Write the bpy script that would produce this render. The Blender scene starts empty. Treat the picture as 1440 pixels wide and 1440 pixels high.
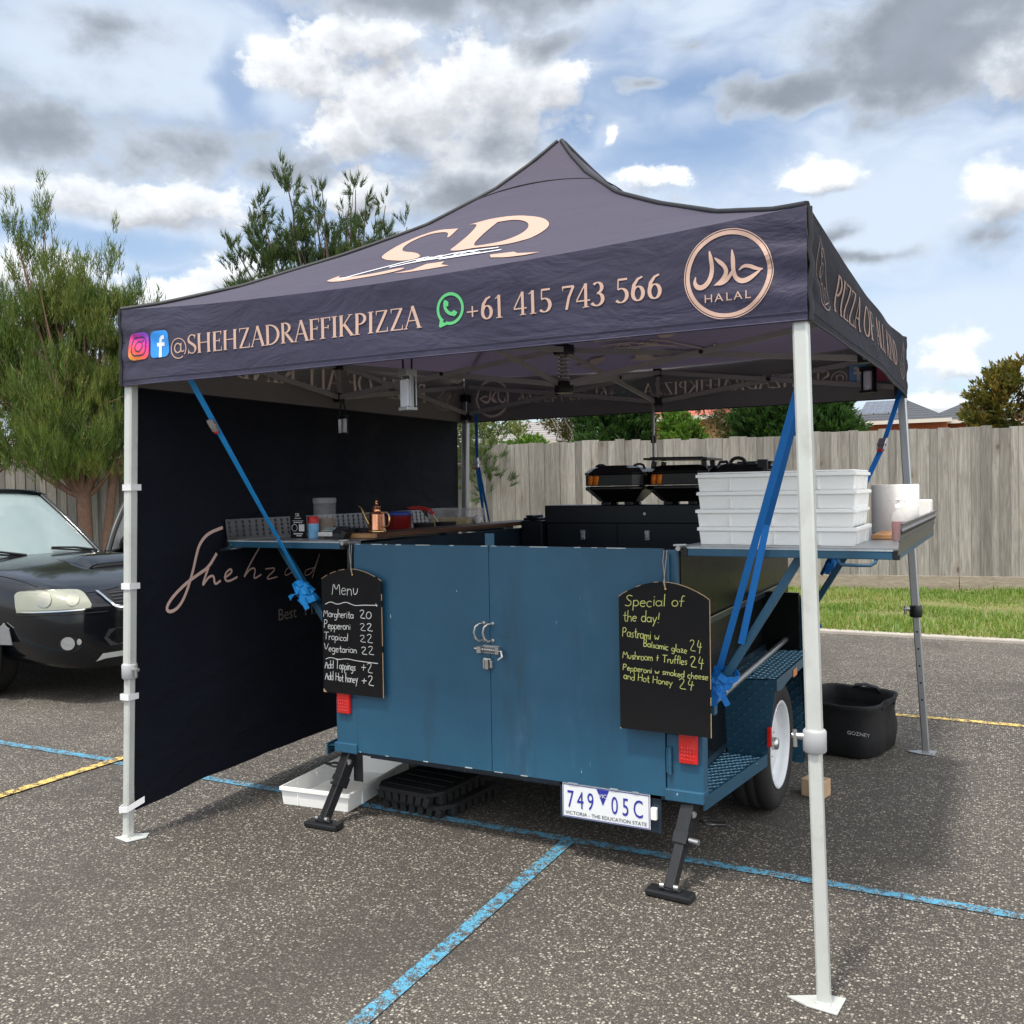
import bpy, bmesh, math, random
import numpy as np
from mathutils import Vector, Matrix, noise as mnoise
from mathutils.geometry import tessellate_polygon
from mathutils.bvhtree import BVHTree
random.seed(7); RNG = np.random.default_rng(11)
R = math.radians; PI = math.pi
S = bpy.context.scene; C = S.collection

# ------------------------------------------------------------------ camera
CAMP = Vector((3.5363, -2.9163, 1.5874))
_r = Vector((0.88248615, 0.47003682, -0.01683956)); _u = Vector((0.00346786, 0.02929959, 0.99956466)); _f = Vector((-0.47032559, 0.88216037, -0.02422645))
cam = bpy.data.objects.new('camera', bpy.data.cameras.new('camera')); C.objects.link(cam)
cam.matrix_world = Matrix(((_r.x, _u.x, -_f.x, CAMP.x), (_r.y, _u.y, -_f.y, CAMP.y), (_r.z, _u.z, -_f.z, CAMP.z), (0, 0, 0, 1)))
cam.data.sensor_width = 36; cam.data.lens = 1315.91 / 1440 * 36
cam.data.clip_start = 0.05; cam.data.clip_end = 3000
S.camera = cam
S.view_settings.view_transform = 'Standard'; S.view_settings.look = 'None'
S.view_settings.exposure = 0.80; S.view_settings.gamma = 1.0

# ------------------------------------------------------------------ sun and sky
SUN_TO = Vector((-0.07, -0.42, 1.0)).normalized()
sun = bpy.data.objects.new('sun', bpy.data.lights.new('sun', 'SUN')); C.objects.link(sun)
sun.data.energy = 2.2; sun.data.angle = R(6); sun.data.color = (1.0, 0.95, 0.87)
sun.rotation_euler = (-SUN_TO).to_track_quat('-Z', 'Y').to_euler()
SUN_EL = math.asin(SUN_TO.z); SUN_AZ = math.atan2(SUN_TO.x, SUN_TO.y) % (2 * PI)

W = bpy.data.worlds.new('World'); S.world = W; W.use_nodes = True
class NT:
    """tiny helper to chain shader nodes"""
    def __init__(s, tree): s.t = tree; s.n = tree.nodes; s.l = tree.links
    def node(s, typ, **kw):
        n = s.n.new(typ)
        for k, v in kw.items(): setattr(n, k, v)
        return n
    def put(s, sock, v):
        if hasattr(v, 'is_output') or isinstance(v, bpy.types.NodeSocket): s.l.new(v, sock)
        elif v is not None:
            if sock.type == 'RGBA' and len(v) == 3: v = (*v, 1)
            sock.default_value = v
    def m(s, op, a, b=None, c=None, clamp=False):
        n = s.node('ShaderNodeMath', operation=op, use_clamp=clamp); s.put(n.inputs[0], a)
        if b is not None: s.put(n.inputs[1], b)
        if c is not None: s.put(n.inputs[2], c)
        return n.outputs[0]
    def v(s, op, a, b=None, sc=None):
        n = s.node('ShaderNodeVectorMath', operation=op); s.put(n.inputs[0], a)
        if b is not None: s.put(n.inputs[1], b)
        if sc is not None: s.put(n.inputs['Scale'], sc)
        return n.outputs['Value'] if op in ('LENGTH', 'DOT_PRODUCT', 'DISTANCE') else n.outputs['Vector']
    def noise(s, vec, scale, detail=4, rough=.55, dist=0, out=0):
        n = s.node('ShaderNodeTexNoise'); s.put(n.inputs['Vector'], vec); n.inputs['Scale'].default_value = scale
        n.inputs['Detail'].default_value = detail; n.inputs['Roughness'].default_value = rough; n.inputs['Distortion'].default_value = dist
        return n.outputs[out]
    def voro(s, vec, scale, feature='F1', rnd=1.0):
        n = s.node('ShaderNodeTexVoronoi', feature=feature); s.put(n.inputs['Vector'], vec); n.inputs['Scale'].default_value = scale
        n.inputs['Randomness'].default_value = rnd
        return n
    def ss(s, x, a, b, lo=0., hi=1.):
        n = s.node('ShaderNodeMapRange', interpolation_type='SMOOTHSTEP'); s.put(n.inputs[0], x)
        n.inputs[1].default_value = a; n.inputs[2].default_value = b; n.inputs[3].default_value = lo; n.inputs[4].default_value = hi
        return n.outputs[0]
    def mix(s, f, a, b, mode='MIX'):
        n = s.node('ShaderNodeMix', data_type='RGBA', blend_type=mode); s.put(n.inputs[0], f); s.put(n.inputs[6], a); s.put(n.inputs[7], b)
        return n.outputs[2]
    def ramp(s, x, stops):
        n = s.node('ShaderNodeValToRGB'); s.put(n.inputs[0], x); e = n.color_ramp.elements
        while len(e) < len(stops): e.new(.5)
        for i, (p, c) in enumerate(stops): e[i].position = p; e[i].color = (*c, 1)
        return n.outputs[0]

def build_sky():
    k = NT(W.node_tree); k.n.clear()
    out = k.node('ShaderNodeOutputWorld')
    sky = k.node('ShaderNodeTexSky', sky_type='NISHITA'); sky.sun_disc = False
    sky.sun_elevation = SUN_EL; sky.sun_rotation = SUN_AZ; sky.air_density = 1.0; sky.dust_density = 1.0; sky.ozone_density = 1.5
    bg = k.node('ShaderNodeBackground'); k.put(bg.inputs[0], sky.outputs[0]); bg.inputs[1].default_value = SKY_STRENGTH
    d = k.node('ShaderNodeTexCoord').outputs['Generated']
    sp = k.node('ShaderNodeSeparateXYZ'); k.put(sp.inputs[0], d)
    az = k.m('MULTIPLY', k.m('ARCTAN2', sp.outputs[0], sp.outputs[1]), 180 / PI)
    el = k.m('MULTIPLY', k.m('ARCSINE', sp.outputs[2]), 180 / PI)
    cb = k.node('ShaderNodeCombineXYZ'); k.put(cb.inputs[0], az); k.put(cb.inputs[1], el); P = cb.outputs[0]
    half = (.5, .5, .5)
    w1 = k.v('SCALE', k.v('SUBTRACT', k.noise(k.v('MULTIPLY', P, (.8, 1.4, 1)), .20, 2, .5, 0, 1), half), sc=5.0)
    w2 = k.v('SCALE', k.v('SUBTRACT', k.noise(P, .8, 4, .6, 0, 1), half), sc=2.0)
    warp = k.v('MULTIPLY', k.v('ADD', w1, w2), (1, .6, 0)); soft = k.v('MULTIPLY', k.v('ADD', w1, k.v('SCALE', w2, sc=.5)), (1, .6, 0))
    def field(Q, lst):
        """1 at a blob's heart, 0 at its rim, negative outside; the strongest blob wins"""
        o = None
        for a, e, wa, we, s in lst:
            x = k.m('SUBTRACT', s, k.v('LENGTH', k.v('MULTIPLY', k.v('SUBTRACT', Q, (a, e, 0)), (1 / wa, 1 / we, 0))))
            o = x if o is None else k.m('MAXIMUM', o, x)
        return o
    CUM = [(-40.3, 23.6, 3.4, 2.2, 1), (-36.5, 25.3, 4.2, 1.8, 1), (-38.0, 20.6, 3.4, 2.3, 1), (-34.0, 21.8, 4.8, 3.6, 1), (-28.6, 22.8, 5.6, 3.8, 1), (-25.2, 22.6, 3.4, 2.6, .9), (-29.8, 18.6, 4.8, 3.2, 1), (-36.5, 17.2, 3.8, 1.5, 1),
           (-49.2, 16.4, 7.5, 1.5, 1), (-44.6, 12.6, 3.8, 1.8, 1), (-47.5, 11.4, 3.2, 1.5, 1), (-55.0, 11.8, 5.5, 1.6, 1), (-22.2, 20.3, 1.3, 1.3, .62), (-18.9, 17.5, 2.5, .9, 1), (-10.0, 17.5, 2.7, 1.05, 1), (-.5, 20.8, 2.4, 2.2, 1),
           (-.2, 14.6, 2.0, 2.4, .95), (-2.9, 6.8, 2.0, 1.2, .9), (-3.8, 4.2, 2.6, 1.2, .95), (-62, 6, 9, 2.5, 1), (12, 15, 8, 5, 1), (-78, 18, 10, 6, 1), (30, 20, 12, 9, 1), (60, 14, 16, 10, 1), (95, 20, 18, 12, 1), (140, 22, 22, 11, 1), (-130, 22, 24, 9, 1), (-170, 30, 20, 12, 1), (50, 45, 25, 12, 1)]  # the far ones, right and behind, are unseen clouds added for fill
    qn = k.v('MULTIPLY', P, (.85, 1.2, 1)); up = (-.35, 1.15, 0)
    def dens(off):
        Pq = k.v('ADD', P, off) if off else P; F = field(k.v('MULTIPLY', k.v('ADD', Pq, warp), (1, 1, 0)), CUM)
        n = k.noise(k.v('ADD', qn, tuple(a * b for a, b in zip(off, (.85, 1.2, 1)))) if off else qn, .36, 9, .60); return k.m('ADD', F, k.m('MULTIPLY', k.m('SUBTRACT', n, .5), 1.9))
    d0 = dens(None); d1 = dens(up)
    white = k.m('MULTIPLY', k.ss(d0, -.18, .44), .93)
    lit = k.m('SUBTRACT', k.m('MINIMUM', d0, .75), k.m('MINIMUM', d1, .95))           # thin above means the top catches the sun
    sh = k.m('ADD', .60, k.m('MULTIPLY', lit, .42)); sh = k.m('SUBTRACT', sh, k.m('MULTIPLY', k.ss(d0, .25, 1.0), .12))
    sh = k.m('MINIMUM', k.m('MAXIMUM', sh, .36), .82)
    cw = k.node('ShaderNodeCombineXYZ'); k.put(cw.inputs[0], k.m('MULTIPLY', sh, .985)); k.put(cw.inputs[1], sh); k.put(cw.inputs[2], k.m('ADD', k.m('MULTIPLY', sh, .96), .035))
    # high thin veil with blue gaps
    fine2 = k.noise(k.v('MULTIPLY', k.v('ADD', P, w1), (.45, 1.25, 1)), .17, 6, .56)
    big = field(k.v('MULTIPLY', k.v('ADD', P, soft), (1, 1, 0)), [(-6, 15, 10, 4.2, 1), (-2, 8, 9, 5, 1), (-48, 23.5, 14, 4.5, 1), (-25, 27, 9, 3, .9), (-9, 24.5, 6, 1.8, .8)])
    veil = k.m('MAXIMUM', k.ss(fine2, .30, .66, .25, .92), k.m('MULTIPLY', k.ss(big, -.3, .6), .88))
    blue = field(k.v('MULTIPLY', k.v('ADD', P, soft), (1, 1, 0)), [(-18, 18.8, 6.5, 1.9, 1), (-53, 14.1, 7.5, .8, 1), (-38.8, 25.8, 2.6, 1.0, 1), (-15, 22.2, 6.0, 1.4, .9), (-24.6, 21.5, 1.6, 2.2, 1), (-37, 14.0, 4.0, 1.2, 1), (-1.5, 5.0, 3.5, .9, .8), (-43.8, 22.3, 1.6, 3.0, .8)])
    veil = k.m('MULTIPLY', veil, k.m('SUBTRACT', 1., k.m('MULTIPLY', k.ss(blue, -.35, .6), .72)))
    veil = k.m('MAXIMUM', veil, k.ss(el, 8, 0, 0, .45))
    # dark soft stratocumulus
    G = [(-54.5, 19.4, 9.4, 3.9, .92), (-46.5, 18.8, 8.6, 2.4, .88), (-42.0, 18.2, 5.2, 1.9, .85), (-51, 24.2, 9, 2.2, .6), (-31, 27.9, 10.5, 1.9, 1.3), (-4.4, 22.7, 6.2, 3.0, 1.35), (-1.5, 25.0, 6.0, 2.6, 1.3), (-11.2, 21.7, 4.4, 1.4, 1.25), (-6.7, 20.4, 2.4, 1.5, 1.05),
         (-16.4, 24.2, 2.6, 1.0, .75), (-19.5, 22.6, 3.2, .9, .6), (-8.7, 14.3, 2.0, .8, .75), (-31.0, 17.4, 6.0, 2.1, 1.0), (-34.8, 20.0, 4.4, 1.7, .7), (-28.6, 20.2, 4.8, 3.2, .75), (-25.5, 25.2, 4.5, 1.6, .85), (-7.6, 12.9, 4.4, .75, .95), (-.6, 13.0, 3.2, 1.5, .75), (10, 24, 7, 3, 1.1), (-72, 26, 9, 4, 1.1)]
    gf = k.m('ADD', field(k.v('MULTIPLY', k.v('ADD', P, soft), (1, 1, 0)), G), k.m('MULTIPLY', k.m('SUBTRACT', k.noise(qn, .34, 9, .58), .5), 1.5))
    grey = k.ss(gf, -.16, .62)
    gl = k.m('ADD', 1., k.m('MULTIPLY', lit, .22)); gcol = k.v('SCALE', k.mix(k.ss(gf, .1, 1.0), (.40, .435, .48), (.185, .205, .235)), sc=gl)
    col = k.mix(white, (.50, .565, .655), cw.outputs[0])
    col = k.mix(k.m('MULTIPLY', grey, .9), col, gcol)
    alpha = k.m('MAXIMUM', k.m('MAXIMUM', white, k.m('MULTIPLY', grey, .93)), veil)
    # thin cloud round the sun, unseen behind the camera, glow added for fill
    sg = k.ss(k.v('DOT_PRODUCT', d, tuple(SUN_TO)), .55, 1.0)
    col = k.mix(sg, col, (1.9, 1.85, 1.75)); alpha = k.m('MAXIMUM', alpha, k.m('MULTIPLY', sg, .95))
    side = k.m('MULTIPLY', k.ss(k.v('DOT_PRODUCT', d, (.93, -.1, .35)), .50, .95), .85); col = k.mix(side, col, (1.7, 1.7, 1.7)); alpha = k.m('MAXIMUM', alpha, side)  # bright unseen patch of sky added on the right as fill light
    alpha = k.m('MULTIPLY', alpha, k.ss(el, -1.5, .3))
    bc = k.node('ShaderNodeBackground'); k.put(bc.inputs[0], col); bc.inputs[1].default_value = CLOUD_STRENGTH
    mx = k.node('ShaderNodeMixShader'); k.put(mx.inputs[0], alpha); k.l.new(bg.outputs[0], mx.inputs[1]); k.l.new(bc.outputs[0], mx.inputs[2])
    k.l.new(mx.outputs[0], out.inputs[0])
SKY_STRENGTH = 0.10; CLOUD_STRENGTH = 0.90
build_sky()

# ------------------------------------------------------------------ mesh helpers
def V(*a): return Vector(a)
class MB:
    """collects geometry that becomes ONE mesh object"""
    def __init__(s): s.v = []; s.f = []; s.mi = []; s.sm = []
    def add(s, vs, fs, m=0, smooth=False):
        o = len(s.v); s.v.extend(tuple(v) for v in vs)
        for f in fs: s.f.append(tuple(i + o for i in f)); s.mi.append(m); s.sm.append(smooth)
        return s
    def box(s, c, sz, rot=None, m=0):
        c = Vector(c); h = [x / 2 for x in sz]; vs = []
        for dz in (-1, 1):
            for dx, dy in ((-1, -1), (1, -1), (1, 1), (-1, 1)):
                p = Vector((dx * h[0], dy * h[1], dz * h[2]))
                vs.append(c + (rot @ p if rot else p))
        return s.add(vs, [(3, 2, 1, 0), (4, 5, 6, 7), (0, 1, 5, 4), (1, 2, 6, 5), (2, 3, 7, 6), (3, 0, 4, 7)], m)
    def bx(s, x0, x1, y0, y1, z0, z1, m=0): return s.box(((x0 + x1) / 2, (y0 + y1) / 2, (z0 + z1) / 2), (x1 - x0, y1 - y0, z1 - z0), None, m)
    def bar(s, p0, p1, w, h=None, up=(0, 0, 1), m=0):
        p0 = Vector(p0); p1 = Vector(p1); h = h or w; d = p1 - p0; L = d.length; d.normalize(); up = Vector(up)
        if abs(d.dot(up)) > .98: up = Vector((1, 0, 0))
        x = d.cross(up).normalized(); y = x.cross(d).normalized()
        return s.box((p0 + p1) / 2, (w, L, h), Matrix((x, d, y)).transposed(), m)
    def tube(s, pts, r, n=10, m=0, caps=True, smooth=True):
        pts = [Vector(p) for p in pts]; rs = r if isinstance(r, (list, tuple)) else [r] * len(pts)
        vs = []; N = len(pts); prev = None
        for i, p in enumerate(pts):
            t = (pts[min(i + 1, N - 1)] - pts[max(i - 1, 0)]).normalized()
            if prev is None:
                a = Vector((0, 0, 1)) if abs(t.z) < .9 else Vector((1, 0, 0)); x = t.cross(a).normalized()
            else: x = (prev - t * prev.dot(t)).normalized()
            y = t.cross(x); prev = x
            for k in range(n): q = 2 * PI * k / n; vs.append(p + (x * math.cos(q) + y * math.sin(q)) * rs[i])
        fs = [(i * n + k, i * n + (k + 1) % n, (i + 1) * n + (k + 1) % n, (i + 1) * n + k) for i in range(N - 1) for k in range(n)]
        s.add(vs, fs, m, smooth)
        if caps: s.add(vs[:n], [tuple(range(n))[::-1]], m); s.add(vs[-n:], [tuple(range(n))], m)
        return s
    def lathe(s, prof, c, n=24, m=0, M=None, smooth=True, caps=True):
        c = Vector(c); vs = []
        for r, z in prof:
            for k in range(n):
                q = 2 * PI * k / n; p = Vector((r * math.cos(q), r * math.sin(q), z)); vs.append(c + (M @ p if M else p))
        N = len(prof)
        s.add(vs, [(i * n + k, i * n + (k + 1) % n, (i + 1) * n + (k + 1) % n, (i + 1) * n + k) for i in range(N - 1) for k in range(n)], m, smooth)
        if caps:
            if prof[0][0] > 1e-5: s.add(vs[:n], [tuple(range(n))[::-1]], m)
            if prof[-1][0] > 1e-5: s.add(vs[-n:], [tuple(range(n))], m)
        return s
    def prism(s, poly, o, ux, uy, un, th, m=0):
        o = Vector(o); ux = Vector(ux); uy = Vector(uy); un = Vector(un); n = len(poly)
        a = [o + ux * x + uy * y for x, y in poly]; b = [p + un * th for p in a]
        tr = tessellate_polygon([[Vector((x, y, 0)) for x, y in poly]])
        ar = sum(poly[i][0] * poly[(i + 1) % n][1] - poly[(i + 1) % n][0] * poly[i][1] for i in range(n))
        sd = [(i, (i + 1) % n, n + (i + 1) % n, n + i) for i in range(n)]
        if (ar > 0) != (ux.cross(uy).dot(un) > 0): sd = [q[::-1] for q in sd]
        fs = []
        for t in tr:
            A, B, D = (a[i] for i in t)
            if (B - A).cross(D - A).dot(un) > 0: t = t[::-1]
            fs.append(tuple(t)); fs.append(tuple(n + i for i in t[::-1]))
        return s.add(a + b, fs + sd, m)
    def sheet(s, fn, nu, nv, m=0, smooth=True, flip=False):
        vs = [fn(i / nu, j / nv) for j in range(nv + 1) for i in range(nu + 1)]; w = nu + 1
        fs = [(j * w + i, j * w + i + 1, (j + 1) * w + i + 1, (j + 1) * w + i) for j in range(nv) for i in range(nu)]
        if flip: fs = [f[::-1] for f in fs]
        return s.add(vs, fs, m, smooth)
    def mesh(s, name, mats, off=(0, 0, 0)):
        me = bpy.data.meshes.new(name); off = Vector(off)
        me.from_pydata([tuple(Vector(v) - off) for v in s.v], [], s.f)
        for mt in (mats if isinstance(mats, (list, tuple)) else [mats]): me.materials.append(mt)
        me.polygons.foreach_set('material_index', s.mi); me.polygons.foreach_set('use_smooth', s.sm); me.update()
        return me
    def build(s, name, mats, parent=None, off=None, bevel=0, sub=0):
        o = bpy.data.objects.new(name, s.mesh(name, mats, WL.get(parent.name, (0, 0, 0)) if parent else (off or (0, 0, 0)))); C.objects.link(o)
        if parent: o.parent = parent; WL[o.name] = WL.get(parent.name, (0, 0, 0))
        elif off: o.location = off; WL[o.name] = off
        if bevel:
            b = o.modifiers.new('bevel', 'BEVEL'); b.width = bevel; b.segments = 2; b.limit_method = 'ANGLE'; b.angle_limit = R(40)
        if sub:
            b = o.modifiers.new('sub', 'SUBSURF'); b.levels = b.render_levels = sub
        return o
WL = {}
def thing(name, label, cat, loc=(0, 0, 0), group=None, local=False, rz=0):
    o = bpy.data.objects.new(name, None); C.objects.link(o); o.location = loc; o.rotation_euler.z = rz; o.empty_display_size = .1
    o['label'] = label; o['category'] = cat
    if group: o['group'] = group
    WL[o.name] = (0, 0, 0) if local else tuple(loc)
    return o
def tag(o, label=None, cat=None, group=None, kind=None):
    if label: o['label'] = label
    if cat: o['category'] = cat
    if group: o['group'] = group
    if kind: o['kind'] = kind
    return o
def struct(name, mb, mats, **k): return tag(mb.build(name, mats, **k), kind='structure')
def kids(o): return [c for c in bpy.data.objects if c.parent == o]
def dup(o, parent=None, mirror=None):
    c = o.copy(); C.objects.link(c); c.parent = parent; WL[c.name] = WL.get(o.name, (0, 0, 0))
    for ch in kids(o): dup(ch, c)
    return c

# ------------------------------------------------------------------ materials
def new(name):
    m = bpy.data.materials.new(name); m.use_nodes = True; k = NT(m.node_tree)
    b = m.node_tree.nodes['Principled BSDF']; return m, k, b
def pm(name, col, rough=.5, metal=0, var=.18, vs=6, bump=0, bs=60, coat=0, trans=0, ior=1.45, spec=.5, rvar=.1, alpha=1, sss=0, dirt=0):
    m, k, b = new(name)
    P = k.node('ShaderNodeTexCoord').outputs['Object']
    n = k.noise(P, vs, 6, .6)
    f = k.m('ADD', 1 - var, k.m('MULTIPLY', n, 2 * var)); cc = k.v('SCALE', col, sc=f)
    if dirt:
        dn = k.ss(k.noise(P, vs * .7 + 1.3, 8, .65), .5, .75, 0, dirt); cc = k.mix(dn, cc, (.16, .13, .10))
    k.put(b.inputs['Base Color'], cc); b.inputs['Metallic'].default_value = metal
    k.put(b.inputs['Roughness'], k.m('ADD', rough - rvar / 2, k.m('MULTIPLY', k.noise(P, vs * 2.3, 5, .6), rvar)))
    b.inputs['Coat Weight'].default_value = coat; b.inputs['Transmission Weight'].default_value = trans; b.inputs['IOR'].default_value = ior
    b.inputs['Specular IOR Level'].default_value = spec; b.inputs['Alpha'].default_value = alpha
    if sss: b.inputs['Subsurface Weight'].default_value = sss; b.inputs['Subsurface Radius'].default_value = (.02, .02, .02)
    if bump:
        bn = k.node('ShaderNodeBump'); bn.inputs['Strength'].default_value = bump; bn.inputs['Distance'].default_value = .01
        k.put(bn.inputs['Height'], k.noise(P, bs, 4, .6)); k.l.new(bn.outputs[0], b.inputs['Normal'])
    return m

def asphalt_nodes(k):
    P = k.node('ShaderNodeNewGeometry').outputs['Position']
    big = k.noise(P, .35, 5, .6); mid = k.noise(P, 5, 4, .6)
    wv = k.v('ADD', P, k.v('SCALE', k.noise(P, 40, 2, .5, 0, 1), sc=.012))
    v1 = k.voro(wv, 92); v2 = k.voro(wv, 190)
    s1 = k.node('ShaderNodeSeparateColor'); k.put(s1.inputs[0], v1.outputs['Color'])
    s2 = k.node('ShaderNodeSeparateColor'); k.put(s2.inputs[0], v2.outputs['Color'])
    near = k.m('SUBTRACT', 1., k.ss(v1.outputs['Distance'], .34, .52))
    pick = k.ss(k.m('ADD', s1.outputs[0], k.m('MULTIPLY', k.m('SUBTRACT', mid, .5), .5)), .70, .78)
    stone1 = k.m('MULTIPLY', near, pick)
    near2 = k.m('SUBTRACT', 1., k.ss(v2.outputs['Distance'], .35, .6)); pick2 = k.ss(s2.outputs[1], .66, .76)
    stone2 = k.m('MULTIPLY', near2, pick2)
    base = k.mix(k.ss(big, .35, .65), (.062, .055, .048), (.088, .079, .069))
    base = k.mix(k.m('MULTIPLY', s2.outputs[2], .6), base, (.030, .026, .022))
    c = k.mix(k.m('MULTIPLY', stone2, .8), base, (.24, .215, .18))
    lt = k.mix(s1.outputs[1], (.19, .17, .145), (.44, .405, .35))
    c = k.mix(stone1, c, lt)
    stain = k.m('MAXIMUM', k.ss(k.noise(P, .9, 6, .65), .50, .68, 0, .55), k.ss(k.noise(k.v('MULTIPLY', P, (1, .22, 1)), 1.1, 5, .6), .52, .70, 0, .45))
    c = k.mix(stain, c, (.050, .044, .039))
    h = k.m('ADD', k.m('MULTIPLY', v1.outputs['Distance'], -.6), k.m('MULTIPLY', v2.outputs['Distance'], -.35))
    bn = k.node('ShaderNodeBump'); bn.inputs['Strength'].default_value = .7; bn.inputs['Distance'].default_value = .006; k.put(bn.inputs['Height'], h)
    return P, c, bn.outputs[0], k.m('MAXIMUM', stone1, stone2), v2
def mat_asphalt():
    m, k, b = new('asphalt'); P, c, nrm, st, _ = asphalt_nodes(k)
    k.put(b.inputs['Base Color'], c); k.l.new(nrm, b.inputs['Normal']); b.inputs['Roughness'].default_value = .82; b.inputs['Specular IOR Level'].default_value = .35
    return m
def mat_line(name, col):
    m, k, b = new(name); P, c, nrm, st, v2 = asphalt_nodes(k)
    wear = k.ss(k.m('ADD', k.noise(P, 26, 6, .7), k.m('MULTIPLY', v2.outputs['Distance'], .28)), .575, .72)
    wear = k.m('MAXIMUM', wear, k.ss(k.noise(P, 2.2, 4, .6), .58, .74, 0, .45))
    pc = k.v('SCALE', col, sc=k.m('ADD', .8, k.m('MULTIPLY', k.noise(P, 55, 3, .6), .4)))
    k.put(b.inputs['Base Color'], k.mix(wear, pc, c)); k.l.new(nrm, b.inputs['Normal']); b.inputs['Roughness'].default_value = .75
    return m
M = {}
M['asphalt'] = mat_asphalt(); M['blue_line'] = mat_line('blue_line', (.075, .30, .46)); M['yellow_line'] = mat_line('yellow_line', (.72, .50, .13))
def mat_fabric(name, col, inner=0, rough=.62, wr=.4, sheen=True, tsc=2.2):
    m, k, b = new(name); P = k.node('ShaderNodeTexCoord').outputs['Object']
    n = k.noise(P, 2.2, 6, .62)
    cc = k.v('SCALE', col, sc=k.m('ADD', .8, k.m('MULTIPLY', n, .4)))
    lint = k.ss(k.noise(k.v('MULTIPLY', P, (1, 1, 1.7)), 9, 8, .72), .66, .80, 0, .10)
    cc = k.mix(lint, cc, (.30, .28, .30)) if sheen else cc
    k.put(b.inputs['Base Color'], cc); b.inputs['Roughness'].default_value = rough; b.inputs['Sheen Weight'].default_value = .12 if sheen else 0; b.inputs['Specular IOR Level'].default_value = .4 if sheen else .22
    bn = k.node('ShaderNodeBump'); bn.inputs['Strength'].default_value = wr; bn.inputs['Distance'].default_value = .045
    h = k.m('ADD', k.noise(k.v('MULTIPLY', P, (1, 1, 2.4)), 3.0, 4, .55, .6), k.m('MULTIPLY', k.noise(P, 700, 1, .5), .015))
    k.put(bn.inputs['Height'], h); k.l.new(bn.outputs[0], b.inputs['Normal'])
    if inner:
        tr = k.node('ShaderNodeBsdfTranslucent'); k.put(tr.inputs[0], k.v('SCALE', col, sc=tsc)); mx = k.node('ShaderNodeMixShader'); mx.inputs[0].default_value = inner
        k.l.new(b.outputs[0], mx.inputs[1]); k.l.new(tr.outputs[0], mx.inputs[2]); k.l.new(mx.outputs[0], m.node_tree.nodes['Material Output'].inputs[0])
    return m
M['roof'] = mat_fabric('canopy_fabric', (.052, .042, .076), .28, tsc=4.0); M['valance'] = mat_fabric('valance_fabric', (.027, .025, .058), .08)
M['side_valance'] = mat_fabric('shaded_valance_fabric', (.016, .015, .022), 0, .8, .4, False)  # darker copy of the valance cloth, shade of the sides put into its colour
M['inner'] = mat_fabric('canopy_lining', (.33, .315, .305), .38, .85, .3); M['wall'] = mat_fabric('sidewall_fabric', (.0046, .0064, .0135), 0, .75, .5, False)
M['piping'] = pm('black_piping', (.012, .012, .016), .6)
M['print'] = pm('peach_print', (.52, .35, .285), .7, var=.06); M['print_side'] = pm('peach_print_shaded', (.33, .225, .185), .8, var=.12); M['print_roof'] = pm('peach_print_roof', (.44, .285, .225), .7, var=.06); M['print_in'] = pm('peach_print_backlit', (.95, .80, .70), .8, var=.06)  # darker side print has shade painted in, paler back print has backlight
M['print_dim'] = pm('faded_print', (.20, .165, .15), .8); M['print_wall'] = pm('peach_print_dull', (.66, .46, .40), .8, var=.1)
M['green_print'] = pm('green_print', (.10, .47, .18), .7, var=.05); M['blue_print'] = pm('blue_print', (.03, .26, .74), .7, var=.05); M['white_print'] = pm('white_print', (.72, .74, .78), .7, var=.05)
M['navy_print'] = pm('navy_print', (.05, .03, .09), .7)
M['blue_in'] = pm('blue_print_back', (.22, .45, .80), .8); M['green_in'] = pm('green_print_back', (.24, .42, .30), .8); M['pink_in'] = pm('pink_print_back', (.55, .12, .18), .8)
M['leg'] = pm('leg_paint', (.56, .58, .555), .38, .2, var=.14, vs=9, dirt=.22); M['leg_in'] = pm('leg_alloy', (.42, .43, .44), .35, .8, var=.1)
M['collar'] = pm('grey_nylon', (.36, .37, .38), .55); M['truss'] = pm('truss_alloy', (.36, .34, .33), .5, .2, var=.15); M['black_pl'] = pm('black_plastic', (.012, .012, .013), .42, var=.2)
M['strap'] = pm('blue_webbing', (.010, .18, .58), .55, var=.15, vs=20, bump=.25, bs=400); M['strap_lit'] = pm('sunlit_blue_webbing', (.014, .30, .76), .55, var=.15, vs=20, bump=.25, bs=400)  # second is a lit copy of the same webbing, sunlight put into its colour
M['steel'] = pm('zinc_steel', (.52, .52, .52), .32, .9, var=.2, vs=25); M['galv'] = pm('galvanised_steel', (.44, .45, .46), .38, .85, var=.25, vs=14)
M['red'] = pm('red_plastic', (.55, .02, .02), .35); M['white_pl'] = pm('white_plastic', (.92, .925, .90), .42, var=.03, sss=.3); M['velcro'] = pm('white_velcro', (.68, .68, .70), .8)
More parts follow.
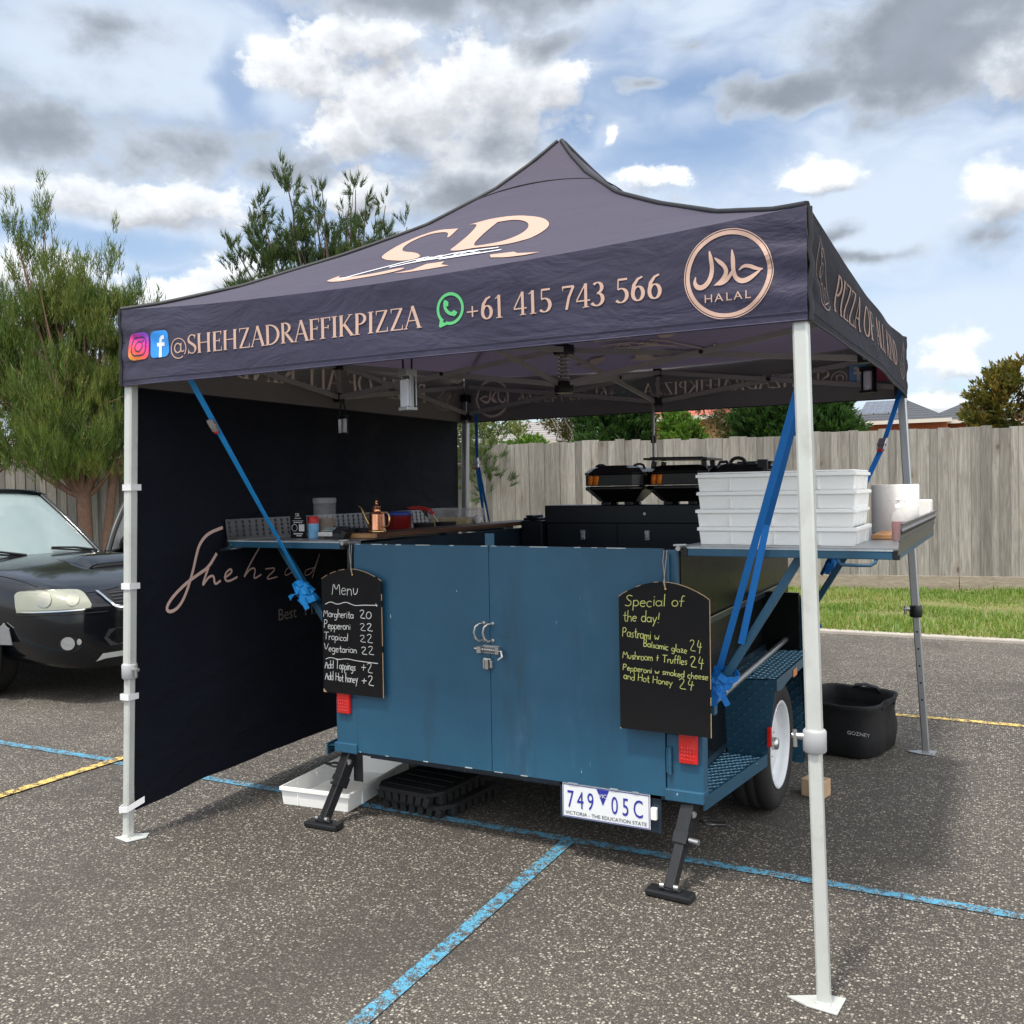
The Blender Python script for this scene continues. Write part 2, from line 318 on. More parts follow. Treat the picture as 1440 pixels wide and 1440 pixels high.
def mat_paint(name, col, rough=.26):
    m, k, b = new(name); P = k.node('ShaderNodeTexCoord').outputs['Object']
    n = k.noise(P, 2.1, 7, .62); cc = k.v('SCALE', col, sc=k.m('ADD', .62, k.m('MULTIPLY', k.noise(k.v('MULTIPLY', P, (1, 1, .7)), 1.6, 6, .62), .76)))  # uneven sheen put into the paint colour as broad mottling
    rub = k.ss(k.noise(k.v('MULTIPLY', P, (1, 1, .35)), 4, 8, .74), .55, .76, 0, .30); cc = k.mix(rub, cc, (.10, .19, .27)); grime = k.ss(k.noise(k.v('MULTIPLY', P, (2.2, 1, .3)), 3, 7, .7), .52, .74, 0, .5); cc = k.mix(grime, cc, (.022, .045, .07))
    chip = k.ss(k.noise(k.v('MULTIPLY', P, (1, 1, .45)), 34, 3, .5), .772, .782); cc = k.mix(chip, cc, (.36, .43, .47))
    scr = k.ss(k.noise(k.v('MULTIPLY', P, (3, 3, .22)), 26, 2, .5), .785, .80, 0, .6); cc = k.mix(scr, cc, (.25, .38, .48))
    k.put(b.inputs['Base Color'], cc); k.put(b.inputs['Roughness'], k.m('ADD', rough, k.m('MULTIPLY', k.noise(P, 3, 6, .65), .30)))
    b.inputs['Coat Weight'].default_value = .12; b.inputs['Coat Roughness'].default_value = .25
    bn = k.node('ShaderNodeBump'); bn.inputs['Strength'].default_value = .22; bn.inputs['Distance'].default_value = .03; k.put(bn.inputs['Height'], k.noise(P, 3.2, 3, .5)); k.l.new(bn.outputs[0], b.inputs['Normal'])
    return m
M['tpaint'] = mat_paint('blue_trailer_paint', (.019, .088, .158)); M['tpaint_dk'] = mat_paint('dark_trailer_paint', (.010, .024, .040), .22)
M['chip'] = pm('bare_chipped_edge', (.45, .50, .52), .5, .2, var=.4, vs=60); M['gloss_blk'] = pm('gloss_black_panel', (.008, .009, .009), .26, var=.3, spec=.12)
M['check_hi'] = pm('worn_checker_lozenge', (.10, .21, .30), .3, .5, var=.3, vs=30); M['galv_dk'] = pm('dull_galvanised_steel', (.17, .17, .17), .36, .85, var=.3, vs=12); M['check'] = pm('blue_checker_plate', (.030, .10, .165), .34, .3, var=.2, vs=8); M['rubber'] = pm('tyre_rubber', (.018, .017, .017), .75, var=.25, vs=20, bump=.2, bs=150)  # lozenges get a lighter, more metallic tone than the plate
M['mat_rub'] = pm('black_rubber_mat', (.016, .016, .017), .7, var=.3, bump=.3, bs=120); M['rimw'] = pm('white_rim_paint', (.70, .72, .74), .35, var=.06, dirt=.15)
M['tail'] = pm('tail_light_red', (.62, .015, .012), .18, var=.25, vs=90, coat=.6); M['amber'] = pm('amber_lens', (.75, .22, .02), .2, coat=.5)
M['jack'] = pm('black_jack_steel', (.022, .023, .026), .34, .3, var=.4, vs=40); M['chalk'] = pm('chalkboard', (.008, .008, .009), .7, var=.5, vs=7, spec=.25); M['chalk_w'] = pm('white_chalk', (.72, .72, .70), .9, var=.2, vs=90); M['chalk_y'] = pm('yellow_chalk', (.56, .58, .19), .9, var=.2, vs=90)
M['rawwood'] = pm('raw_wood_edge', (.45, .31, .19), .7, var=.35, vs=40); M['plate'] = pm('plate_white', (.74, .76, .78), .4, var=.04); M['plate_b'] = pm('plate_blue', (.03, .035, .30), .4)
M['cab'] = pm('black_cabinet', (.006, .009, .014), .34, var=.3); M['oven'] = pm('oven_black', (.007, .007, .008), .30, var=.3); M['oven_m'] = pm('oven_matt', (.03, .03, .033), .55)
M['orange'] = pm('orange_rubber', (.95, .26, .02), .45); M['paper'] = pm('paper_white', (.86, .83, .79), .9, var=.04, bump=.15, bs=80)
M['copper'] = pm('copper', (.80, .36, .20), .22, 1., var=.15, vs=20); M['brass'] = pm('brass', (.72, .50, .22), .25, 1.)
M['clear'] = pm('clear_plastic', (.80, .82, .84), .12, var=.03, alpha=.16); M['smoky'] = pm('cloudy_plastic', (.50, .51, .52), .3, var=.4, vs=25, alpha=.42, dirt=.35)
M['sauce'] = pm('red_sauce', (.22, .012, .012), .3); M['bluelid'] = pm('blue_lid', (.02, .05, .30), .35); M['spice'] = pm('dried_herbs', (.20, .14, .07), .9, var=.6, vs=90); M['cheese'] = pm('grated_cheese', (.66, .50, .18), .8, var=.3, vs=60)
M['bag'] = pm('black_canvas', (.008, .008, .009), .75, var=.3, bump=.5, bs=22); M['lettering_w'] = pm('white_lettering', (.7, .7, .7), .6)
M['lamp_w'] = pm('frosted_white_lens', (.80, .82, .90), .35, var=.02, sss=.2); M['cord'] = pm('twine', (.42, .36, .28), .9)
def mat_wood(name, c1, c2, axis='z', scale=1, rough=.75, island=.35, knots=True):
    m, k, b = new(name); P = k.node('ShaderNodeTexCoord').outputs['Object']
    st = {'z': (9, 9, .55), 'x': (.55, 9, 9), 'y': (9, .55, 9)}[axis]
    rnd = k.node('ShaderNodeNewGeometry').outputs['Random Per Island']
    off = k.node('ShaderNodeCombineXYZ')
    for i in range(3): k.put(off.inputs[i], k.m('MULTIPLY', rnd, 37.7 + 11 * i))
    Q = k.v('ADD', P, off.outputs[0]); q = k.v('MULTIPLY', Q, st)
    g = k.noise(q, 3.2 * scale, 7, .68, 1.4); fine = k.noise(k.v('MULTIPLY', q, (3, 3, 1) if axis == 'z' else (1, 3, 3)), 5 * scale, 4, .7)
    c = k.mix(k.ss(g, .32, .70), c1, c2)
    c = k.mix(k.m('MULTIPLY', k.ss(fine, .52, .70), .25), c, tuple(x * .42 for x in c1))
    if knots:
        kq = k.v('MULTIPLY', Q, (1, 1, .62)); kv = k.voro(kq, 3.3)
        kc = k.node('ShaderNodeSeparateColor'); k.put(kc.inputs[0], kv.outputs['Color'])
        kn = k.m('MULTIPLY', k.ss(kv.outputs['Distance'], .13, .03), k.ss(kc.outputs[0], .45, .5)); c = k.mix(k.m('MULTIPLY', kn, .95), c, (.055, .042, .034))
        halo = k.m('MULTIPLY', k.ss(kv.outputs['Distance'], .34, .12), k.ss(kc.outputs[0], .45, .5)); c = k.mix(k.m('MULTIPLY', halo, .4), c, (.16, .125, .10))
        stain = k.ss(k.noise(k.v('MULTIPLY', P, (1, 1, .5)), .8, 5, .6), .5, .72, 0, .45); c = k.mix(stain, c, tuple(x * .62 for x in c1))
    c = k.v('SCALE', c, sc=k.m('ADD', 1 - island / 2, k.m('MULTIPLY', rnd, island)))
    k.put(b.inputs['Base Color'], c); b.inputs['Roughness'].default_value = rough; b.inputs['Specular IOR Level'].default_value = .3
    bn = k.node('ShaderNodeBump'); bn.inputs['Strength'].default_value = .35; bn.inputs['Distance'].default_value = .004; k.put(bn.inputs['Height'], k.m('ADD', g, fine)); k.l.new(bn.outputs[0], b.inputs['Normal'])
    return m
M['paling'] = mat_wood('weathered_paling', (.165, .152, .137), (.285, .268, .243), island=.62); M['plinth'] = mat_wood('treated_pine_plinth', (.24, .20, .15), (.36, .315, .25), 'x')
M['board'] = mat_wood('brown_board', (.085, .040, .022), (.15, .075, .04), 'y', 1, .5, .1, False); M['boardend'] = mat_wood('pale_board', (.42, .22, .10), (.55, .31, .15), 'x', 2, .6, .1, False); M['bark'] = pm('bark', (.11, .085, .065), .9, var=.5, vs=14, bump=.8, bs=30); M['bark_red'] = pm('red_bark', (.17, .10, .07), .9, var=.5, vs=14, bump=.8, bs=30); M['bark_w'] = pm('pale_bark', (.46, .42, .36), .8, var=.35, vs=9)
def mat_leaf(name, cols, scale=1.3, transl=.35):
    m, k, b = new(name); g = k.node('ShaderNodeNewGeometry'); P = g.outputs['Position']
    x = k.m('ADD', k.m('MULTIPLY', g.outputs['Random Per Island'], .55), k.m('MULTIPLY', k.ss(k.noise(P, scale, 4, .6), .3, .7), .45))
    n = len(cols); c = k.ramp(x, [(i / (n - 1), q) for i, q in enumerate(cols)])
    k.put(b.inputs['Base Color'], c); b.inputs['Roughness'].default_value = .5; b.inputs['Specular IOR Level'].default_value = .35
    tr = k.node('ShaderNodeBsdfTranslucent'); k.put(tr.inputs[0], k.v('MULTIPLY', c, (1.3, 1.4, .7))); mx = k.node('ShaderNodeMixShader'); mx.inputs[0].default_value = transl
    k.l.new(b.outputs[0], mx.inputs[1]); k.l.new(tr.outputs[0], mx.inputs[2]); k.l.new(mx.outputs[0], m.node_tree.nodes['Material Output'].inputs[0])
    return m
M['leafA'] = mat_leaf('olive_needles', [(.036, .070, .014), (.072, .120, .024), (.125, .170, .034), (.20, .18, .05)], 1.3, .28); M['leafB'] = mat_leaf('dark_needles', [(.030, .055, .022), (.060, .095, .035), (.12, .155, .06)])
M['leafC'] = mat_leaf('conifer_green', [(.016, .042, .014), (.034, .080, .022), (.065, .13, .035)]); M['leafD'] = mat_leaf('light_gum_green', [(.075, .10, .035), (.15, .18, .06), (.26, .28, .12)]); M['leafE'] = mat_leaf('bright_bush', [(.05, .11, .015), (.10, .19, .03), (.19, .29, .055)])
M['leafG'] = mat_leaf('brown_olive_gum', [(.075, .075, .03), (.13, .12, .05), (.20, .17, .08)]); M['leafJ'] = mat_leaf('bronze_gum', [(.045, .06, .018), (.10, .11, .025), (.19, .14, .03), (.20, .09, .035)])
M['grass'] = mat_leaf('grass_blades', [(.070, .14, .02), (.12, .21, .035), (.20, .27, .06), (.38, .32, .14)], .55, .4)
M['soil'] = pm('dry_turf', (.16, .155, .055), .95, var=.4, vs=3, dirt=.6); M['ground'] = pm('rough_ground', (.12, .12, .06), .95, var=.4, vs=1.5)
M['kerb'] = pm('concrete_edge', (.36, .33, .29), .85, var=.25, vs=8, bump=.3)
M['carpaint'] = pm('black_car_paint', (.006, .007, .009), .15, 0, var=.15, coat=.35, spec=.3); M['glass'] = pm('windscreen_glass', (.40, .50, .50), .05, var=.05, spec=.8, coat=.8, alpha=.55); M['headlamp'] = pm('clouded_headlamp', (.27, .28, .22), .15, .1, var=.12, vs=9, coat=.8)  # reflected sky is put into the pale glass colour
M['chrome'] = pm('chrome', (.75, .75, .75), .12, 1.); M['darkvoid'] = pm('dark_void', (.004, .004, .005), .6); M['foglens'] = pm('fog_lens', (.55, .57, .60), .10, .6, var=.4, vs=60)
M['orange_wall'] = pm('apricot_render', (.60, .33, .13), .9, var=.08, bump=.2); M['brickw'] = pm('red_brick', (.36, .11, .05), .9, var=.25, vs=30)
M['pale_wall'] = pm('pale_render', (.55, .52, .46), .9, var=.08)
def mat_tile(name, col, sc=3.2):
    m, k, b = new(name); P = k.node('ShaderNodeTexCoord').outputs['Object']
    w = k.node('ShaderNodeTexWave', wave_type='BANDS', bands_direction='Z'); k.put(w.inputs[0], P); w.inputs['Scale'].default_value = sc; w.inputs['Distortion'].default_value = .3
    c = k.v('SCALE', col, sc=k.m('ADD', .75, k.m('MULTIPLY', k.noise(P, 5, 4, .6), .5))); c = k.mix(k.ss(w.outputs['Fac'], .75, .95), c, tuple(x * .4 for x in col))
    k.put(b.inputs['Base Color'], c); b.inputs['Roughness'].default_value = .7
    bn = k.node('ShaderNodeBump'); bn.inputs['Strength'].default_value = .6; bn.inputs['Distance'].default_value = .05; k.put(bn.inputs['Height'], w.outputs['Fac']); k.l.new(bn.outputs[0], b.inputs['Normal'])
    return m
M['tile_red'] = mat_tile('red_roof_tiles', (.42, .10, .06)); M['tile_grey'] = mat_tile('dark_roof_tiles', (.055, .060, .07)); M['tile_pale'] = mat_tile('grey_roof_tiles', (.26, .24, .23)); M['solar'] = pm('solar_cells', (.03, .035, .055), .12, coat=1.)
def mat_insta():
    m, k, b = new('gradient_badge_print'); sp = k.node('ShaderNodeSeparateXYZ'); k.put(sp.inputs[0], k.node('ShaderNodeTexCoord').outputs['Generated'])
    t = k.m('ADD', k.m('MULTIPLY', sp.outputs[0], .35), k.m('MULTIPLY', sp.outputs[2], .65))
    k.put(b.inputs['Base Color'], k.ramp(t, [(0, (.85, .42, .05)), (.35, (.80, .07, .08)), (.62, (.62, .03, .28)), (.85, (.30, .06, .55)), (1, (.14, .08, .60))])); b.inputs['Roughness'].default_value = .7
    return m
M['insta'] = mat_insta()

# ------------------------------------------------------------------ lettering
def arc(cx, cy, rx, ry, a0, a1, n=12): return [(cx + rx * math.cos(R(a0 + (a1 - a0) * i / n)), cy + ry * math.sin(R(a0 + (a1 - a0) * i / n))) for i in range(n + 1)]
def dens(pts, step):
    o = [pts[0]]
    for a, b in zip(pts, pts[1:]):
        n = max(1, int(math.hypot(b[0] - a[0], b[1] - a[1]) / step)); o += [(a[0] + (b[0] - a[0]) * i / n, a[1] + (b[1] - a[1]) * i / n) for i in range(1, n + 1)]
    return o
def smooth2(pts, it=2):
    for _ in range(it):
        o = [pts[0]]
        for a, b in zip(pts, pts[1:]): o += [(a[0] * .75 + b[0] * .25, a[1] * .75 + b[1] * .25), (a[0] * .25 + b[0] * .75, a[1] * .25 + b[1] * .75)]
        pts = o + [pts[-1]]
    return pts
def strip2(pts, w):
    """2D outline strip: left/right points; w scalar, list or function of the tangent"""
    n = len(pts); o = []
    for i, p in enumerate(pts):
        a = pts[max(i - 1, 0)]; b = pts[min(i + 1, n - 1)]; dx, dy = b[0] - a[0], b[1] - a[1]; L = math.hypot(dx, dy) or 1; dx /= L; dy /= L
        ww = w(dx, dy) if callable(w) else w[i] if isinstance(w, list) else w
        o.append(((p[0] - dy * ww / 2, p[1] + dx * ww / 2), (p[0] + dy * ww / 2, p[1] - dx * ww / 2)))
    return o
class Ink:
    """flat lettering mapped onto a surface by fn(x, y, k) with k = a stacking step"""
    def __init__(s, fn): s.fn = fn; s.mb = MB(); s.k = 0
    def stroke(s, pts, w, m=0):
        q = strip2(pts, w); vs = []
        for a, b in q: vs += [s.fn(*a, s.k), s.fn(*b, s.k)]
        s.mb.add(vs, [(2 * i, 2 * i + 1, 2 * i + 3, 2 * i + 2) for i in range(len(q) - 1)], m); s.k = (s.k + 1) % 12
    def fill(s, loops, m=0, cuts=0):
        pts = [p for l in loops for p in l]; tr = tessellate_polygon([[Vector((x, y, 0)) for x, y in l] for l in loops])
        if cuts:
            bm = bmesh.new(); vs = [bm.verts.new((x, y, 0)) for x, y in pts]
            for t in tr:
                try: bm.faces.new([vs[i] for i in t])
                except ValueError: pass
            bmesh.ops.subdivide_edges(bm, edges=bm.edges[:], cuts=cuts, use_grid_fill=True); bm.verts.index_update()
            pts = [(v.co.x, v.co.y) for v in bm.verts]; tr = [[v.index for v in f.verts] for f in bm.faces]; bm.free()
        s.mb.add([s.fn(x, y, s.k) for x, y in pts], [tuple(t) for t in tr], m); s.k = (s.k + 1) % 12
TK, TN = .135, .045
def nib(dx, dy): return TN + (TK - TN) * abs(dy) ** 1.3
def serif_glyphs():
    st = lambda x, a=0, b=1, w=TK: ([(x, a), (x, b)], w)
    sf = lambda x, y, l=.2: ([(x - l / 2, y + (.017 if y < .5 else -.017)), (x + l / 2, y + (.017 if y < .5 else -.017))], .034)
    hb = lambda x0, x1, y, w=.042: ([(x0, y), (x1, y)], w)
    tick = lambda x, y0, y1: ([(x, y0), (x, y1)], [.05, .018])
    G = {}
    G['S'] = (.52, [(arc(.27, .74, .19, .235, 35, 200, 10) + [(.12, .62), (.25, .52), (.38, .42), (.45, .32)] + arc(.25, .24, .2, .215, 0, -155, 10), lambda dx, dy: .05 + .085 * max(0, (dx - dy) / 1.42) if dy < 0.2 else .05), tick(.44, .98, .74), tick(.055, .02, .27)])
    G['H'] = (.84, [st(.15), st(.67), hb(.15, .67, .52), sf(.15, 0), sf(.15, 1), sf(.67, 0), sf(.67, 1)])
    G['E'] = (.58, [st(.15), hb(.15, .50, .975), hb(.15, .44, .52), hb(.15, .53, .025), sf(.15, 0), sf(.15, 1), tick(.50, 1, .80), tick(.53, 0, .22), tick(.43, .62, .42)])
    G['F'] = (.54, [st(.15), hb(.15, .50, .975), hb(.15, .42, .52), sf(.15, 0, .26), sf(.15, 1), tick(.50, 1, .80), tick(.42, .62, .42)])
    G['Z'] = (.66, [([(.53, .97), (.12, .03)], .115), hb(.08, .58, .978), hb(.07, .60, .022), tick(.09, 1, .80), tick(.585, 0, .22)])
    G['A'] = (.74, [([(.07, 0), (.36, 1)], .05), ([(.36, 1.02), (.66, 0)], .13), hb(.17, .54, .36), sf(.07, 0, .18), sf(.66, 0, .22)])
    G['D'] = (.80, [st(.15), (arc(.22, .5, .48, .478, 90, -90, 18), nib), hb(.12, .23, .978), hb(.12, .23, .022), sf(.12, 0, .14), sf(.12, 1, .14)])
    G['P'] = (.60, [st(.15), (arc(.22, .73, .29, .25, 90, -90, 14), nib), hb(.12, .23, .978), hb(.14, .23, .482), sf(.15, 0, .26), sf(.12, 1, .14)])
    G['R'] = (.70, [st(.15), (arc(.22, .74, .27, .24, 90, -90, 14), nib), hb(.12, .23, .978), hb(.14, .23, .50), ([(.27, .50), (.62, .02)], .125), sf(.15, 0, .24), sf(.12, 1, .14), sf(.64, 0, .14)])
    G['I'] = (.34, [st(.17), sf(.17, 0, .26), sf(.17, 1, .26)])
    G['K'] = (.74, [st(.15), ([(.20, .46), (.58, .98)], .05), ([(.29, .56), (.66, .02)], .125), sf(.15, 0), sf(.15, 1), sf(.58, 1, .2), sf(.67, 0, .2)])
    G['L'] = (.56, [st(.15), hb(.15, .52, .022), sf(.15, 0), sf(.15, 1), tick(.525, 0, .24)])
    G['N'] = (.86, [st(.14, 0, 1, .05), ([(.13, 1), (.70, 0)], .13), st(.70, 0, 1, .05), sf(.14, 0), sf(.12, 1, .16), sf(.70, 1)])
    G['O'] = (.86, [(arc(.43, .5, .34, .475, 0, 360, 28), nib)])
    G['+'] = (.62, [hb(.06, .54, .42, .06), ([(.30, .18), (.30, .66)], .06)])
    G['1'] = (.44, [st(.22, 0, 1, .12), ([(.07, .86), (.23, .98)], .04), sf(.22, 0, .26)])
    G['4'] = (.60, [([(.40, 1), (.06, .32)], .05), hb(.05, .57, .29, .055), st(.41, 0, 1, .11), sf(.41, 0, .24)])
    G['5'] = (.56, [([(.14, .97), (.13, .56)], .045), hb(.13, .47, .965, .085), ([(.13, .56)] + arc(.24, .31, .22, .285, 100, -140, 14), nib)])
    G['6'] = (.60, [([(.46, .97), (.30, .90), (.16, .68), (.12, .42)] + arc(.30, .31, .185, .285, 180, 530, 18), nib)])
    G['7'] = (.54, [hb(.06, .50, .955, .085), ([(.48, .95), (.30, .5), (.20, 0)], .10), tick(.07, .98, .80)])
    G['3'] = (.54, [(arc(.25, .76, .17, .215, 140, -80, 10) + arc(.23, .28, .22, .26, 85, -150, 14), nib)])
    G['@'] = (1.0, [(arc(.48, .36, .43, .52, -40, 305, 30), .05), (arc(.44, .38, .19, .24, 20, 350, 20), .065), ([(.64, .62), (.60, .25), (.68, .16), (.80, .22)], .065)])
    return G
SG = serif_glyphs()
def serif(ink, text, x0, x1, y0, h, m=0, slope=0):
    tot = sum(SG[c][0] if c != ' ' else .34 for c in text); sx = (x1 - x0) / tot; x = x0
    for c in text:
        if c != ' ':
            w, strokes = SG[c]
            for pts, sw in strokes:
                q = dens(pts, .18) if len(pts) < 5 else pts
                a = sx; b = h
                if isinstance(sw, list) and len(q) != len(sw): sw = [sw[0] + (sw[-1] - sw[0]) * i / (len(q) - 1) for i in range(len(q))]
                # outline in glyph space then map, so stems keep the condensed width
                st = strip2(q, sw); vs = []
                for p in [p for ab in st for p in ab]: vs.append(ink.fn(x + p[0] * a, y0 + p[1] * b + slope * (x + p[0] * a - x0), ink.k))
                ink.mb.add(vs, [(2 * i, 2 * i + 1, 2 * i + 3, 2 * i + 2) for i in range(len(q) - 1)], m); ink.k = (ink.k + 1) % 12
        x += (SG[c][0] if c != ' ' else .34) * sx
def hand_glyphs():
    H = {}
    o = lambda cx=.2, r=.18: arc(cx, .25, r, .24, 60, 420, 12)
    H['a'] = (.46, [o(), [(.38, .5), (.37, .1), (.43, 0)]]); H['b'] = (.44, [[(.05, 1), (.05, 0)], arc(.2, .25, .17, .25, 170, -170, 12)])
    H['c'] = (.40, [arc(.21, .25, .18, .25, 50, 310, 10)]); H['d'] = (.46, [o(), [(.38, 1), (.38, 0)]])
    H['e'] = (.42, [[(.04, .27), (.36, .30)] + arc(.2, .25, .17, .25, 15, 320, 12)]); H['f'] = (.34, [[(.34, .95), (.22, 1), (.16, .85), (.15, 0)], [(.02, .5), (.32, .52)]])
    H['g'] = (.46, [o(), [(.38, .5), (.38, -.25), (.24, -.4), (.06, -.32)]]); H['h'] = (.44, [[(.05, 1), (.05, 0)], [(.05, .3), (.18, .5), (.34, .45), (.37, 0)]])
    H['i'] = (.18, [[(.08, .5), (.08, 0)], [(.08, .68), (.10, .74)]]); H['k'] = (.40, [[(.05, 1), (.05, 0)], [(.34, .5), (.06, .22), (.36, 0)]]); H['l'] = (.18, [[(.08, 1), (.08, 0)]])
    H['m'] = (.62, [[(.05, .5), (.05, 0)], [(.05, .35), (.18, .5), (.29, .42), (.30, 0)], [(.30, .35), (.42, .5), (.54, .42), (.56, 0)]]); H['n'] = (.44, [[(.05, .5), (.05, 0)], [(.05, .33), (.18, .5), (.34, .43), (.37, 0)]])
    H['o'] = (.44, [o(.21)]); H['p'] = (.44, [[(.05, .5), (.04, -.4)], arc(.2, .25, .17, .25, 170, -170, 12)]); H['r'] = (.32, [[(.05, .5), (.06, 0)], [(.06, .3), (.16, .48), (.30, .46)]])
    H['s'] = (.36, [[(.32, .44), (.20, .5), (.06, .40), (.14, .28), (.30, .18), (.24, .02), (.04, .05)]]); H['t'] = (.36, [[(.17, .85), (.16, .1), (.26, 0), (.34, .05)], [(.02, .52), (.33, .55)]])
    H['u'] = (.44, [[(.05, .5), (.08, .08), (.2, 0), (.34, .12), (.37, .5)]]); H['v'] = (.42, [[(.03, .5), (.18, 0), (.38, .5)]]); H['w'] = (.56, [[(.03, .5), (.14, 0), (.27, .36), (.40, 0), (.52, .5)]])
    H['y'] = (.44, [[(.04, .5), (.20, .05)], [(.38, .55), (.10, -.4)]]); H['z'] = (.42, [[(.05, .48), (.36, .48), (.05, .02), (.38, .02)]])
    H['M'] = (.72, [[(.05, 0), (.12, 1), (.34, .25), (.56, 1), (.64, 0)]]); H['P'] = (.56, [[(.08, 1), (.06, 0)], [(.06, .95), (.34, 1), (.48, .78), (.34, .52), (.07, .48)]])
    H['T'] = (.62, [[(.02, .95), (.60, .98)], [(.31, .96), (.29, 0)]]); H['V'] = (.58, [[(.03, 1), (.24, 0), (.54, 1)]]); H['A'] = (.60, [[(.03, 0), (.28, 1), (.54, 0)], [(.12, .4), (.46, .42)]])
    H['H'] = (.62, [[(.06, 1), (.06, 0)], [(.52, 1), (.52, 0)], [(.06, .5), (.52, .52)]]); H['S'] = (.52, [[(.46, .88), (.28, 1), (.08, .82), (.18, .58), (.42, .42), (.40, .12), (.20, 0), (.03, .12)]]); H['B'] = (.54, [[(.07, 1), (.06, 0)], [(.07, 1), (.42, .9), (.36, .58), (.08, .52)], [(.08, .52), (.48, .42), (.42, .05), (.06, 0)]])
    H['2'] = (.56, [[(.05, .82), (.18, 1), (.38, .92), (.36, .62), (.06, .04), (.54, .0)]]); H['4'] = (.52, [[(.20, 1), (.06, .38), (.48, .42)], [(.36, .8), (.30, -.15)]]); H['0'] = (.52, [arc(.25, .48, .21, .46, 80, 440, 16)])
    H['+'] = (.50, [[(.04, .45), (.44, .47)], [(.24, .75), (.23, .15)]]); H['&'] = (.44, [[(.22, .8), (.2, .05)], [(.04, .45), (.38, .47)]]); H['!'] = (.2, [[(.12, 1), (.08, .35)], [(.07, .08), (.08, .02)]])
    return H
HG = hand_glyphs()
def hand(ink, text, x0, x1, y0, h, w, slope=0, m=0, rnd=random.Random(3)):
    tot = sum(HG[c][0] if c != ' ' else .34 for c in text); sx = (x1 - x0) / tot; x = x0
    for c in text:
        if c != ' ':
            jy = rnd.uniform(-.05, .05); js = rnd.uniform(.9, 1.1)
            for st in HG[c][1]:
                q = smooth2(st, 2) if len(st) < 9 else st
                ink.stroke([(x + (p[0] + .06 * p[1]) * sx, y0 + (p[1] * js + jy) * h + slope * (x + p[0] * sx - x0)) for p in q], w * rnd.uniform(.85, 1.15), m)
        x += (HG[c][0] if c != ' ' else .34) * sx
def plain_text(name, text, size, o, ux, uy, mat, parent, sx=1.0, off=.002, align='LEFT'):
    """Blender's built-in sans face turned into mesh"""
    cu = bpy.data.curves.new('tmp', 'FONT'); cu.body = text; cu.size = size; cu.align_x = align; cu.resolution_u = 3
    ob = bpy.data.objects.new('tmp', cu); C.objects.link(ob); dg = bpy.context.evaluated_depsgraph_get(); me = bpy.data.meshes.new_from_object(ob.evaluated_get(dg))
    o = Vector(o); ux = Vector(ux); uy = Vector(uy); un = ux.cross(uy); mb = MB()
    mb.add([o + ux * (v.co.x * sx) + uy * v.co.y + un * off for v in me.vertices], [tuple(p.vertices) for p in me.polygons])
    bpy.data.objects.remove(ob); bpy.data.curves.remove(cu); bpy.data.meshes.remove(me)
    return mb.build(name, mat, parent)

# ------------------------------------------------------------------ setting: ground, asphalt, lines, grass
struct('ground', MB().sheet(lambda u, v: ((u - .5) * 1600, (v - .5) * 1600 + 200, -.03), 8, 8), M['ground'])
struct('asphalt', MB().bx(-45, 45, -40, 7.44, -.02, 0), M['asphalt'])
FA = Vector((-30, 6.61, 0)); FD = Vector((1, .16, 0)).normalized(); FN = Vector((FD.y, -FD.x, 0))   # fence line, FN faces the car park
def fence_y(x): return 6.61 + (x + 30) * .16 - .0
struct('kerb', MB().bx(-45, 45, 7.40, 7.52, -.02, .035), M['kerb'], bevel=.012)
def turf(u, v):
    x = -40 + 70 * u; y = 7.52 + (max(fence_y(x), 7.7) + .3 - 7.52) * v; return (x, y, .03 + .03 * math.sin(v * PI) + .02 * mnoise.noise(Vector((x * .7, y * .7, 0))))
struct('grass_verge', MB().sheet(turf, 160, 14), M['soil'])
def blades():
    N = 60000; x = np.concatenate([RNG.uniform(.2, 8.5, 48000), RNG.uniform(-16, .2, 12000)]); fy = 6.61 + (x + 30) * .16
    y = 7.47 + (np.maximum(fy - .06, 7.6) - 7.47) * RNG.uniform(0, 1, N)
    keep = RNG.uniform(0, 1, N) < np.clip(1.15 - ((y - 7.5) / (fy - 7.4)) ** 6 * .9 + .0 * x, .1, 1); x = x[keep]; y = y[keep]; N = len(x)
    cl = np.array([mnoise.noise(Vector((a * 1.3, b * 1.3, 3))) for a, b in zip(x, y)])
    L = RNG.uniform(.035, .085, N) * (1 + .9 * cl); a = RNG.uniform(0, 2 * PI, N); t = RNG.uniform(.1, .9, N); w = RNG.uniform(.006, .012, N)
    b = np.stack([x, y, np.full(N, .035)], 1); side = np.stack([np.cos(a), np.sin(a), np.zeros(N)], 1) * w[:, None]; lean = np.stack([-np.sin(a) * t, np.cos(a) * t, np.ones(N)], 1) * L[:, None]
    vs = np.stack([b - side, b + side, b + lean], 1).reshape(-1, 3)
    me = bpy.data.meshes.new('grass'); me.from_pydata(vs.tolist(), [], np.arange(len(vs)).reshape(-1, 3).tolist()); me.materials.append(M['grass'])
    o = bpy.data.objects.new('grass', me); C.objects.link(o); tag(o, kind='stuff', label='short green and yellowing grass between kerb and paling fence', cat='grass')
blades()
def line(x0, y0, x1, y1, w, name, mat, z=.004):
    d = Vector((x1 - x0, y1 - y0, 0)).normalized(); n = Vector((-d.y, d.x, 0)) * w / 2; a = Vector((x0, y0, z)); b = Vector((x1, y1, z))
    struct(name, MB().add([a - n, b - n, b + n, a + n], [(0, 1, 2, 3)]), M[mat])
line(-9, .60, -1.24, .868, .062, 'blue_line', 'blue_line'); line(-1.16, .845, 3.62, .918, .055, 'blue_line', 'blue_line'); line(1.775, .885, 1.868, -2.9, .062, 'blue_line', 'blue_line', .0055)
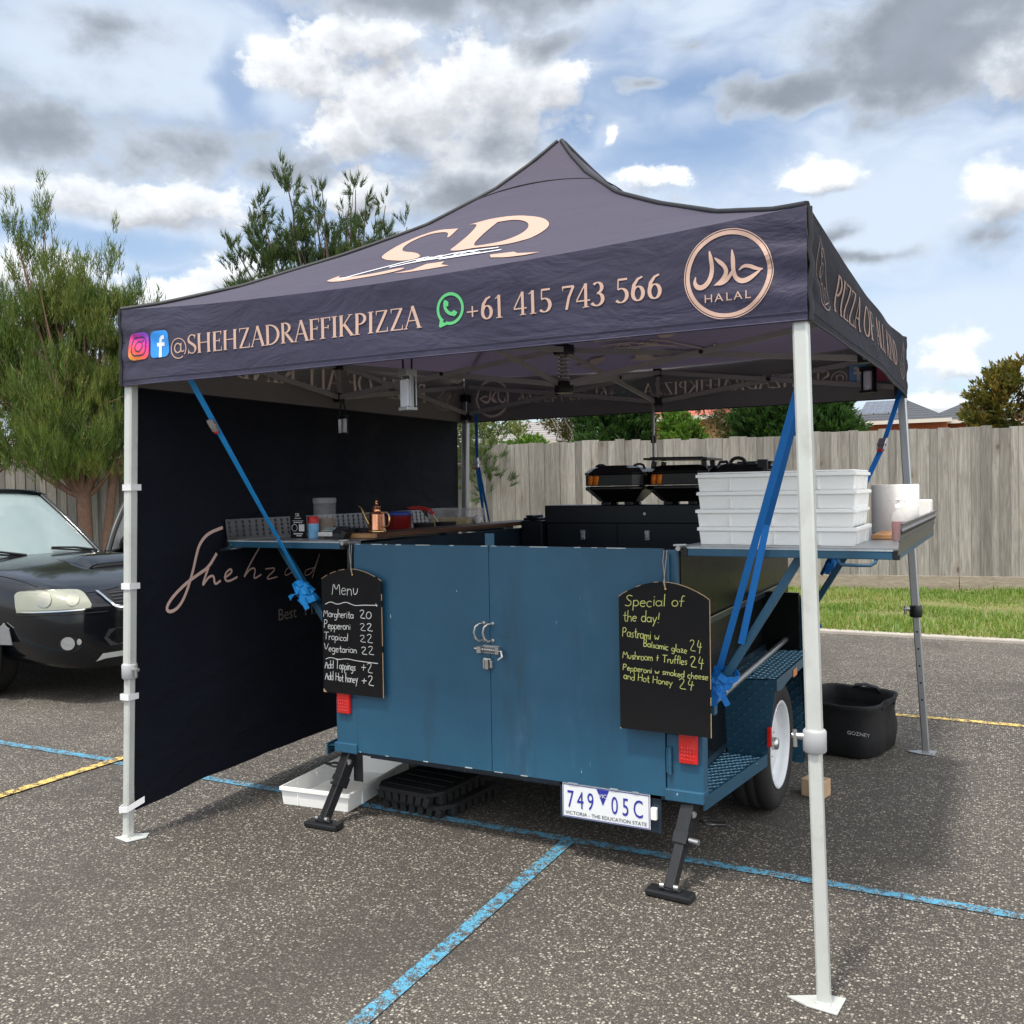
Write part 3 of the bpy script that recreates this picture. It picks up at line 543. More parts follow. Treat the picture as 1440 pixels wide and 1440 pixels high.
line(-1.214, -4.0, -1.20, 5.0, .07, 'yellow_line', 'yellow_line', .008); line(1.2, 3.90, 9, 4.02, .07, 'yellow_line', 'yellow_line')

# ------------------------------------------------------------------ paling fence
def fence():
    t = thing('paling_fence', 'long weathered grey timber paling fence behind the trailer', 'fence', tuple(FA + FD * 33))
    mb = MB(); s = 9.0; i = 0; rnd = random.Random(5)
    while s < 50:
        w = rnd.uniform(.118, .142); top = 2.305 + rnd.uniform(-.02, .014) + (.012 if (i // 19) % 2 else -.012) + (s - 20) * .0038
        c = FA + FD * (s + w / 2) + FN * (.030 + .017 * (i % 2) + rnd.uniform(-.003, .003)); rot = Matrix.Rotation(math.atan2(FD.y, FD.x) + rnd.uniform(-.012, .012), 3, 'Z') @ Matrix.Rotation(rnd.uniform(-.004, .004), 3, 'Y')
        mb.box(c + V(0, 0, (top + .16) / 2), (w + (.016 if i % 2 else 0.004), .016, top - .16), rot); s += w - .001 + (rnd.random() < .12) * .006; i += 1
    mb.build('palings', M['paling'], t)
    mb = MB()
    for i in range(17):
        mb = MB(); a = 9 + i * 2.43; mb.bar(FA + FD * a + FN * .052 + V(0, 0, .13), FA + FD * (a + 2.42) + FN * .052 + V(0, 0, .13), .03, .225); mb.build('plinth_board', M['plinth'], t, bevel=.004)
    mb = MB()
    for i in range(17): MB().bar(FA + FD * (9 + i * 2.43) - FN * .06 + V(0, 0, 0), FA + FD * (9 + i * 2.43) - FN * .06 + V(0, 0, 2.2), .1).build('post', M['paling'], t)
    for z in (.5, 1.2, 1.95): MB().bar(FA + FD * 9 - FN * .0 + V(0, 0, z), FA + FD * 50 - FN * .0 + V(0, 0, z), .04, .07).build('rail', M['paling'], t)
fence()

# ------------------------------------------------------------------ trees
def leafmesh(name, P, D, k, L, Wd, spread, mat, parent, rise=.0, quad=False, run=.12):
    N = len(P); P = np.repeat(P, k, 0); D = np.repeat(D, k, 0); n = len(P)
    rv = RNG.normal(size=(n, 3)); rv /= np.linalg.norm(rv, axis=1, keepdims=True)
    d = D + rv * spread + np.array([0, 0, rise]); d /= np.linalg.norm(d, axis=1, keepdims=True)
    b = P + D * RNG.uniform(-run, run, (n, 1)) + RNG.normal(size=(n, 3)) * run * .12
    sd = np.cross(d, RNG.normal(size=(n, 3))); sd /= np.linalg.norm(sd, axis=1, keepdims=True) + 1e-9
    l = L * RNG.uniform(.6, 1.35, (n, 1)); w = Wd * RNG.uniform(.7, 1.3, (n, 1)) / 2
    if quad:
        mid = b + d * l * .45; vs = np.stack([b, mid + sd * w, b + d * l, mid - sd * w], 1).reshape(-1, 3); q = 4
    else: vs = np.stack([b - sd * w, b + sd * w, b + d * l], 1).reshape(-1, 3); q = 3
    off = np.array(WL[parent.name]); me = bpy.data.meshes.new(name)
    me.from_pydata((vs - off).tolist(), [], np.arange(n * q).reshape(-1, q).tolist()); me.materials.append(mat)
    o = bpy.data.objects.new(name, me); C.objects.link(o); o.parent = parent; WL[o.name] = WL[parent.name]; return o
def lobe_points(lobes, n, gap=.0, gf=1.2, seed=0, inner=2.4):
    vol = np.array([l[3] * l[4] * l[5] for l in lobes]) ** .75; vol /= vol.sum(); P = []; D = []
    for l, f in zip(lobes, vol):
        c = np.array(l[:3]); r = np.array(l[3:6]); m = int(n * f * 1.6)
        u = RNG.normal(size=(m, 3)); u /= np.linalg.norm(u, axis=1, keepdims=True); rr = RNG.uniform(0, 1, (m, 1)) ** (1 / inner)
        p = c + u * rr * r; kp = np.array([mnoise.noise(Vector((q * gf + seed).tolist())) > gap for q in p]) if gap > -1 else np.ones(m, bool)
        o = p - (c - np.array([0, 0, r[2] * .7])); o /= np.linalg.norm(o, axis=1, keepdims=True); P.append(p[kp]); D.append(o[kp])
    return np.concatenate(P), np.concatenate(D)
def limbs(mb, base, tips, r0, rnd, wob=.25, n=7, split=.25):
    base = Vector(base)
    for t in tips:
        t = Vector(t); pts = []; k = rnd.uniform(-1, 1)
        for i in range(n + 1):
            q = i / n; p = base.lerp(t, q); p.z = base.z + (t.z - base.z) * (q ** 1.15)
            ww = wob * math.sin(q * PI); pts.append(p + Vector((rnd.uniform(-1, 1), rnd.uniform(-1, 1), rnd.uniform(-.3, .3))) * ww * .35)
        L = (t - base).length; mb.tube(pts, [r0 * (1 - .88 * i / n) * rnd.uniform(.9, 1.1) for i in range(n + 1)], 7)
def twigs(mb, base, P, n, rnd, r=.012):
    """thin pale twigs running from inside the crown to some of the leaf clumps"""
    for _ in range(n):
        p = Vector(P[rnd.randrange(len(P))]); q = Vector(base).lerp(p, rnd.uniform(.45, .7)); q.z += rnd.uniform(-.1, .2)
        m = q.lerp(p, .5) + Vector((rnd.uniform(-.1, .1), rnd.uniform(-.1, .1), -.06)); mb.tube([q, m, p], [r, r * .7, r * .3], 5, caps=False)
LA = Vector((.8825, .4700, 0)); LB = Vector((-.4700, .8825, 0))      # sideways and away, as seen from the car park
def olive_tree():
    base = V(-11.28, 8.4, 0); t = thing('bottlebrush_tree', 'tall olive green fine leaved tree behind the black car', 'tree', tuple(base)); rnd = random.Random(2)
    at = lambda a, b, z: tuple(base + LA * a + LB * b + V(0, 0, z))
    spires = [(-.72, .2, 7.3, -.5, 4.9), (-1.1, -.2, 6.85, -.8, 4.8), (-.25, .6, 6.1, -.2, 4.6), (.2, -.2, 5.9, .15, 4.5), (.60, .1, 6.45, .45, 4.4), (1.12, .2, 5.75, .8, 4.0), (.85, -.4, 5.6, .6, 4.1), (1.35, .1, 5.1, .95, 3.7), (-1.7, .3, 5.7, -1.3, 4.2), (-2.3, 0, 5.3, -1.8, 3.9), (-.5, -.6, 5.7, -.4, 4.3)]
    lobes = []
    for a, b, z, a0, z0 in spires:
        for i in range(6):
            q = i / 5; s = .46 * (1 - q) ** 1.1 + .11; lobes.append((*at(a0 + (a - a0) * q, b * q, z0 + (z - z0) * q), s, s, s * 1.15))
    for a, b, z, r, h in ((-.8, 0, 4.0, .9, .8), (.35, .1, 3.9, .8, .75), (-1.7, .2, 3.4, 1.0, .8), (-.2, -.5, 3.3, 1.0, .8), (.75, -.1, 3.1, .75, .8), (-1.2, -.4, 2.7, .95, .6), (.1, -.6, 2.5, .9, .55), (1.0, .3, 2.35, .8, .6), (-.5, .5, 2.55, 1.0, .65), (-.2, -.7, 2.35, .9, .5), (.6, -.5, 2.45, .8, .55), (-1.6, -.3, 2.5, .9, .5), (-2.4, .2, 2.3, .9, .6), (.6, .5, 3.4, .8, .8), (-2.4, 0, 2.9, .9, .7), (-.1, .8, 3.4, 1.1, .9)): lobes.append((*at(a, b, z), r, r, h))
    P, D = lobe_points(lobes, 11000, .0, 2.3, 4); D = D * .45 + np.array([0, 0, .8]); D /= np.linalg.norm(D, axis=1, keepdims=True)
    leafmesh('crown', P, D, 13, .15, .013, .55, M['leafA'], t, .25, run=.15)
    mb = MB(); mb.tube([at(0, 0, -.1), at(.02, 0, .8), at(.0, 0, 1.65)], [.15, .125, .12], 10); mb.tube([at(.3, .1, -.1), at(.36, .1, .9), at(.5, .1, 1.9), at(.62, .1, 2.8)], [.10, .085, .07, .05], 9)
    tips = [at(a0 + (a - a0) * .75, b * .75, z0 + (z - z0) * .72) for a, b, z, a0, z0 in spires]; limbs(mb, at(0, 0, 1.5), tips, .062, rnd)
    limbs(mb, at(0, 0, 1.55), [at(-1.5, -.3, 2.6), at(-2.0, 0, 3.2), at(1.1, -.1, 2.9), at(.8, -.4, 3.2), at(-.6, -.5, 3.3)], .05, rnd)
    limbs(mb, at(.5, .1, 1.9), [at(1.3, .1, 2.5), at(1.2, .3, 3.6)], .04, rnd); twigs(mb, at(-.2, 0, 2.6), P, 170, rnd, .012)
    mb.build('trunk', M['bark_red'], t)
olive_tree()
def needle_tree():
    base = V(-6.05, 9.35, 0); t = thing('casuarina_tree', 'dark open needle leaved tree rising behind the tent roof', 'tree', tuple(base)); rnd = random.Random(8)
    at = lambda a, b, z: tuple(base + LA * a + LB * b + V(0, 0, z))
    spires = [(-.94, 0, 6.95, -.7, 4.6), (-.55, .3, 6.75, -.4, 4.4), (-1.55, .1, 6.35, -1.0, 4.4), (-1.30, -.2, 6.3, -1.0, 4.3), (-.30, -.1, 6.55, -.1, 4.3), (.22, .1, 6.6, .1, 4.2), (.0, .4, 6.3, 0, 4.2), (.72, 0, 6.3, .5, 4.0), (.45, -.3, 6.35, .3, 4.1), (1.05, .2, 6.0, .7, 3.9), (-1.8, 0, 5.7, -1.3, 4.2), (-1.75, .2, 5.25, -1.2, 4.0), (1.5, 0, 5.5, 1.0, 3.6), (-.75, -.3, 5.9, -.6, 4.4)]
    lobes = []; tl = []
    for a, b, z, a0, z0 in spires:
        for i in range(6):
            q = .15 + .85 * i / 5; s = .40 * (1 - q) + .19; lobes.append((*at(a0 + (a - a0) * q, b * q, z0 + (z - z0) * q), s, s, s * 1.2))
        tl.append(at(a0 + (a - a0) * .97, b * .97, z0 + (z - z0) * .97))
    for a, b, z, r, h in ((-.5, 0, 4.6, 1.2, .5), (.5, .2, 4.3, 1.2, .6), (1.4, .2, 3.6, 1.1, .8), (0, -.4, 3.2, 1.5, .8), (2.0, .1, 2.2, .8, .55), (2.25, -.3, 1.75, .5, .45), (-1.0, 0, 3.4, 1.1, .8)): lobes.append((*at(a, b, z), r, r, h))
    P, D = lobe_points(lobes, 7200, .08, 3.4, 9, 1.7)
    leafmesh('crown', P, D, 20, .13, .013, .62, M['leafB'], t, .30, run=.07)
    mb = MB(); mb.tube([at(0, 0, -.1), at(.03, 0, 1.2), at(-.05, 0, 2.6)], [.17, .14, .12], 10); limbs(mb, at(-.05, 0, 2.4), tl, .055, rnd, .3)
    limbs(mb, at(0, 0, 2.0), [at(2.2, -.2, 2.0), at(1.6, .1, 3.4), at(-1.1, 0, 3.6)], .05, rnd); twigs(mb, at(0, 0, 3.4), P, 150, rnd, .010)
    mb.build('trunk', M['bark'], t)
needle_tree()
def back_tree(name, label, base, lobes, mat, bark, n, k, L, Wd, spread, tips, r0, gap=-.1, gf=1.0, rise=.1, quad=True, group=None, rtr=None, tw=60, trunk_top=.35):
    base = Vector(base); t = thing(name, label, 'tree', tuple(base), group); rnd = random.Random(hash(label) % 1000 if False else len(label)); P, D = lobe_points(lobes, n, gap, gf, len(label))
    leafmesh('crown', P, D, k, L, Wd, spread, mat, t, rise, quad, run=L * .7)
    mb = MB(); top = base + V(0, 0, trunk_top); mb.tube([base - V(0, 0, .2), base.lerp(top, .5) + V(.03, 0, 0), top], [r0 * 1.3, r0 * 1.1, r0], 9); limbs(mb, top, tips, r0 * .6, rnd, .45); twigs(mb, top, P, tw, rnd, r0 * .12)
    mb.build('trunk', bark, t)
def ell(base, lst): b = Vector(base); return [(b.x + a, b.y + d, z, r, r2, h) for a, d, z, r, r2, h in lst]
G1 = 'trees and bushes beyond the fence'
b = (-9.4, 19.6, 0); back_tree('young_gum_tree', 'light green loose gum tree above the back left tent leg', b, ell(b, [(-1.0, 0, 3.3, 1.0, .9, .9), (.2, .2, 3.5, .9, .9, .7), (1.0, -.2, 2.7, .8, .8, .7), (-.3, 0, 4.1, .8, .8, .5), (-2.2, .2, 3.4, 1.2, 1, 1.2)]), M['leafD'], M['bark_w'], 1500, 7, .17, .05, .9, [(-10, 19.6, 4.2), (-8.6, 19.7, 3.9), (-8.9, 19.3, 3.0)], .07, -.02, 1.6, -.1, group=G1, trunk_top=1.6)
b = (-8.15, 19.2, 0); back_tree('leafy_bush', 'yellow green leafy bush just above the fence left of white branches', b, ell(b, [(0, 0, 2.3, .75, .6, .55), (.5, 0, 2.5, .5, .5, .5)]), M['leafE'], M['bark'], 700, 8, .11, .06, .9, [(-8.3, 19.2, 2.5), (-7.8, 19.2, 2.7)], .05, -.3, 1.5, .1, group=G1, trunk_top=1.2, tw=20)
b = (-6.9, 20.2, 0); back_tree('gum_tree', 'brownish gum tree with bare white branches behind the fence', b, ell(b, [(-.6, .3, 3.7, .9, .8, .9), (.4, .4, 3.9, .9, .8, .8), (0, .5, 3.0, .9, .7, .6), (.9, .3, 3.3, .6, .6, .9), (-.2, .3, 4.7, 1.0, .9, .6)]), M['leafG'], M['bark_w'], 1500, 8, .13, .035, .9, [(-7.6, 19.9, 3.9), (-7.3, 19.7, 3.5), (-6.6, 19.7, 3.8), (-6.1, 19.8, 3.6), (-7.0, 19.6, 4.4), (-6.3, 19.6, 4.3)], .07, .0, 1.6, -.1, group=G1, trunk_top=2.2, tw=60)
b = (-5.35, 19.5, 0); back_tree('conifer_tree', 'dark green conifer left of the red roofed house', b, ell(b, [(-.5, .2, 3.3, .75, .7, .9), (.25, 0, 3.2, .75, .7, .8), (-.2, 0, 2.5, 1.0, .8, .8), (.55, -.2, 2.6, .5, .5, .6), (-.5, .2, 4.3, .6, .6, .6), (.2, .1, 4.0, .6, .6, .7)]), M['leafC'], M['bark'], 2300, 14, .15, .045, .55, [(-5.6, 19.5, 4), (-5.1, 19.5, 3.8)], .08, -.28, 1.8, .1, group=G1, trunk_top=1.5, tw=20)
b = (-3.52, 19.2, 0); back_tree('round_bush', 'bright green bush standing before the apricot house wall', b, ell(b, [(0, 0, 2.75, .55, .5, .55), (-.2, 0, 3.1, .35, .3, .4), (.2, 0, 2.4, .55, .5, .5)]), M['leafE'], M['bark'], 900, 12, .11, .04, .7, [(-3.6, 19.2, 3.1), (-3.3, 19.2, 2.9)], .05, -.3, 1.8, .2, group=G1, trunk_top=1.2, tw=20)
b = (-2.75, 20.4, 0); back_tree('brown_gum_tree', 'brown twiggy gum tree right of the apricot house wall', b, ell(b, [(-.4, 0, 3.7, .8, .7, .6), (.35, 0, 3.5, .8, .7, .8), (.2, 0, 2.8, .6, .6, .4), (0, 0, 4.4, 1.0, .8, .5)]), M['leafG'], M['bark_w'], 1200, 8, .12, .035, .9, [(-3.3, 20.1, 3.7), (-2.9, 19.9, 3.2), (-2.4, 20, 3.8), (-3.0, 19.9, 4.2)], .06, -.02, 1.7, -.05, group=G1, trunk_top=2.2)
b = (-.85, 19.4, 0); back_tree('broad_conifer', 'broad dark conifer left of the house with solar panels', b, ell(b, [(-.7, 0, 3.0, .8, .7, .9), (.1, 0, 3.0, .85, .7, .75), (.75, -.1, 2.75, .75, .6, .6), (-.2, 0, 2.4, 1.3, .8, .6), (-.6, 0, 3.9, .7, .6, .6), (.75, 0, 3.3, .45, .4, .3)]), M['leafC'], M['bark'], 2800, 14, .16, .05, .5, [(-1.2, 19.4, 3.8), (-.5, 19.4, 3.5)], .09, -.3, 1.8, .1, group=G1, trunk_top=1.4, tw=20)
b = (3.75, 21.3, 0); back_tree('bronze_gum_tree', 'round crowned bronze green gum tree at far right', b, ell(b, [(-.45, 0, 3.5, .75, .75, .7), (.2, 0, 3.85, .85, .8, .55), (.9, .1, 3.5, .8, .8, .65), (.2, -.2, 3.2, .8, .7, .5), (-.75, 0, 3.0, .5, .5, .45), (1.5, 0, 3.2, .7, .7, .7)]), M['leafJ'], M['bark'], 2000, 11, .12, .05, .8, [(3.3, 21.2, 3.5), (3.9, 21.1, 3.8), (4.4, 21.3, 3.5), (3.6, 21.0, 3.2)], .06, -.12, 1.7, .1, group=G1, trunk_top=2.2)
b = (-24.5, 17.5, 0); back_tree('rusty_gum_tree', 'rusty brown gum tree at the far left edge', b, ell(b, [(0, 0, 6.3, 1.6, 1.5, 1.2), (-1.2, 0, 5.2, 1.6, 1.5, 1.3), (1.0, 0, 5.2, 1.2, 1.2, 1.2), (.2, 0, 3.8, 1.8, 1.5, 1.2)]), M['leafG'], M['bark'], 2000, 9, .18, .07, .8, [(-24.8, 17.5, 6), (-23.8, 17.5, 5.5)], .14, -.1, 1.0, .1, group=G1, trunk_top=2.5)

# ------------------------------------------------------------------ houses
def hip(mb, x0, x1, y0, y1, z0, z1, inset, m=0, ov=.35):
    x0 -= ov; x1 += ov; y0 -= ov; y1 += ov; yc = (y0 + y1) / 2
    a = [(x0, y0, z0), (x1, y0, z0), (x1, y1, z0), (x0, y1, z0), (x0 + inset, yc, z1), (x1 - inset, yc, z1)]
    mb.add(a, [(0, 1, 5, 4), (1, 2, 5), (2, 3, 4, 5), (3, 0, 4), (3, 2, 1, 0)], m)
def house(name, label, loc, walls, roofs, wm, rm, extra=None):
    t = thing(name, label, 'house', loc); mb = MB()
    for w in walls: mb.bx(*w)
    mb.build('wall', wm, t); mb = MB()
    for r in roofs: hip(mb, *r)
    mb.build('roof', rm, t)
    mb = MB()
    for r in roofs:
        x0, x1, y0, y1, z0 = r[:5]; mb.bx(x0 - .42, x1 + .42, y0 - .43, y0 - .36, z0 - .13, z0 - .01)
    mb.build('gutter', M['pale_wall'], t)
    if extra: extra(t)
    return t
house('apricot_house', 'apricot rendered house with a red tiled roof behind the fence', (-4, 26, 0), [(-6.0, -1.6, 23.6, 31, 0, 3.62)], [(-6.0, -3.95, 23.6, 31, 3.62, 5.6, 1.2)], M['orange_wall'], M['tile_red'])
def panels(t):
    for i in range(3):
        for j in range(2):
            mb = MB(); x = -.95 + i * .46; f0 = .30 + j * .32; y0 = 29.65 + 2.85 * f0; z0 = 3.62 + .86 * f0; y1 = y0 + 2.85 * .30; z1 = z0 + .86 * .30; e = .05
            a = [(x, y0, z0 + e), (x + .43, y0, z0 + e), (x + .43, y1, z1 + e), (x, y1, z1 + e)]; q = lambda p, d: (p[0], p[1], p[2] + d)
            mb.add(a, [(0, 1, 2, 3)], 0); mb.add([q(a[0], -.04), q(a[1], -.04), a[1], a[0]], [(0, 1, 2, 3)], 1)
            for u in (.0, .5, 1.0): mb.bar(Vector(a[0]).lerp(Vector(a[1]), u), Vector(a[3]).lerp(Vector(a[2]), u), .018, .018, m=1)
            for u in (0, .5, 1): mb.bar(Vector(a[0]).lerp(Vector(a[3]), u), Vector(a[1]).lerp(Vector(a[2]), u), .018, .016, m=1)
            o = mb.build('solar_panel', [M['solar'], M['galv']], t)
house('brick_house', 'orange brick house with dark hip roof and solar panels', (.6, 32, 0), [(-1.6, 1.75, 30, 35, 0, 3.62), (1.78, 3.3, 30.8, 35, 0, 3.60)], [(-1.6, 1.5, 30, 35, 3.62, 4.48, 1.5), (1.3, 3.3, 30.8, 35, 3.60, 4.28, 1.1)], M['brickw'], M['tile_grey'], panels)
house('pale_shed', 'low pale shed roof peeking over the fence near bronze gum', (3, 25.5, 0), [(1.75, 3.05, 25, 27, 0, 2.72)], [(1.75, 3.05, 25, 27, 2.72, 3.0, .6)], M['pale_wall'], M['tile_pale'])
house('red_roof_house', 'distant house with a red roof behind the bronze gum', (5, 40, 0), [(3.6, 8, 38, 44, 0, 3.9)], [(3.6, 8, 38, 44, 3.9, 5.0, 1.5)], M['pale_wall'], M['tile_red'])
house('grey_roof_house', 'grey tiled house roof low behind the light green gum', (-10.5, 24, 0), [(-13.0, -8.9, 23, 29, 0, 3.0)], [(-13.0, -8.9, 23, 29, 3.05, 3.9, 1.6)], M['pale_wall'], M['tile_pale'])
house('low_grey_house', 'low grey roofed house behind the fence at left', (-22, 15, 0), [(-26, -14.6, 13.2, 19, 0, 2.55)], [(-26, -14.6, 13.2, 19, 2.62, 3.5, 2.2)], M['pale_wall'], M['tile_pale'])

# ------------------------------------------------------------------ pop-up gazebo
RT = [0, .079, .248, .47, .66, .83, .93, 1.0]; RZ = [2.422, 2.454, 2.55, 2.72, 2.885, 3.09, 3.25, 3.38]
def ridge_z(t): return float(np.interp(t, RT, RZ))
def roof_z(x, y):
    dx, dy = x - 1.5, y - 1.5; mx = max(abs(dx), abs(dy)); t = 1 - mx / 1.5; s = (dy if abs(dx) > abs(dy) else dx) / mx if mx > 1e-6 else 0
    return ridge_z(t) - .048 * (1 - s * s) * (1 - t) ** 3 + .2 * t * (1 - t) * (1 - s * s) + .004 * mnoise.noise(Vector((x * 3, y * 3, 1))) * (t > .02)
def val_off(s, q, side):
    """outward wrinkle of a valance: s along 0..1, q up 0..1"""
    e = min(1, s * 14) * min(1, (1 - s) * 14); c = math.exp(-((s if s > .5 else s) - 1) ** 2 * 120) + math.exp(-s * s * 120)
    w = .010 * mnoise.noise(Vector((s * 5 + side * 9, q * 1.4 + s * 2, side * 3.1))) * e + .006 * c * math.sin(q * 17 + s * 30 + 2 * mnoise.noise(Vector((s * 40, q * 3, side)))) * min(1, q * 4) * min(1, (1 - q) * 4)
    if side == 1: w += .030 * math.sin(PI * s) * (1 - q) - .022 * math.sin(PI * min(1, s * 2.2)) * math.exp(-((q - .42) / .22) ** 2)
    return w
SIDES = {0: (V(0, 0, 0), V(1, 0, 0), V(0, -1, 0)), 1: (V(3, 0, 0), V(0, 1, 0), V(1, 0, 0)), 2: (V(3, 3, 0), V(-1, 0, 0), V(0, 1, 0)), 3: (V(0, 3, 0), V(0, -1, 0), V(-1, 0, 0))}
VB = 2.080
def val_pt(side, x, z, k=0, out=True):
    """point on a valance: x metres from its left corner seen from outside"""
    o, u, n = SIDES[side]; s = min(1, max(0, x / 3)); top = 2.422 - .048 * (1 - (2 * s - 1) ** 2); q = min(1, max(0, (z - VB) / (top - VB)))
    w = val_off(s, q, side) + .006 + (.0022 + k * .00012 if out else -.0075 - k * .00012)
    return o + u * x + n * w + V(0, 0, z)
gz = thing('pop_up_gazebo', 'dark navy printed pop up gazebo with white legs over the trailer', 'gazebo', (1.5, 1.5, 0))
def wrap_text(name, text, size, x0, z0, side, mat, parent, sx=1.0, k=8):
    """built-in sans lettering wrapped onto a valance"""
    o = plain_text(name, text, size, (0, 0, 0), V(1, 0, 0), V(0, 0, 1), mat, parent, sx, 0); off = Vector(WL.get(parent.name, (0, 0, 0)))
    for v in o.data.vertices: q = v.co + off; v.co = val_pt(side, x0 + q.x, z0 + q.z, k, True) - off
    return o
def build_gazebo():
    P4 = [('x', -1), ('y', 1), ('x', 1), ('y', -1)]
    outer = MB(); inner = MB()
    for side in range(4):
        o, u, n = SIDES[side]
        def pt(a, b, dz=0):
            t = b; s = (2 * a - 1) * (1 - t); p = V(1.5, 1.5, 0) + u * (1.5 * s) + n * (1.5 * (1 - t)); return (p.x, p.y, roof_z(p.x, p.y) + dz)
        outer.sheet(lambda a, b: pt(a, b), 36, 30); inner.sheet(lambda a, b: pt(a, b * .995, -.012), 36, 30, flip=True)
    cn = outer.build('canopy', M['roof'], gz); inner.build('canopy_lining', M['inner'], cn)
    mb = MB()
    for cx, cy in ((0, 0), (3, 0), (3, 3), (0, 3)):
        mb.tube([(cx + (1.5 - cx) * t, cy + (1.5 - cy) * t, ridge_z(t) + .004) for t in [i / 24 for i in range(24)] + [.992]], .012, 6)
    mb.build('ridge_piping', M['piping'], cn)
    mb = MB()
    for side in range(4):
        o, u, n = SIDES[side]; t = .78
        mb.tube([V(1.5, 1.5, 0) + u * (1.5 * (2 * i / 8 - 1) * (1 - t)) + n * (1.5 * (1 - t)) + V(0, 0, ridge_z(t) + .2 * t * (1 - t) * (1 - (2 * i / 8 - 1) ** 2) + .003) for i in range(9)], .0035, 5)
    mb.build('seam', M['piping'], cn)
    # SR emblem print, on the front and the back slope, its show-through painted paler underneath
    s1 = [(1.37,.684),(1.35,.69),(1.229,.732),(1.155,.697),(1.124,.598),(1.12,.493),(1.131,.427),(1.176,.386),(1.283,.326),(1.361,.301),(1.401,.327),(1.358,.386),(1.297,.425),(1.242,.445),(1.201,.484),(1.177,.549),(1.18,.63),(1.222,.683),(1.308,.666),(1.357,.625),(1.391,.549),(1.398,.572)]
    s2 = [(1.075,.216),(1.057,.185),(1.041,.157),(1.124,.124),(1.233,.134),(1.364,.145),(1.418,.166),(1.42,.189),(1.372,.196),(1.285,.171),(1.183,.165),(1.111,.176),(1.082,.19)]
    r1 = [(1.404,.715),(1.438,.729),(1.497,.753),(1.591,.746),(1.694,.715),(1.804,.646),(1.879,.558),(1.912,.481),(1.905,.405),(1.863,.348),(1.809,.324),(1.731,.329),(1.643,.34),(1.582,.331),(1.515,.361),(1.52,.407),(1.513,.536),(1.467,.693),(1.427,.716)]
    hole = [(1.576,.675),(1.646,.674),(1.715,.64),(1.778,.574),(1.812,.496),(1.806,.43),(1.758,.382),(1.676,.37),(1.616,.372),(1.594,.515)]
    r2 = [(1.517,.194),(1.6,.193),(1.606,.158),(1.661,.127),(1.572,.121),(1.466,.12),(1.404,.131),(1.483,.144)]
    r3 = [(1.806,.186),(1.851,.18),(1.915,.173),(1.944,.145),(2.051,.113),(2.004,.098),(1.927,.107),(1.834,.142)]
    ln = [[(1.11,.15),(1.2,.20),(1.28,.239),(1.365,.285),(1.457,.305)],[(1.316,.226),(1.423,.255),(1.58,.252),(1.725,.253)],[(1.384,.245),(1.513,.275),(1.599,.300),(1.79,.285)],[(1.55,.235),(1.696,.238),(1.827,.237)],[(1.42,.265),(1.44,.285),(1.45,.262),(1.48,.29),(1.49,.268),(1.52,.296),(1.54,.27)],[(1.6,.262),(1.62,.30),(1.63,.265),(1.66,.296),(1.68,.268),(1.7,.292)]]
    for rot in (0, 1):
        f = (lambda x, y: (3 - x, 3 - y)) if rot else (lambda x, y: (x, y))
        for under in (0, 1):
            def fn(x, y, k, f=f, under=under):
                x, y = f(x, y); z = roof_z(x, y); return (x, y, z - .021 - k * .0002) if under else (x, y, z + .003 + k * .0002)
            ink = Ink(fn)
            for lp in ([s1], [s2], [r1, hole], [r2], [r3]): ink.fill([smooth2(q_ + q_[:1], 2 if len(q_) > 9 else 0)[:-1] for q_ in lp], 0, 2)
            for l in ln: ink.stroke(smooth2(l, 1), .011, 1)
            ink.mb.build('emblem_print', [M['print_in'] if under else M['print_roof'], M['print_in'] if under else M['white_print']], cn)
    # valances
    for side in range(4):
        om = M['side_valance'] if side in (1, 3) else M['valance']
        def vp(a, b, out, side=side):
            x = 3 * a; top = 2.422 - .048 * (1 - (2 * a - 1) ** 2); z = VB + (top - VB) * b + (.004 * mnoise.noise(Vector((a * 12, side, 0))) if b == 0 else 0); return val_pt(side, x, z, -18 if out else 18, out)
        va = MB().sheet(lambda a, b: vp(a, b, True), 150, 16).build('valance', om, gz)
        mb = MB().sheet(lambda a, b: val_pt(side, 3 * a, VB + (2.422 - .048 * (1 - (2 * a - 1) ** 2) - VB) * b, 0, False) + SIDES[side][2] * .004, 150, 16, flip=True); mb.build('valance_lining', M['inner'], va)
        hem = MB(); hem.tube([val_pt(side, 3 * i / 60, VB + .027, 2) for i in range(61)], .0011, 4); hem.tube([val_pt(side, 3 * i / 60, VB + .002, -30) for i in range(61)], .0035, 5); hem.build('hem', M['piping'] if side else M['valance'], va)
        edge = MB(); edge.tube([val_pt(side, .004, VB + (2.42 - VB) * i / 8, -6) for i in range(9)], .009, 6); edge.build('corner_binding', M['piping'], va)
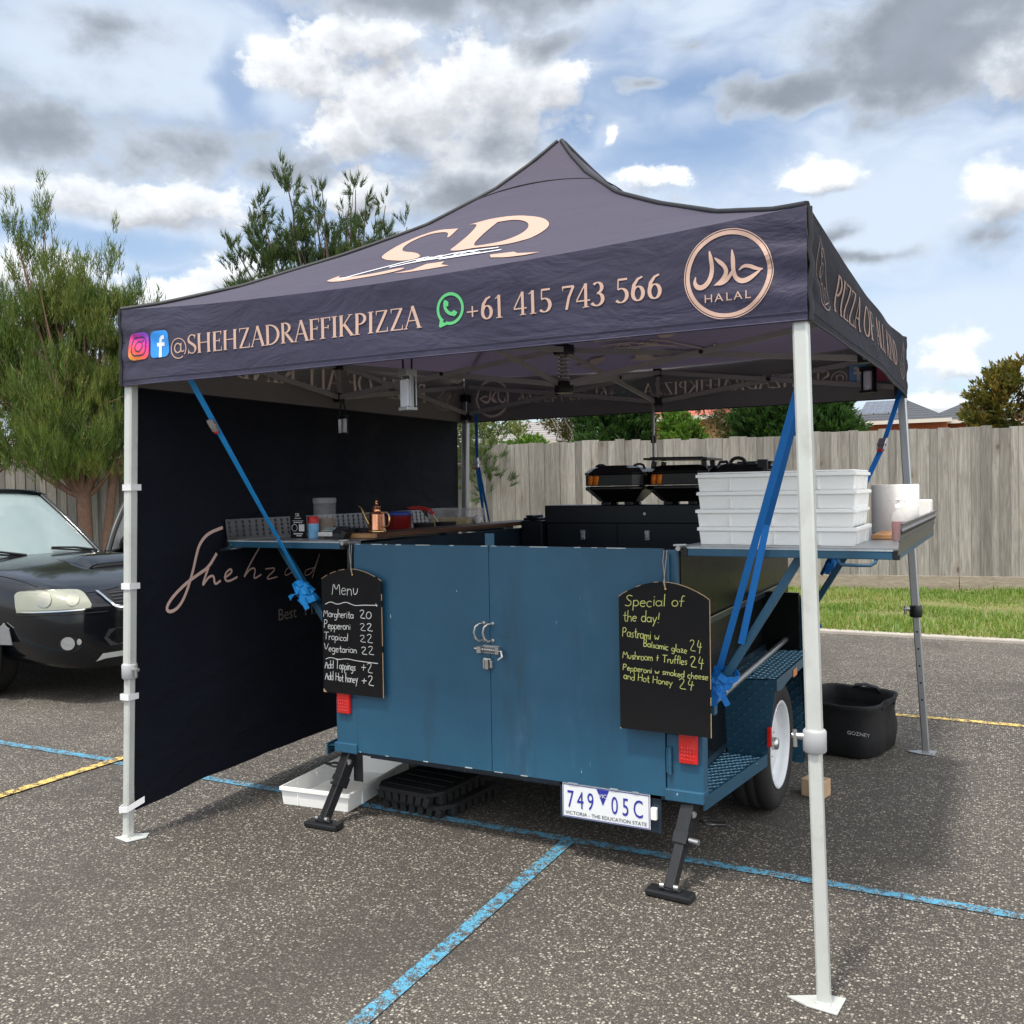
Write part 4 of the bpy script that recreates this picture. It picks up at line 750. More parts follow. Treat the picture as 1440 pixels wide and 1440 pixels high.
        for out in (True, False):
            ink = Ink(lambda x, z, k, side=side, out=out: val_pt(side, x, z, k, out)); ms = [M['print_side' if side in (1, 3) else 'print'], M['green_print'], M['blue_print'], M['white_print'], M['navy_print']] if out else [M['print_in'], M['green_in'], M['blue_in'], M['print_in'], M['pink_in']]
            if side in (0, 2):
                serif(ink, '@SHEHZADRAFFIKPIZZA', .322, 1.618, 2.190, .082, slope=.0); ink.mb.build('handle_lettering', ms, va); ink = Ink(ink.fn); serif(ink, '+61 415 743 566', 1.810, 2.552, 2.192, .080, slope=.004); ink.mb.build('phone_lettering', ms, va); ink = Ink(ink.fn)
                wa = (1.745, 2.246)
                ink.stroke(arc(*wa, .053, .053, -112, 232, 30), .011, 1); ink.fill([[(1.712, 2.205), (1.724, 2.190), (1.738, 2.1985), (1.699, 2.183)]], 1); ink.stroke([(1.700, 2.184), (1.706, 2.214)], .010, 1); ink.stroke([(1.700, 2.186), (1.733, 2.196)], .010, 1)
                ink.stroke(smooth2([(1.724, 2.272), (1.722, 2.250), (1.738, 2.230), (1.766, 2.222)], 2), .012, 1); ink.stroke([(1.719, 2.274), (1.733, 2.268), (1.731, 2.256)], .014, 1); ink.stroke([(1.751, 2.226), (1.762, 2.232), (1.772, 2.224)], .014, 1)
                ink.mb.build('phone_badge', ms, va); ink = Ink(ink.fn); c = (2.762, 2.246); ink.stroke(arc(*c, .128, .128, 0, 360, 56), .0125); ink.stroke(arc(*c, .1385, .1385, 0, 360, 56), .003)
                for pts, w in (([(2.705, 2.323), (2.710, 2.300), (2.714, 2.265), (2.706, 2.232), (2.688, 2.213), (2.668, 2.212), (2.656, 2.228), (2.660, 2.248)], [.004, .013, .013, .014, .016, .016, .012, .003]),
                               ([(2.722, 2.300), (2.737, 2.286), (2.752, 2.272), (2.760, 2.253), (2.748, 2.230), (2.720, 2.214)], [.003, .013, .012, .013, .015, .003]),
                               ([(2.777, 2.318), (2.780, 2.290), (2.780, 2.255), (2.786, 2.230), (2.806, 2.217), (2.832, 2.224), (2.868, 2.252)], [.004, .014, .012, .013, .016, .016, .003]),
                               ([(2.797, 2.253), (2.812, 2.266), (2.832, 2.262), (2.850, 2.252), (2.869, 2.249)], [.003, .010, .012, .011, .004]), ([(2.722, 2.216), (2.745, 2.219), (2.764, 2.232), (2.781, 2.256)], [.004, .014, .012, .008])):
                    for _ in range(2):
                        tri_ = [(*p_, q_) for p_, q_ in zip(pts, w)]; o_ = [tri_[0]]
                        for A_, B_ in zip(tri_, tri_[1:]): o_ += [tuple(a_ * .75 + b_ * .25 for a_, b_ in zip(A_, B_)), tuple(a_ * .25 + b_ * .75 for a_, b_ in zip(A_, B_))]
                        o_.append(tri_[-1]); pts = [t_[:2] for t_ in o_]; w = [t_[2] for t_ in o_]
                    ink.stroke(pts, w)
                def rr(x0, x1, z0, z1, r): return arc(x1 - r, z1 - r, r, r, 0, 90, 5) + arc(x0 + r, z1 - r, r, r, 90, 180, 5) + arc(x0 + r, z0 + r, r, r, 180, 270, 5) + arc(x1 - r, z0 + r, r, r, 270, 360, 5)
                ink.mb.build('round_emblem', ms, va); ink = Ink(ink.fn); ink.fill([rr(.198, .314, 2.190, 2.305, .026)], 2, 3); ink.k = 6; ink.stroke([(.262, 2.190), (.262, 2.250), (.266, 2.268), (.275, 2.275), (.288, 2.275)], .017, 3); ink.stroke([(.240, 2.246), (.288, 2.246)], .016, 3)
                ink.mb.build('square_badge', ms, va); ink = Ink(ink.fn); ig = Ink(ink.fn); ig.fill([rr(.060, .186, 2.190, 2.308, .024)], 0, 3); ig.mb.build('badge_print', M['insta'] if out else M['pink_in'], va)
                ink.k = 8; q = rr(.080, .166, 2.209, 2.289, .022); ink.stroke(q + q[:1], .006, 4); ink.stroke(arc(.123, 2.249, .022, .022, 0, 360, 20), .006, 4); ink.stroke(arc(.147, 2.273, .003, .003, 0, 360, 8), .004, 4)
            else:
                serif(ink, 'PIZZA OF ALL KIND', .50, 2.34, 2.190, .125); ink.mb.build('lettering', ms, va); ink = Ink(ink.fn)
                for mx in (1, -1):
                    g = lambda x: x if mx == 1 else 2.86 - x
                    tri = [(.17, 2.36), (.40, 2.20), (.24, 2.165), (.17, 2.36)]
                    ink.stroke([(g(x), z) for x, z in dens(tri, .05)], .004); ink.stroke([(g(x), z) for x, z in smooth2([(.16, 2.37), (.12, 2.30), (.15, 2.22), (.22, 2.15), (.33, 2.16), (.41, 2.19)], 2)], .004)
                    for cx, cz, r in ((.21, 2.27, .022), (.25, 2.215, .022), (.31, 2.215, .018), (.185, 2.32, .014)): ink.stroke([(g(cx + r * math.cos(a)), cz + r * math.sin(a)) for a in [i * PI / 6 for i in range(13)]], .003)
            ink.mb.build('badge_outline' if side in (0, 2) else 'pizza_slice_drawing', ms, va)
        if side in (0, 2):
            for i, ch in enumerate('HALAL'): wrap_text('letter', ch, .036, 2.686 + (0, .0345, .069, .0945, .1285)[i], 2.163, side, M['print'], va, 1.15)
    # legs
    tops = [(0, 0), (3, 0), (3, 3), (0, 3)]; feet = [(-.085, .035), (3.030, .0), (3.095, 3.012), (-.06, 3.03)]; join = [.775, .80, .83, .80]
    for i, ((tx, ty), (fx, fy)) in enumerate(zip(tops, feet)):
        a = V(tx, ty, 2.10); b = V(fx, fy, .012); a.x += .03 if tx == 0 else -.03; a.y += .03 if ty == 0 else -.03; p = b.lerp(a, join[i] / 2.1)
        w = .046; inner = i >= 2
        mb = MB()
        c = [(-.5, -.36), (-.36, -.5), (.36, -.5), (.5, -.36), (.5, .36), (.36, .5), (-.36, .5), (-.5, .36)]
        def oct(mb, p, q, w, m=0): 
            vs = [e + V(x * w, y * w, 0) for e in (p, q) for x, y in c]; mb.add(vs, [(k, (k + 1) % 8, 8 + (k + 1) % 8, 8 + k) for k in range(8)] + [tuple(range(8))[::-1], tuple(range(8, 16))], m)
        oct(mb, p - (a - p).normalized() * .02, a + V(0, 0, .16), w); lg = mb.build('leg', M['leg_in'] if inner else M['leg'], gz)
        mb = MB(); oct(mb, b, p, w * .84)
        lw = mb.build('inner_tube', M['leg_in'] if inner else M['leg'], lg)
        mb = MB()
        for k in range(5): 
            h = b.lerp(a, (join[i] - .12 - .1 * k) / 2.1); mb = MB(); mb.tube([h + V(0, -.02, 0), h + V(0, -w * .42 - .0012, 0)], .006, 8); i == 2 and mb.build('pin_hole', M['darkvoid'], lg)
        mb = MB(); d = (a - b).normalized()
        mb.lathe([(.031, -.035), (.035, -.03), (.035, .028), (.031, .034), (.025, .036)], p, 20); mb.build('collar', M['collar'] if not inner else M['black_pl'], lg)
        mb = MB(); sx = -1 if i in (1, 2) else 1
        mb.tube([p + V(sx * .03, -.005, .01), p + V(sx * .066, -.01, .012)], [.012, .009], 10); mb.tube([p + V(sx * .055, -.012, -.022), p + V(sx * .057, -.012, .03)], .007, 8); mb.build('locking_knob', M['steel'], lg)
        mb = MB(); g = V(b.x, b.y, 0); sx = 1 if tx == 0 else -1; sy = 1 if ty == 0 else -1
        tri = [(-.045, -.035), (.045, -.045), (.055, .06), (.0, .055), (-.11, -.005)] if i != 0 else [(-.05, -.035), (.05, -.05), (.085, .03), (.055, .075), (.0, .04)]
        mb.prism(tri, g + V(0, 0, .002), V(1, 0, 0), V(0, 1, 0), V(0, 0, 1), .006); mb.box(g + V(0, 0, .012), (w * .9, w * .9, .012)); mb.tube([g + V(.035, -.025, .008), g + V(.035, -.025, .013)], .008, 8); mb.build('foot_plate', M['leg'] if not inner else M['galv'], lg, bevel=.0015)
        MB().box(a + V(0, 0, .155), (.062, .062, .05)).build('corner_bracket', M['black_pl'], lg, bevel=.004); MB().box(a + V(0, 0, .02), (.056, .056, .05)).build('sliding_bracket', M['black_pl'], lg, bevel=.004)
    # trusses: two scissor pairs per side, plus four arms to the hub
    zt, zb = 2.335, 2.145
    for side in range(4):
        o, u, n = SIDES[side]
        for h in (0, 1):
            x0, x1 = (.06, 1.5) if h == 0 else (1.5, 2.94)
            for k, (za, zb_) in enumerate(((zt, zb), (zb, zt))):
                q = -n * (.030 + .016 * k); a = o + u * x0 + q + V(0, 0, za if True else 0); b_ = o + u * x1 + q + V(0, 0, zb_)
                MB().bar(a, b_, .010, .030).build('truss_bar', M['truss'], gz, bevel=.002)
            mid = o + u * (x0 + x1) / 2 - n * .04 + V(0, 0, (zt + zb) / 2); MB().tube([mid + n * .03, mid - n * .03], .012, 10).build('pivot_bolt', M['black_pl'], gz)
        c = o + u * 1.5 - n * .036; MB().box(c + V(0, 0, zt), (.05, .05, .05)).build('truss_joint', M['black_pl'], gz, bevel=.004); MB().box(c + V(0, 0, zb), (.05, .05, .05)).build('truss_joint', M['black_pl'], gz, bevel=.004); MB().bar(c + V(0, 0, zb), c + V(0, 0, zt), .012, .022).build('truss_post', M['truss'], gz)
        for k, (za, zc) in enumerate(((zt, 2.13), (zb, 2.30))):
            q = u * (.018 * (1 if k else -1)); MB().bar(c + q + V(0, 0, za), V(1.5, 1.5, 0) + n * .04 + q + V(0, 0, zc), .010, .028).build('truss_bar', M['truss'], gz, bevel=.002)
        mid = (c + V(1.5, 1.5, 0)) / 2; mid.z = 2.23; MB().tube([mid - u * .03, mid + u * .03], .011, 8).build('pivot_bolt', M['black_pl'], gz)
    mb = MB(); mb.lathe([(.045, 0), (.05, .01), (.05, .055), (.03, .06)], V(1.5, 1.5, 2.08), 16); mb.build('hub', M['black_pl'], gz); mb = MB(); mb.lathe([(.05, 0), (.055, .02), (.055, .05), (.03, .055)], V(1.5, 1.5, 2.275), 16)
    hub = mb.build('hub', M['black_pl'], gz); MB().tube([V(1.5, 1.5, 2.10), V(1.5, 1.5, 3.36)], .016, 10).build('centre_post', M['truss'], gz)
    MB().tube([V(1.5 + .027 * math.cos(a), 1.5 + .027 * math.sin(a), 2.14 + .14 * a / (2 * PI * 7)) for a in [i * PI / 6 for i in range(85)]], .005, 6).build('spring', M['steel'], gz)
    # zinc eyelet clip hanging below the back joint
    MB().bar((1.47, 2.95, 1.62), (1.47, 2.95, 2.15), .022, .012).build('hanging_strap_end', M['truss'], gz); MB().box((1.47, 2.95, 1.90), (.035, .02, .05)).build('buckle', M['black_pl'], gz, bevel=.003)
build_gazebo()

# ------------------------------------------------------------------ sidewall
def wall_x(y, z):
    e = math.sin(PI * min(1, max(0, y / 2.95))) ; g = min(1, max(0, (2.08 - z) / .5))
    return -.035 - .10 * e * g - .02 * (1 - z / 2.1) + .018 * e * mnoise.noise(Vector((y * 1.6, z * 1.2 + y * .8, 3))) * g + .020 * e * mnoise.noise(Vector((y * 4, z * .7 + y, 8))) + .05 * e * max(0, mnoise.noise(Vector((y * 1.5 + z * 1.2, z * 2.2 - y, 2)))) ** 1.5 + .012 * math.exp(-((z - .62 - .10 * y) / .02) ** 2) * e
def sidewall():
    t = thing('tent_sidewall', 'black fabric sidewall with a peach signature on the left side of the gazebo', 'tent wall', (-.08, 1.5, .12))
    def fn(a, b):
        y = .035 + 2.92 * a + .02 * (1 - b) * (1 - a) - .03 * math.sin(PI * b) * (1 - a) * 0; zb = .125 + .022 * math.sin(PI * a) - .012 * a + .010 * mnoise.noise(Vector((a * 9, 0, 4))); z = zb + (2.085 - zb) * b; return (wall_x(y, z), y, z)
    MB().sheet(fn, 110, 80).build('fabric_panel', M['wall'], t)
    ink = Ink(lambda y, z, k: (wall_x(y, z) + .004 + .0002 * k, y, z))
    sig = [[(.679,1.414),(.572,1.389),(.514,1.338),(.489,1.274),(.463,1.193),(.406,1.08),(.351,1.028),(.292,1.018),(.274,1.043),(.317,1.09),(.408,1.145),(.502,1.183),(.574,1.213),(.633,1.282)],
           [(.574,1.213),(.523,1.112),(.572,1.165),(.613,1.17),(.615,1.118),(.662,1.138)],[(.687,1.148),(.756,1.173),(.74,1.196),(.688,1.167),(.703,1.122),(.798,1.144)],[(.984,1.29),(.833,1.116),(.907,1.18),(.958,1.178),(.932,1.115),(.998,1.139)],
           [(1.027,1.167),(1.123,1.168),(1.015,1.105),(1.121,1.115)],[(1.273,1.17),(1.192,1.149),(1.19,1.109),(1.272,1.135),(1.292,1.093)],[(1.474,1.139),(1.377,1.133),(1.375,1.092),(1.451,1.113),(1.533,1.256),(1.439,1.079)]]
    for i, s in enumerate(sig): ink.stroke(smooth2(s, 2), [.017, .013, .012, .010, .008, .007, .006][i])
    ink.mb.build('signature_print', M['print_wall'], t); ink = Ink(ink.fn); serif(ink, 'PIZZA', 1.36, 1.62, .865, .055)
    ink.mb.build('tagline_print', M['print_dim'], t)
    plain_text('lettering', 'Best', .095, (wall_x(1.2, .87) + .006, 1.115, .866), V(0, 1, 0), V(0, 0, 1), M['print_dim'], t, .95)
    for z, dx in ((1.625, 0), (1.175, 0), (.665, 0), (.155, .03)):
        lx = -.085 + .115 * z / 2.1; mb = MB(); k = .036
        mb.tube([(lx + .03 + dx, .075, z + dx * .6), (lx + .032, .038, z), (lx + .025, .012 - .01, z - .004), (lx - .025, .010 - .01, z - .006), (lx - .03, .055, z - .004)], .004, 4)
        vs = []
        for p in [(lx + .030 + dx * 1.6, .06, z + dx), (lx + .027, .036 - .031, z - dx * .3), (lx - .026, .034 - .032, z - dx * .6), (lx - .027, .062, z)]: vs += [V(p[0], p[1], p[2] - .014), V(p[0], p[1], p[2] + .014)]
        mb = MB(); mb.add(vs, [(0, 2, 3, 1), (2, 4, 5, 3), (4, 6, 7, 5)])
        o = mb.build('velcro_tie', M['velcro'], t); s = o.modifiers.new('solid', 'SOLIDIFY'); s.thickness = .004; s.offset = 1
sidewall()

# ------------------------------------------------------------------ trailer
tr = thing('food_trailer', 'blue steel box trailer used as a pizza kitchen under the gazebo', 'trailer', (1.55, 1.6, 0))
GY = .65
def strokes_plate(pts_list, fn, w, mb):
    for pts in pts_list:
        q = strip2(pts, w); vs = []
        for a, b in q: vs += [fn(*a), fn(*b)]
        mb.add(vs, [(2 * i, 2 * i + 1, 2 * i + 3, 2 * i + 2) for i in range(len(q) - 1)])
def checker(mb, o, ux, uy, w, h, inside=None, m=0, pitch=.052):
    """raised lozenges of checker plate on a plane"""
    un = ux.cross(uy).normalized(); j = 0; rnd = random.Random(1); y = .012
    while y < h:
        x = .012 + (pitch / 2 if j % 2 else 0)
        while x < w:
            if inside is None or inside(x, y):
                a = R(38) if True else 0; d = (ux * math.cos(a) + uy * math.sin(a) * 1) * .019; s = (ux * -math.sin(a) + uy * math.cos(a)) * .0050; c = o + ux * x + uy * y
                top = c + un * .0040; mb.add([c - d, c + s, c + d, c - s, top - d * .55, top + d * .55], [(0, 4, 5, 2, 1), (0, 3, 2, 5, 4)][::1], m)
            x += pitch
        y += pitch * .5; j += 1
def build_trailer():
    # shell: posts, floor, walls, nose
    mb = MB()
    mb.bx(.700, .725, .70, 2.75, .40, 1.335); mb.bx(.725, 2.345, 2.74, 2.77, .40, 1.30); mb.bx(.70, 2.37, .70, 2.77, .37, .40)
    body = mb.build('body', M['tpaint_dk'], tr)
    mb = MB(); mb.bx(2.345, 2.37, .70, 2.74, .40, 1.335); sp = mb.build('side_panel', M['gloss_blk'], tr)
    mb = MB(); mb.bar((2.378, .72, 1.0), (2.378, 2.7, 1.012), .012, .028); mb.bar((2.378, .72, .73), (2.378, 2.7, .73), .014, .03); mb.build('trim_strip', M['tpaint_dk'], sp, bevel=.002)
    mb = MB(); mb.bar((2.3835, .72, 1.014), (2.3835, 2.7, 1.026), .002, .004); mb.build('bare_edge', M['steel'], sp)
    mb = MB()
    for x0, x1 in ((.650, .776), (2.316, 2.466)):
        mb = MB(); mb.bx(x0, x1, GY + .004, .72, .350, .60)
        if x0 > 1: mb.bx(x0, x0 + .05, GY + .006, .70, .60, 1.335); mb.bx(2.33, 2.46, GY + .008, .71, .60, .75)
        else: mb.bx(.66, .776, GY + .007, .71, .60, 1.15)
        mb.bx(x0 - .004, x1 + .004, GY - .012, .72, .335, .382); mb.build('corner_post', M['tpaint'], tr, bevel=.004)
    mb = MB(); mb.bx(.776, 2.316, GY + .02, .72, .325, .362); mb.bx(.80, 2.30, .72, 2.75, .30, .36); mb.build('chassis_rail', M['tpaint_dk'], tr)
    # gate of two doors
    for k, (x0, x1) in enumerate(((.779, 1.5135), (1.5165, 2.312))):
        def pt(a, b, x0=x0, x1=x1): 
            x = x0 + (x1 - x0) * a; z = .345 + .995 * b; e = math.sin(PI * a) * math.sin(PI * b); return (x, GY + .003 * e * mnoise.noise(Vector((x * 3, 0, z * 3))) - .002 * e, z)
        mb = MB().sheet(pt, 24, 24); 
        mb.bx(x0, x0 + .003, GY, GY + .022, .345, 1.34); mb.bx(x1 - .003, x1, GY, GY + .022, .345, 1.34); mb.bx(x0 + .003, x1 - .003, GY + .0005, GY + .022, 1.337, 1.3405); mb.bx(x0 + .003, x1 - .003, GY + .0005, GY + .022, .345, .348)
        mb.sheet(lambda a, b: (x0 + (x1 - x0) * a, GY + .0225, .345 + .995 * b), 1, 1, flip=True)
        d = mb.build('door', M['tpaint'], tr)
        mb = MB(); rnd = random.Random(k + 3); x = x0 + .01
        while x < x1 - .03:
            l = rnd.uniform(.01, .09); mb.bx(x, min(x + l, x1 - .004), GY - .0012, GY + .004, 1.3395 - rnd.uniform(0, .002), 1.342); x += l + rnd.uniform(.01, .16)
        x = x0 + .01
        while x < x1 - .03:
            l = rnd.uniform(.005, .05); mb.bx(x, min(x + l, x1 - .004), GY - .0012, GY + .004, .3442, .3465 + rnd.uniform(0, .0025)); x += l + rnd.uniform(.03, .22)
        mb.build('chipped_edge', M['chip'], d)
        hx = 1.484 if k == 0 else 1.528; z0, z1 = .925, 1.0
        mb = MB(); mb.tube(smooth2([], 0) if False else [(hx, GY, z1), (hx - .010, GY - .030, z1), (hx - .020, GY - .040, z1 - .012), (hx - .026, GY - .042, (z0 + z1) / 2), (hx - .020, GY - .040, z0 + .012), (hx - .010, GY - .030, z0), (hx, GY, z0)], .0055, 10)
        for z in (z0, z1): mb.lathe([(.010, 0), (.010, .004), (.007, .006)], (hx, GY, z), 12, M=Matrix.Rotation(R(90), 3, 'X'))
        mb.build('handle', M['steel'], d)
        if k == 1:
            for zc in ((1.265), (.495)):
                mb = MB(); mb.tube([(2.333, GY - .006, zc - .055), (2.333, GY - .006, zc + .055)], .008, 10); mb.bx(2.318, 2.327, GY - .006, GY + .004, zc - .05, zc + .05)
                for dz in (-.018, .018): mb.lathe([(.0095, -.004), (.0095, .004)], (2.333, GY - .006, zc + dz), 10)
                mb.build('hinge', M['tpaint'], d)
            mb = MB(); mb.bx(1.462, 1.482, GY - .030, GY, .872, .900); mb.bx(1.482, 1.560, GY - .004, GY, .868, .904); mb.bx(1.554, 1.570, GY - .028, GY, .870, .902); mb.tube([(1.445, GY - .016, .888), (1.585, GY - .016, .882)], .0055, 10); mb.tube([(1.578, GY - .016, .883), (1.590, GY - .03, .862), (1.572, GY - .034, .848)], .005, 8)
            mb.tube([(1.485 + .066 * i / 84, GY - .016 + .010 * math.cos(i * PI / 6), .886 + .010 * math.sin(i * PI / 6)) for i in range(85)], .0018, 5); mb.build('spring_latch', M['steel'], d)
            mb = MB(); mb.bx(1.486, 1.496, GY - .020, GY, .802, .842); mb.bx(1.500, 1.516, GY - .026, GY, .800, .846); mb.bx(1.520, 1.532, GY - .018, GY, .806, .838); mb.tube([(1.490, GY - .013, .846), (1.526, GY - .013, .843)], .005, 8); mb.build('hasp', M['steel'], d, bevel=.002)
    mb = MB(); mb.box((1.583, GY - .0012, .965), (.05, .0015, .045)); mb.box((1.515, GY + .012, 1.368), (.045, .006, .055)); mb.build('bare_bracket', M['tpaint'], tr, bevel=.002)
    # lamps
    for x0, x1, z0, z1 in ((.668, .744, .525, .640), (2.372, 2.448, .492, .625)):
        mb = MB(); mb.bx(x0, x1, GY - .016, GY + .003, z0, z1); l = mb.build('tail_light', M['tail'], tr, bevel=.005)
        mb = MB()
        for i in range(5):
            for j in range(4):
                mb.add([V(x0 + .012 + i * .012 - .005, GY - .0165, z0 + .012 + j * .015), V(x0 + .012 + i * .012 + .001, GY - .019, z0 + .012 + j * .015 + .006), V(x0 + .012 + i * .012 + .006, GY - .0165, z0 + .012 + j * .015), V(x0 + .012 + i * .012, GY - .0165, z0 + .012 + j * .015 + .012)], [(0, 2, 1), (1, 2, 3), (0, 1, 3)])
        mb.build('reflector', M['tail'], l)
        mb = MB(); mb.bx(x0 + .002, x1 - .002, GY - .018, GY + .002, z1 + .001, z1 + .045); mb.build('indicator', M['amber'], l, bevel=.004)
    # number plate
    mb = MB(); mb.bx(1.835, 2.285, GY + .02, GY + .028, .185, .345); mp = mb.build('plate_mount', M['tpaint_dk'], tr)
    mb = MB(); mb.bx(1.851, 2.243, GY + .006, GY + .012, .196, .342); pl = mb.build('number_plate', M['plate'], tr, bevel=.003)
    o = V(1.851, GY + .006, .196); fr = MB()
    for a in ((.004, .004, .388, .0065), (.004, .1385, .388, .141), (.004, .004, .0062, .141), (.3862, .004, .3885, .141)): fr.bx(o.x + a[0], o.x + a[2], o.y - .0012, o.y - .0002, o.z + a[1], o.z + a[3])
    fr.build('border', M['plate_b'], pl)
    for x, c in ((.022, '7'), (.068, '4'), (.114, '9'), (.222, '0'), (.270, '5'), (.318, 'C')): plain_text('digit', c, .105, (o.x + x, o.y, o.z + .044), V(1, 0, 0), V(0, 0, 1), M['plate_b'], pl, .62)
    mb = MB(); mb.prism([(.158, .137), (.214, .137), (.186, .070)], o - V(0, .0004, 0), V(1, 0, 0), V(0, 0, 1), V(0, -1, 0), .001); mb.build('badge', M['plate_b'], pl); plain_text('lettering', 'VIC', .022, (o.x + .186, o.y - .001, o.z + .104), V(1, 0, 0), V(0, 0, 1), M['plate'], pl, 1.1, align='CENTER'); plain_text('lettering', 'VICTORIA - THE EDUCATION STATE', .0215, (o.x + .196, o.y, o.z + .014), V(1, 0, 0), V(0, 0, 1), M['oven_m'], pl, 1.03, align='CENTER')
    mb = MB(); mb.bx(2.246, 2.272, GY + .0, GY + .02, .24, .29); mb.build('plate_lamp', M['white_pl'], tr, bevel=.004)
    # mudguards, platforms, wheels
    def guard(sx):
        f = lambda x: x if sx > 0 else 3.05 - x + .0
        X = lambda a, b: (min(f(a), f(b)), max(f(a), f(b)))
        g = MB(); gl = MB()
        Pq = lambda p: V(f(p[0]), p[1], p[2])
        # step platform in front of the guard, and its angle iron
        q = [(2.34, .72, .350), (2.466, .66, .350), (2.545, 1.36, .350), (2.34, 1.36, .350)]; g.add([Pq(p) for p in q] + [Pq((p[0], p[1], .338)) for p in q], [(0, 1, 2, 3) if sx > 0 else (3, 2, 1, 0), (7, 6, 5, 4) if sx > 0 else (4, 5, 6, 7)])
        a = Pq((2.466, .66, .335)); b = Pq((2.55, 1.36, .335)); g.bar(a, b, .008, .055)
        # rear plate, slightly tilted, top, rear part of the outer skirt with its arch
        rp = [(2.37, 1.36, .350), (2.552, 1.36, .350), (2.612, 1.30, .716), (2.37, 1.30, .700)]; g.add([Pq(p) for p in rp] + [Pq((p[0], p[1] + .008, p[2])) for p in rp], [(0, 1, 2, 3), (7, 6, 5, 4), (1, 5, 6, 2)])
        tp = [(2.37, 1.30, .704), (2.612, 1.30, .720), (2.612, 2.12, .720), (2.37, 2.12, .704)]; g.add([Pq(p) for p in tp] + [Pq((p[0], p[1], p[2] - .008)) for p in tp], [(0, 1, 2, 3), (7, 6, 5, 4)])
        sk = [(1.300, .718), (1.304, .665), (1.40, .655), (1.50, .664), (1.60, .672), (1.90, .672), (2.02, .60), (2.10, .42), (2.16, .42), (2.12, .718)]
        g.prism(sk, Pq((2.606, 0, 0)), V(0, 1, 0), V(0, 0, 1), V(1 if sx > 0 else -1, 0, 0), .007)
        fp = [(2.37, 2.12, .12), (2.57, 2.12, .12), (2.612, 2.12, .70), (2.55, 2.16, 1.0), (2.37, 2.16, 1.02)]; g.add([Pq(p) for p in fp] + [Pq((p[0], p[1] + .01, p[2])) for p in fp], [(0, 1, 2, 3, 4), (9, 8, 7, 6, 5)])
        # lozenges
        if sx > 0:
            checker(gl, V(2.37, 1.3595, .352), V(1, 0, 0), V(0, -.06, .354).normalized(), .235, .355, lambda x, y: x < .17 + .06 * y / .36)
            checker(gl, V(2.37, 1.30, .7075), V(1, 0, .05).normalized(), V(0, 1, 0), .24, .8)
            checker(gl, V(2.36, .74, .3505), V(1, 0, 0), V(0, 1, 0), .19, .6, lambda x, y: x < .10 + .09 * y / .6)
            checker(gl, V(2.37, 2.1195, .14), V(1, 0, 0), V(0, 0, 1), .2, .58)
        g.add(gl.v, gl.f, 1); m = g.build('mudguard', [M['check'], M['check_hi']], tr)
        if sx > 0:
            MB().bx(2.562, 2.582, 1.318, 1.334, .405, .495).build('reflector', M['tail'], m, bevel=.003); MB().bx(2.6135, 2.619, 1.64, 1.72, .665, .70).build('side_marker', M['amber'], m, bevel=.002)
            mb = MB(); mb.bx(2.372, 2.555, 2.095, 2.118, .70, 1.02); mb.build('front_guard', M['gloss_blk'], m)
        return m
    guard(1); guard(-1)
    def wheel(cx, side):
        c = V(cx, 1.72, .315); RX = Matrix.Rotation(R(90 * side), 3, 'Y')
        prof = [(.20, -.085), (.235, -.098), (.275, -.102), (.300, -.090), (.313, -.065), (.315, -.02), (.3115, -.018), (.3115, -.010), (.315, -.008), (.315, .028), (.3115, .030), (.3115, .038), (.314, .040), (.313, .065), (.300, .090), (.275, .102), (.235, .098), (.207, .085)]
        w = bpy.data.objects.new('wheel', None); C.objects.link(w); w.parent = tr; w.location = c - Vector(WL[tr.name]); WL[w.name] = tuple(c); w.empty_display_size = .1
        MB().lathe(prof, c, 48, M=RX, caps=False).build('tyre', M['rubber'], w)
        MB().lathe([(.208, .088), (.214, .094), (.208, .098), (.199, .094), (.192, .070), (.186, .045), (.165, .035), (.150, .050), (.10, .056), (.075, .040), (.05, .040), (.0, .042)], c, 44, M=RX, caps=False).build('rim', M['rimw'], w)
        mb = MB(); mb.lathe([(.032, .03), (.032, .07), (.026, .085), (.0, .088)], c, 18, M=RX)
        for i in range(5):
            a = i * 2 * PI / 5; mb.lathe([(.009, .035), (.009, .052), (.004, .058), (0, .058)], c + RX @ V(.062 * math.cos(a), .062 * math.sin(a), 0), 8, M=RX)
        mb.build('hub', M['steel'], w)
    wheel(2.440, 1); wheel(.61, -1)
    MB().tube([(.7, 1.72, .315), (2.35, 1.72, .315)], .028, 8).build('axle', M['jack'], tr)
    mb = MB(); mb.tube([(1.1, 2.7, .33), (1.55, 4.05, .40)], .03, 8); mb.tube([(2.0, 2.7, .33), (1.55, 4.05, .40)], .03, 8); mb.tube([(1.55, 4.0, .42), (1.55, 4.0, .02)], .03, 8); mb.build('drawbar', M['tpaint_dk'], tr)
    # stabiliser legs
    for top, foot, s in ((V(.705, .70, .335), V(.660, .532, .02), -1), (V(2.405, .70, .335), V(2.370, .518, .02), 1)):
        mid = top.lerp(foot, .42); d = (foot - top).normalized(); mb = MB(); mb.bar(mid - d * .06, foot + V(0, 0, .012), .042, .042); lg = mb.build('stabiliser_leg', M['jack'], tr, bevel=.004)
        mb = MB(); mb.bar(top + V(0, 0, .012), mid, .056, .056); mb.bx(top.x + .02, top.x + .075, top.y - .02, top.y - .012, .19, .335) if s < 0 else mb.bx(top.x - .035, top.x - .03, top.y - .03, top.y + .03, .22, .34); mb.build('bracket', M['jack'], lg, bevel=.004)
        mb = MB(); mb.bar(mid - d * .02, mid + d * .03, .062, .062); mb.build('sleeve', M['jack'], lg, bevel=.003)
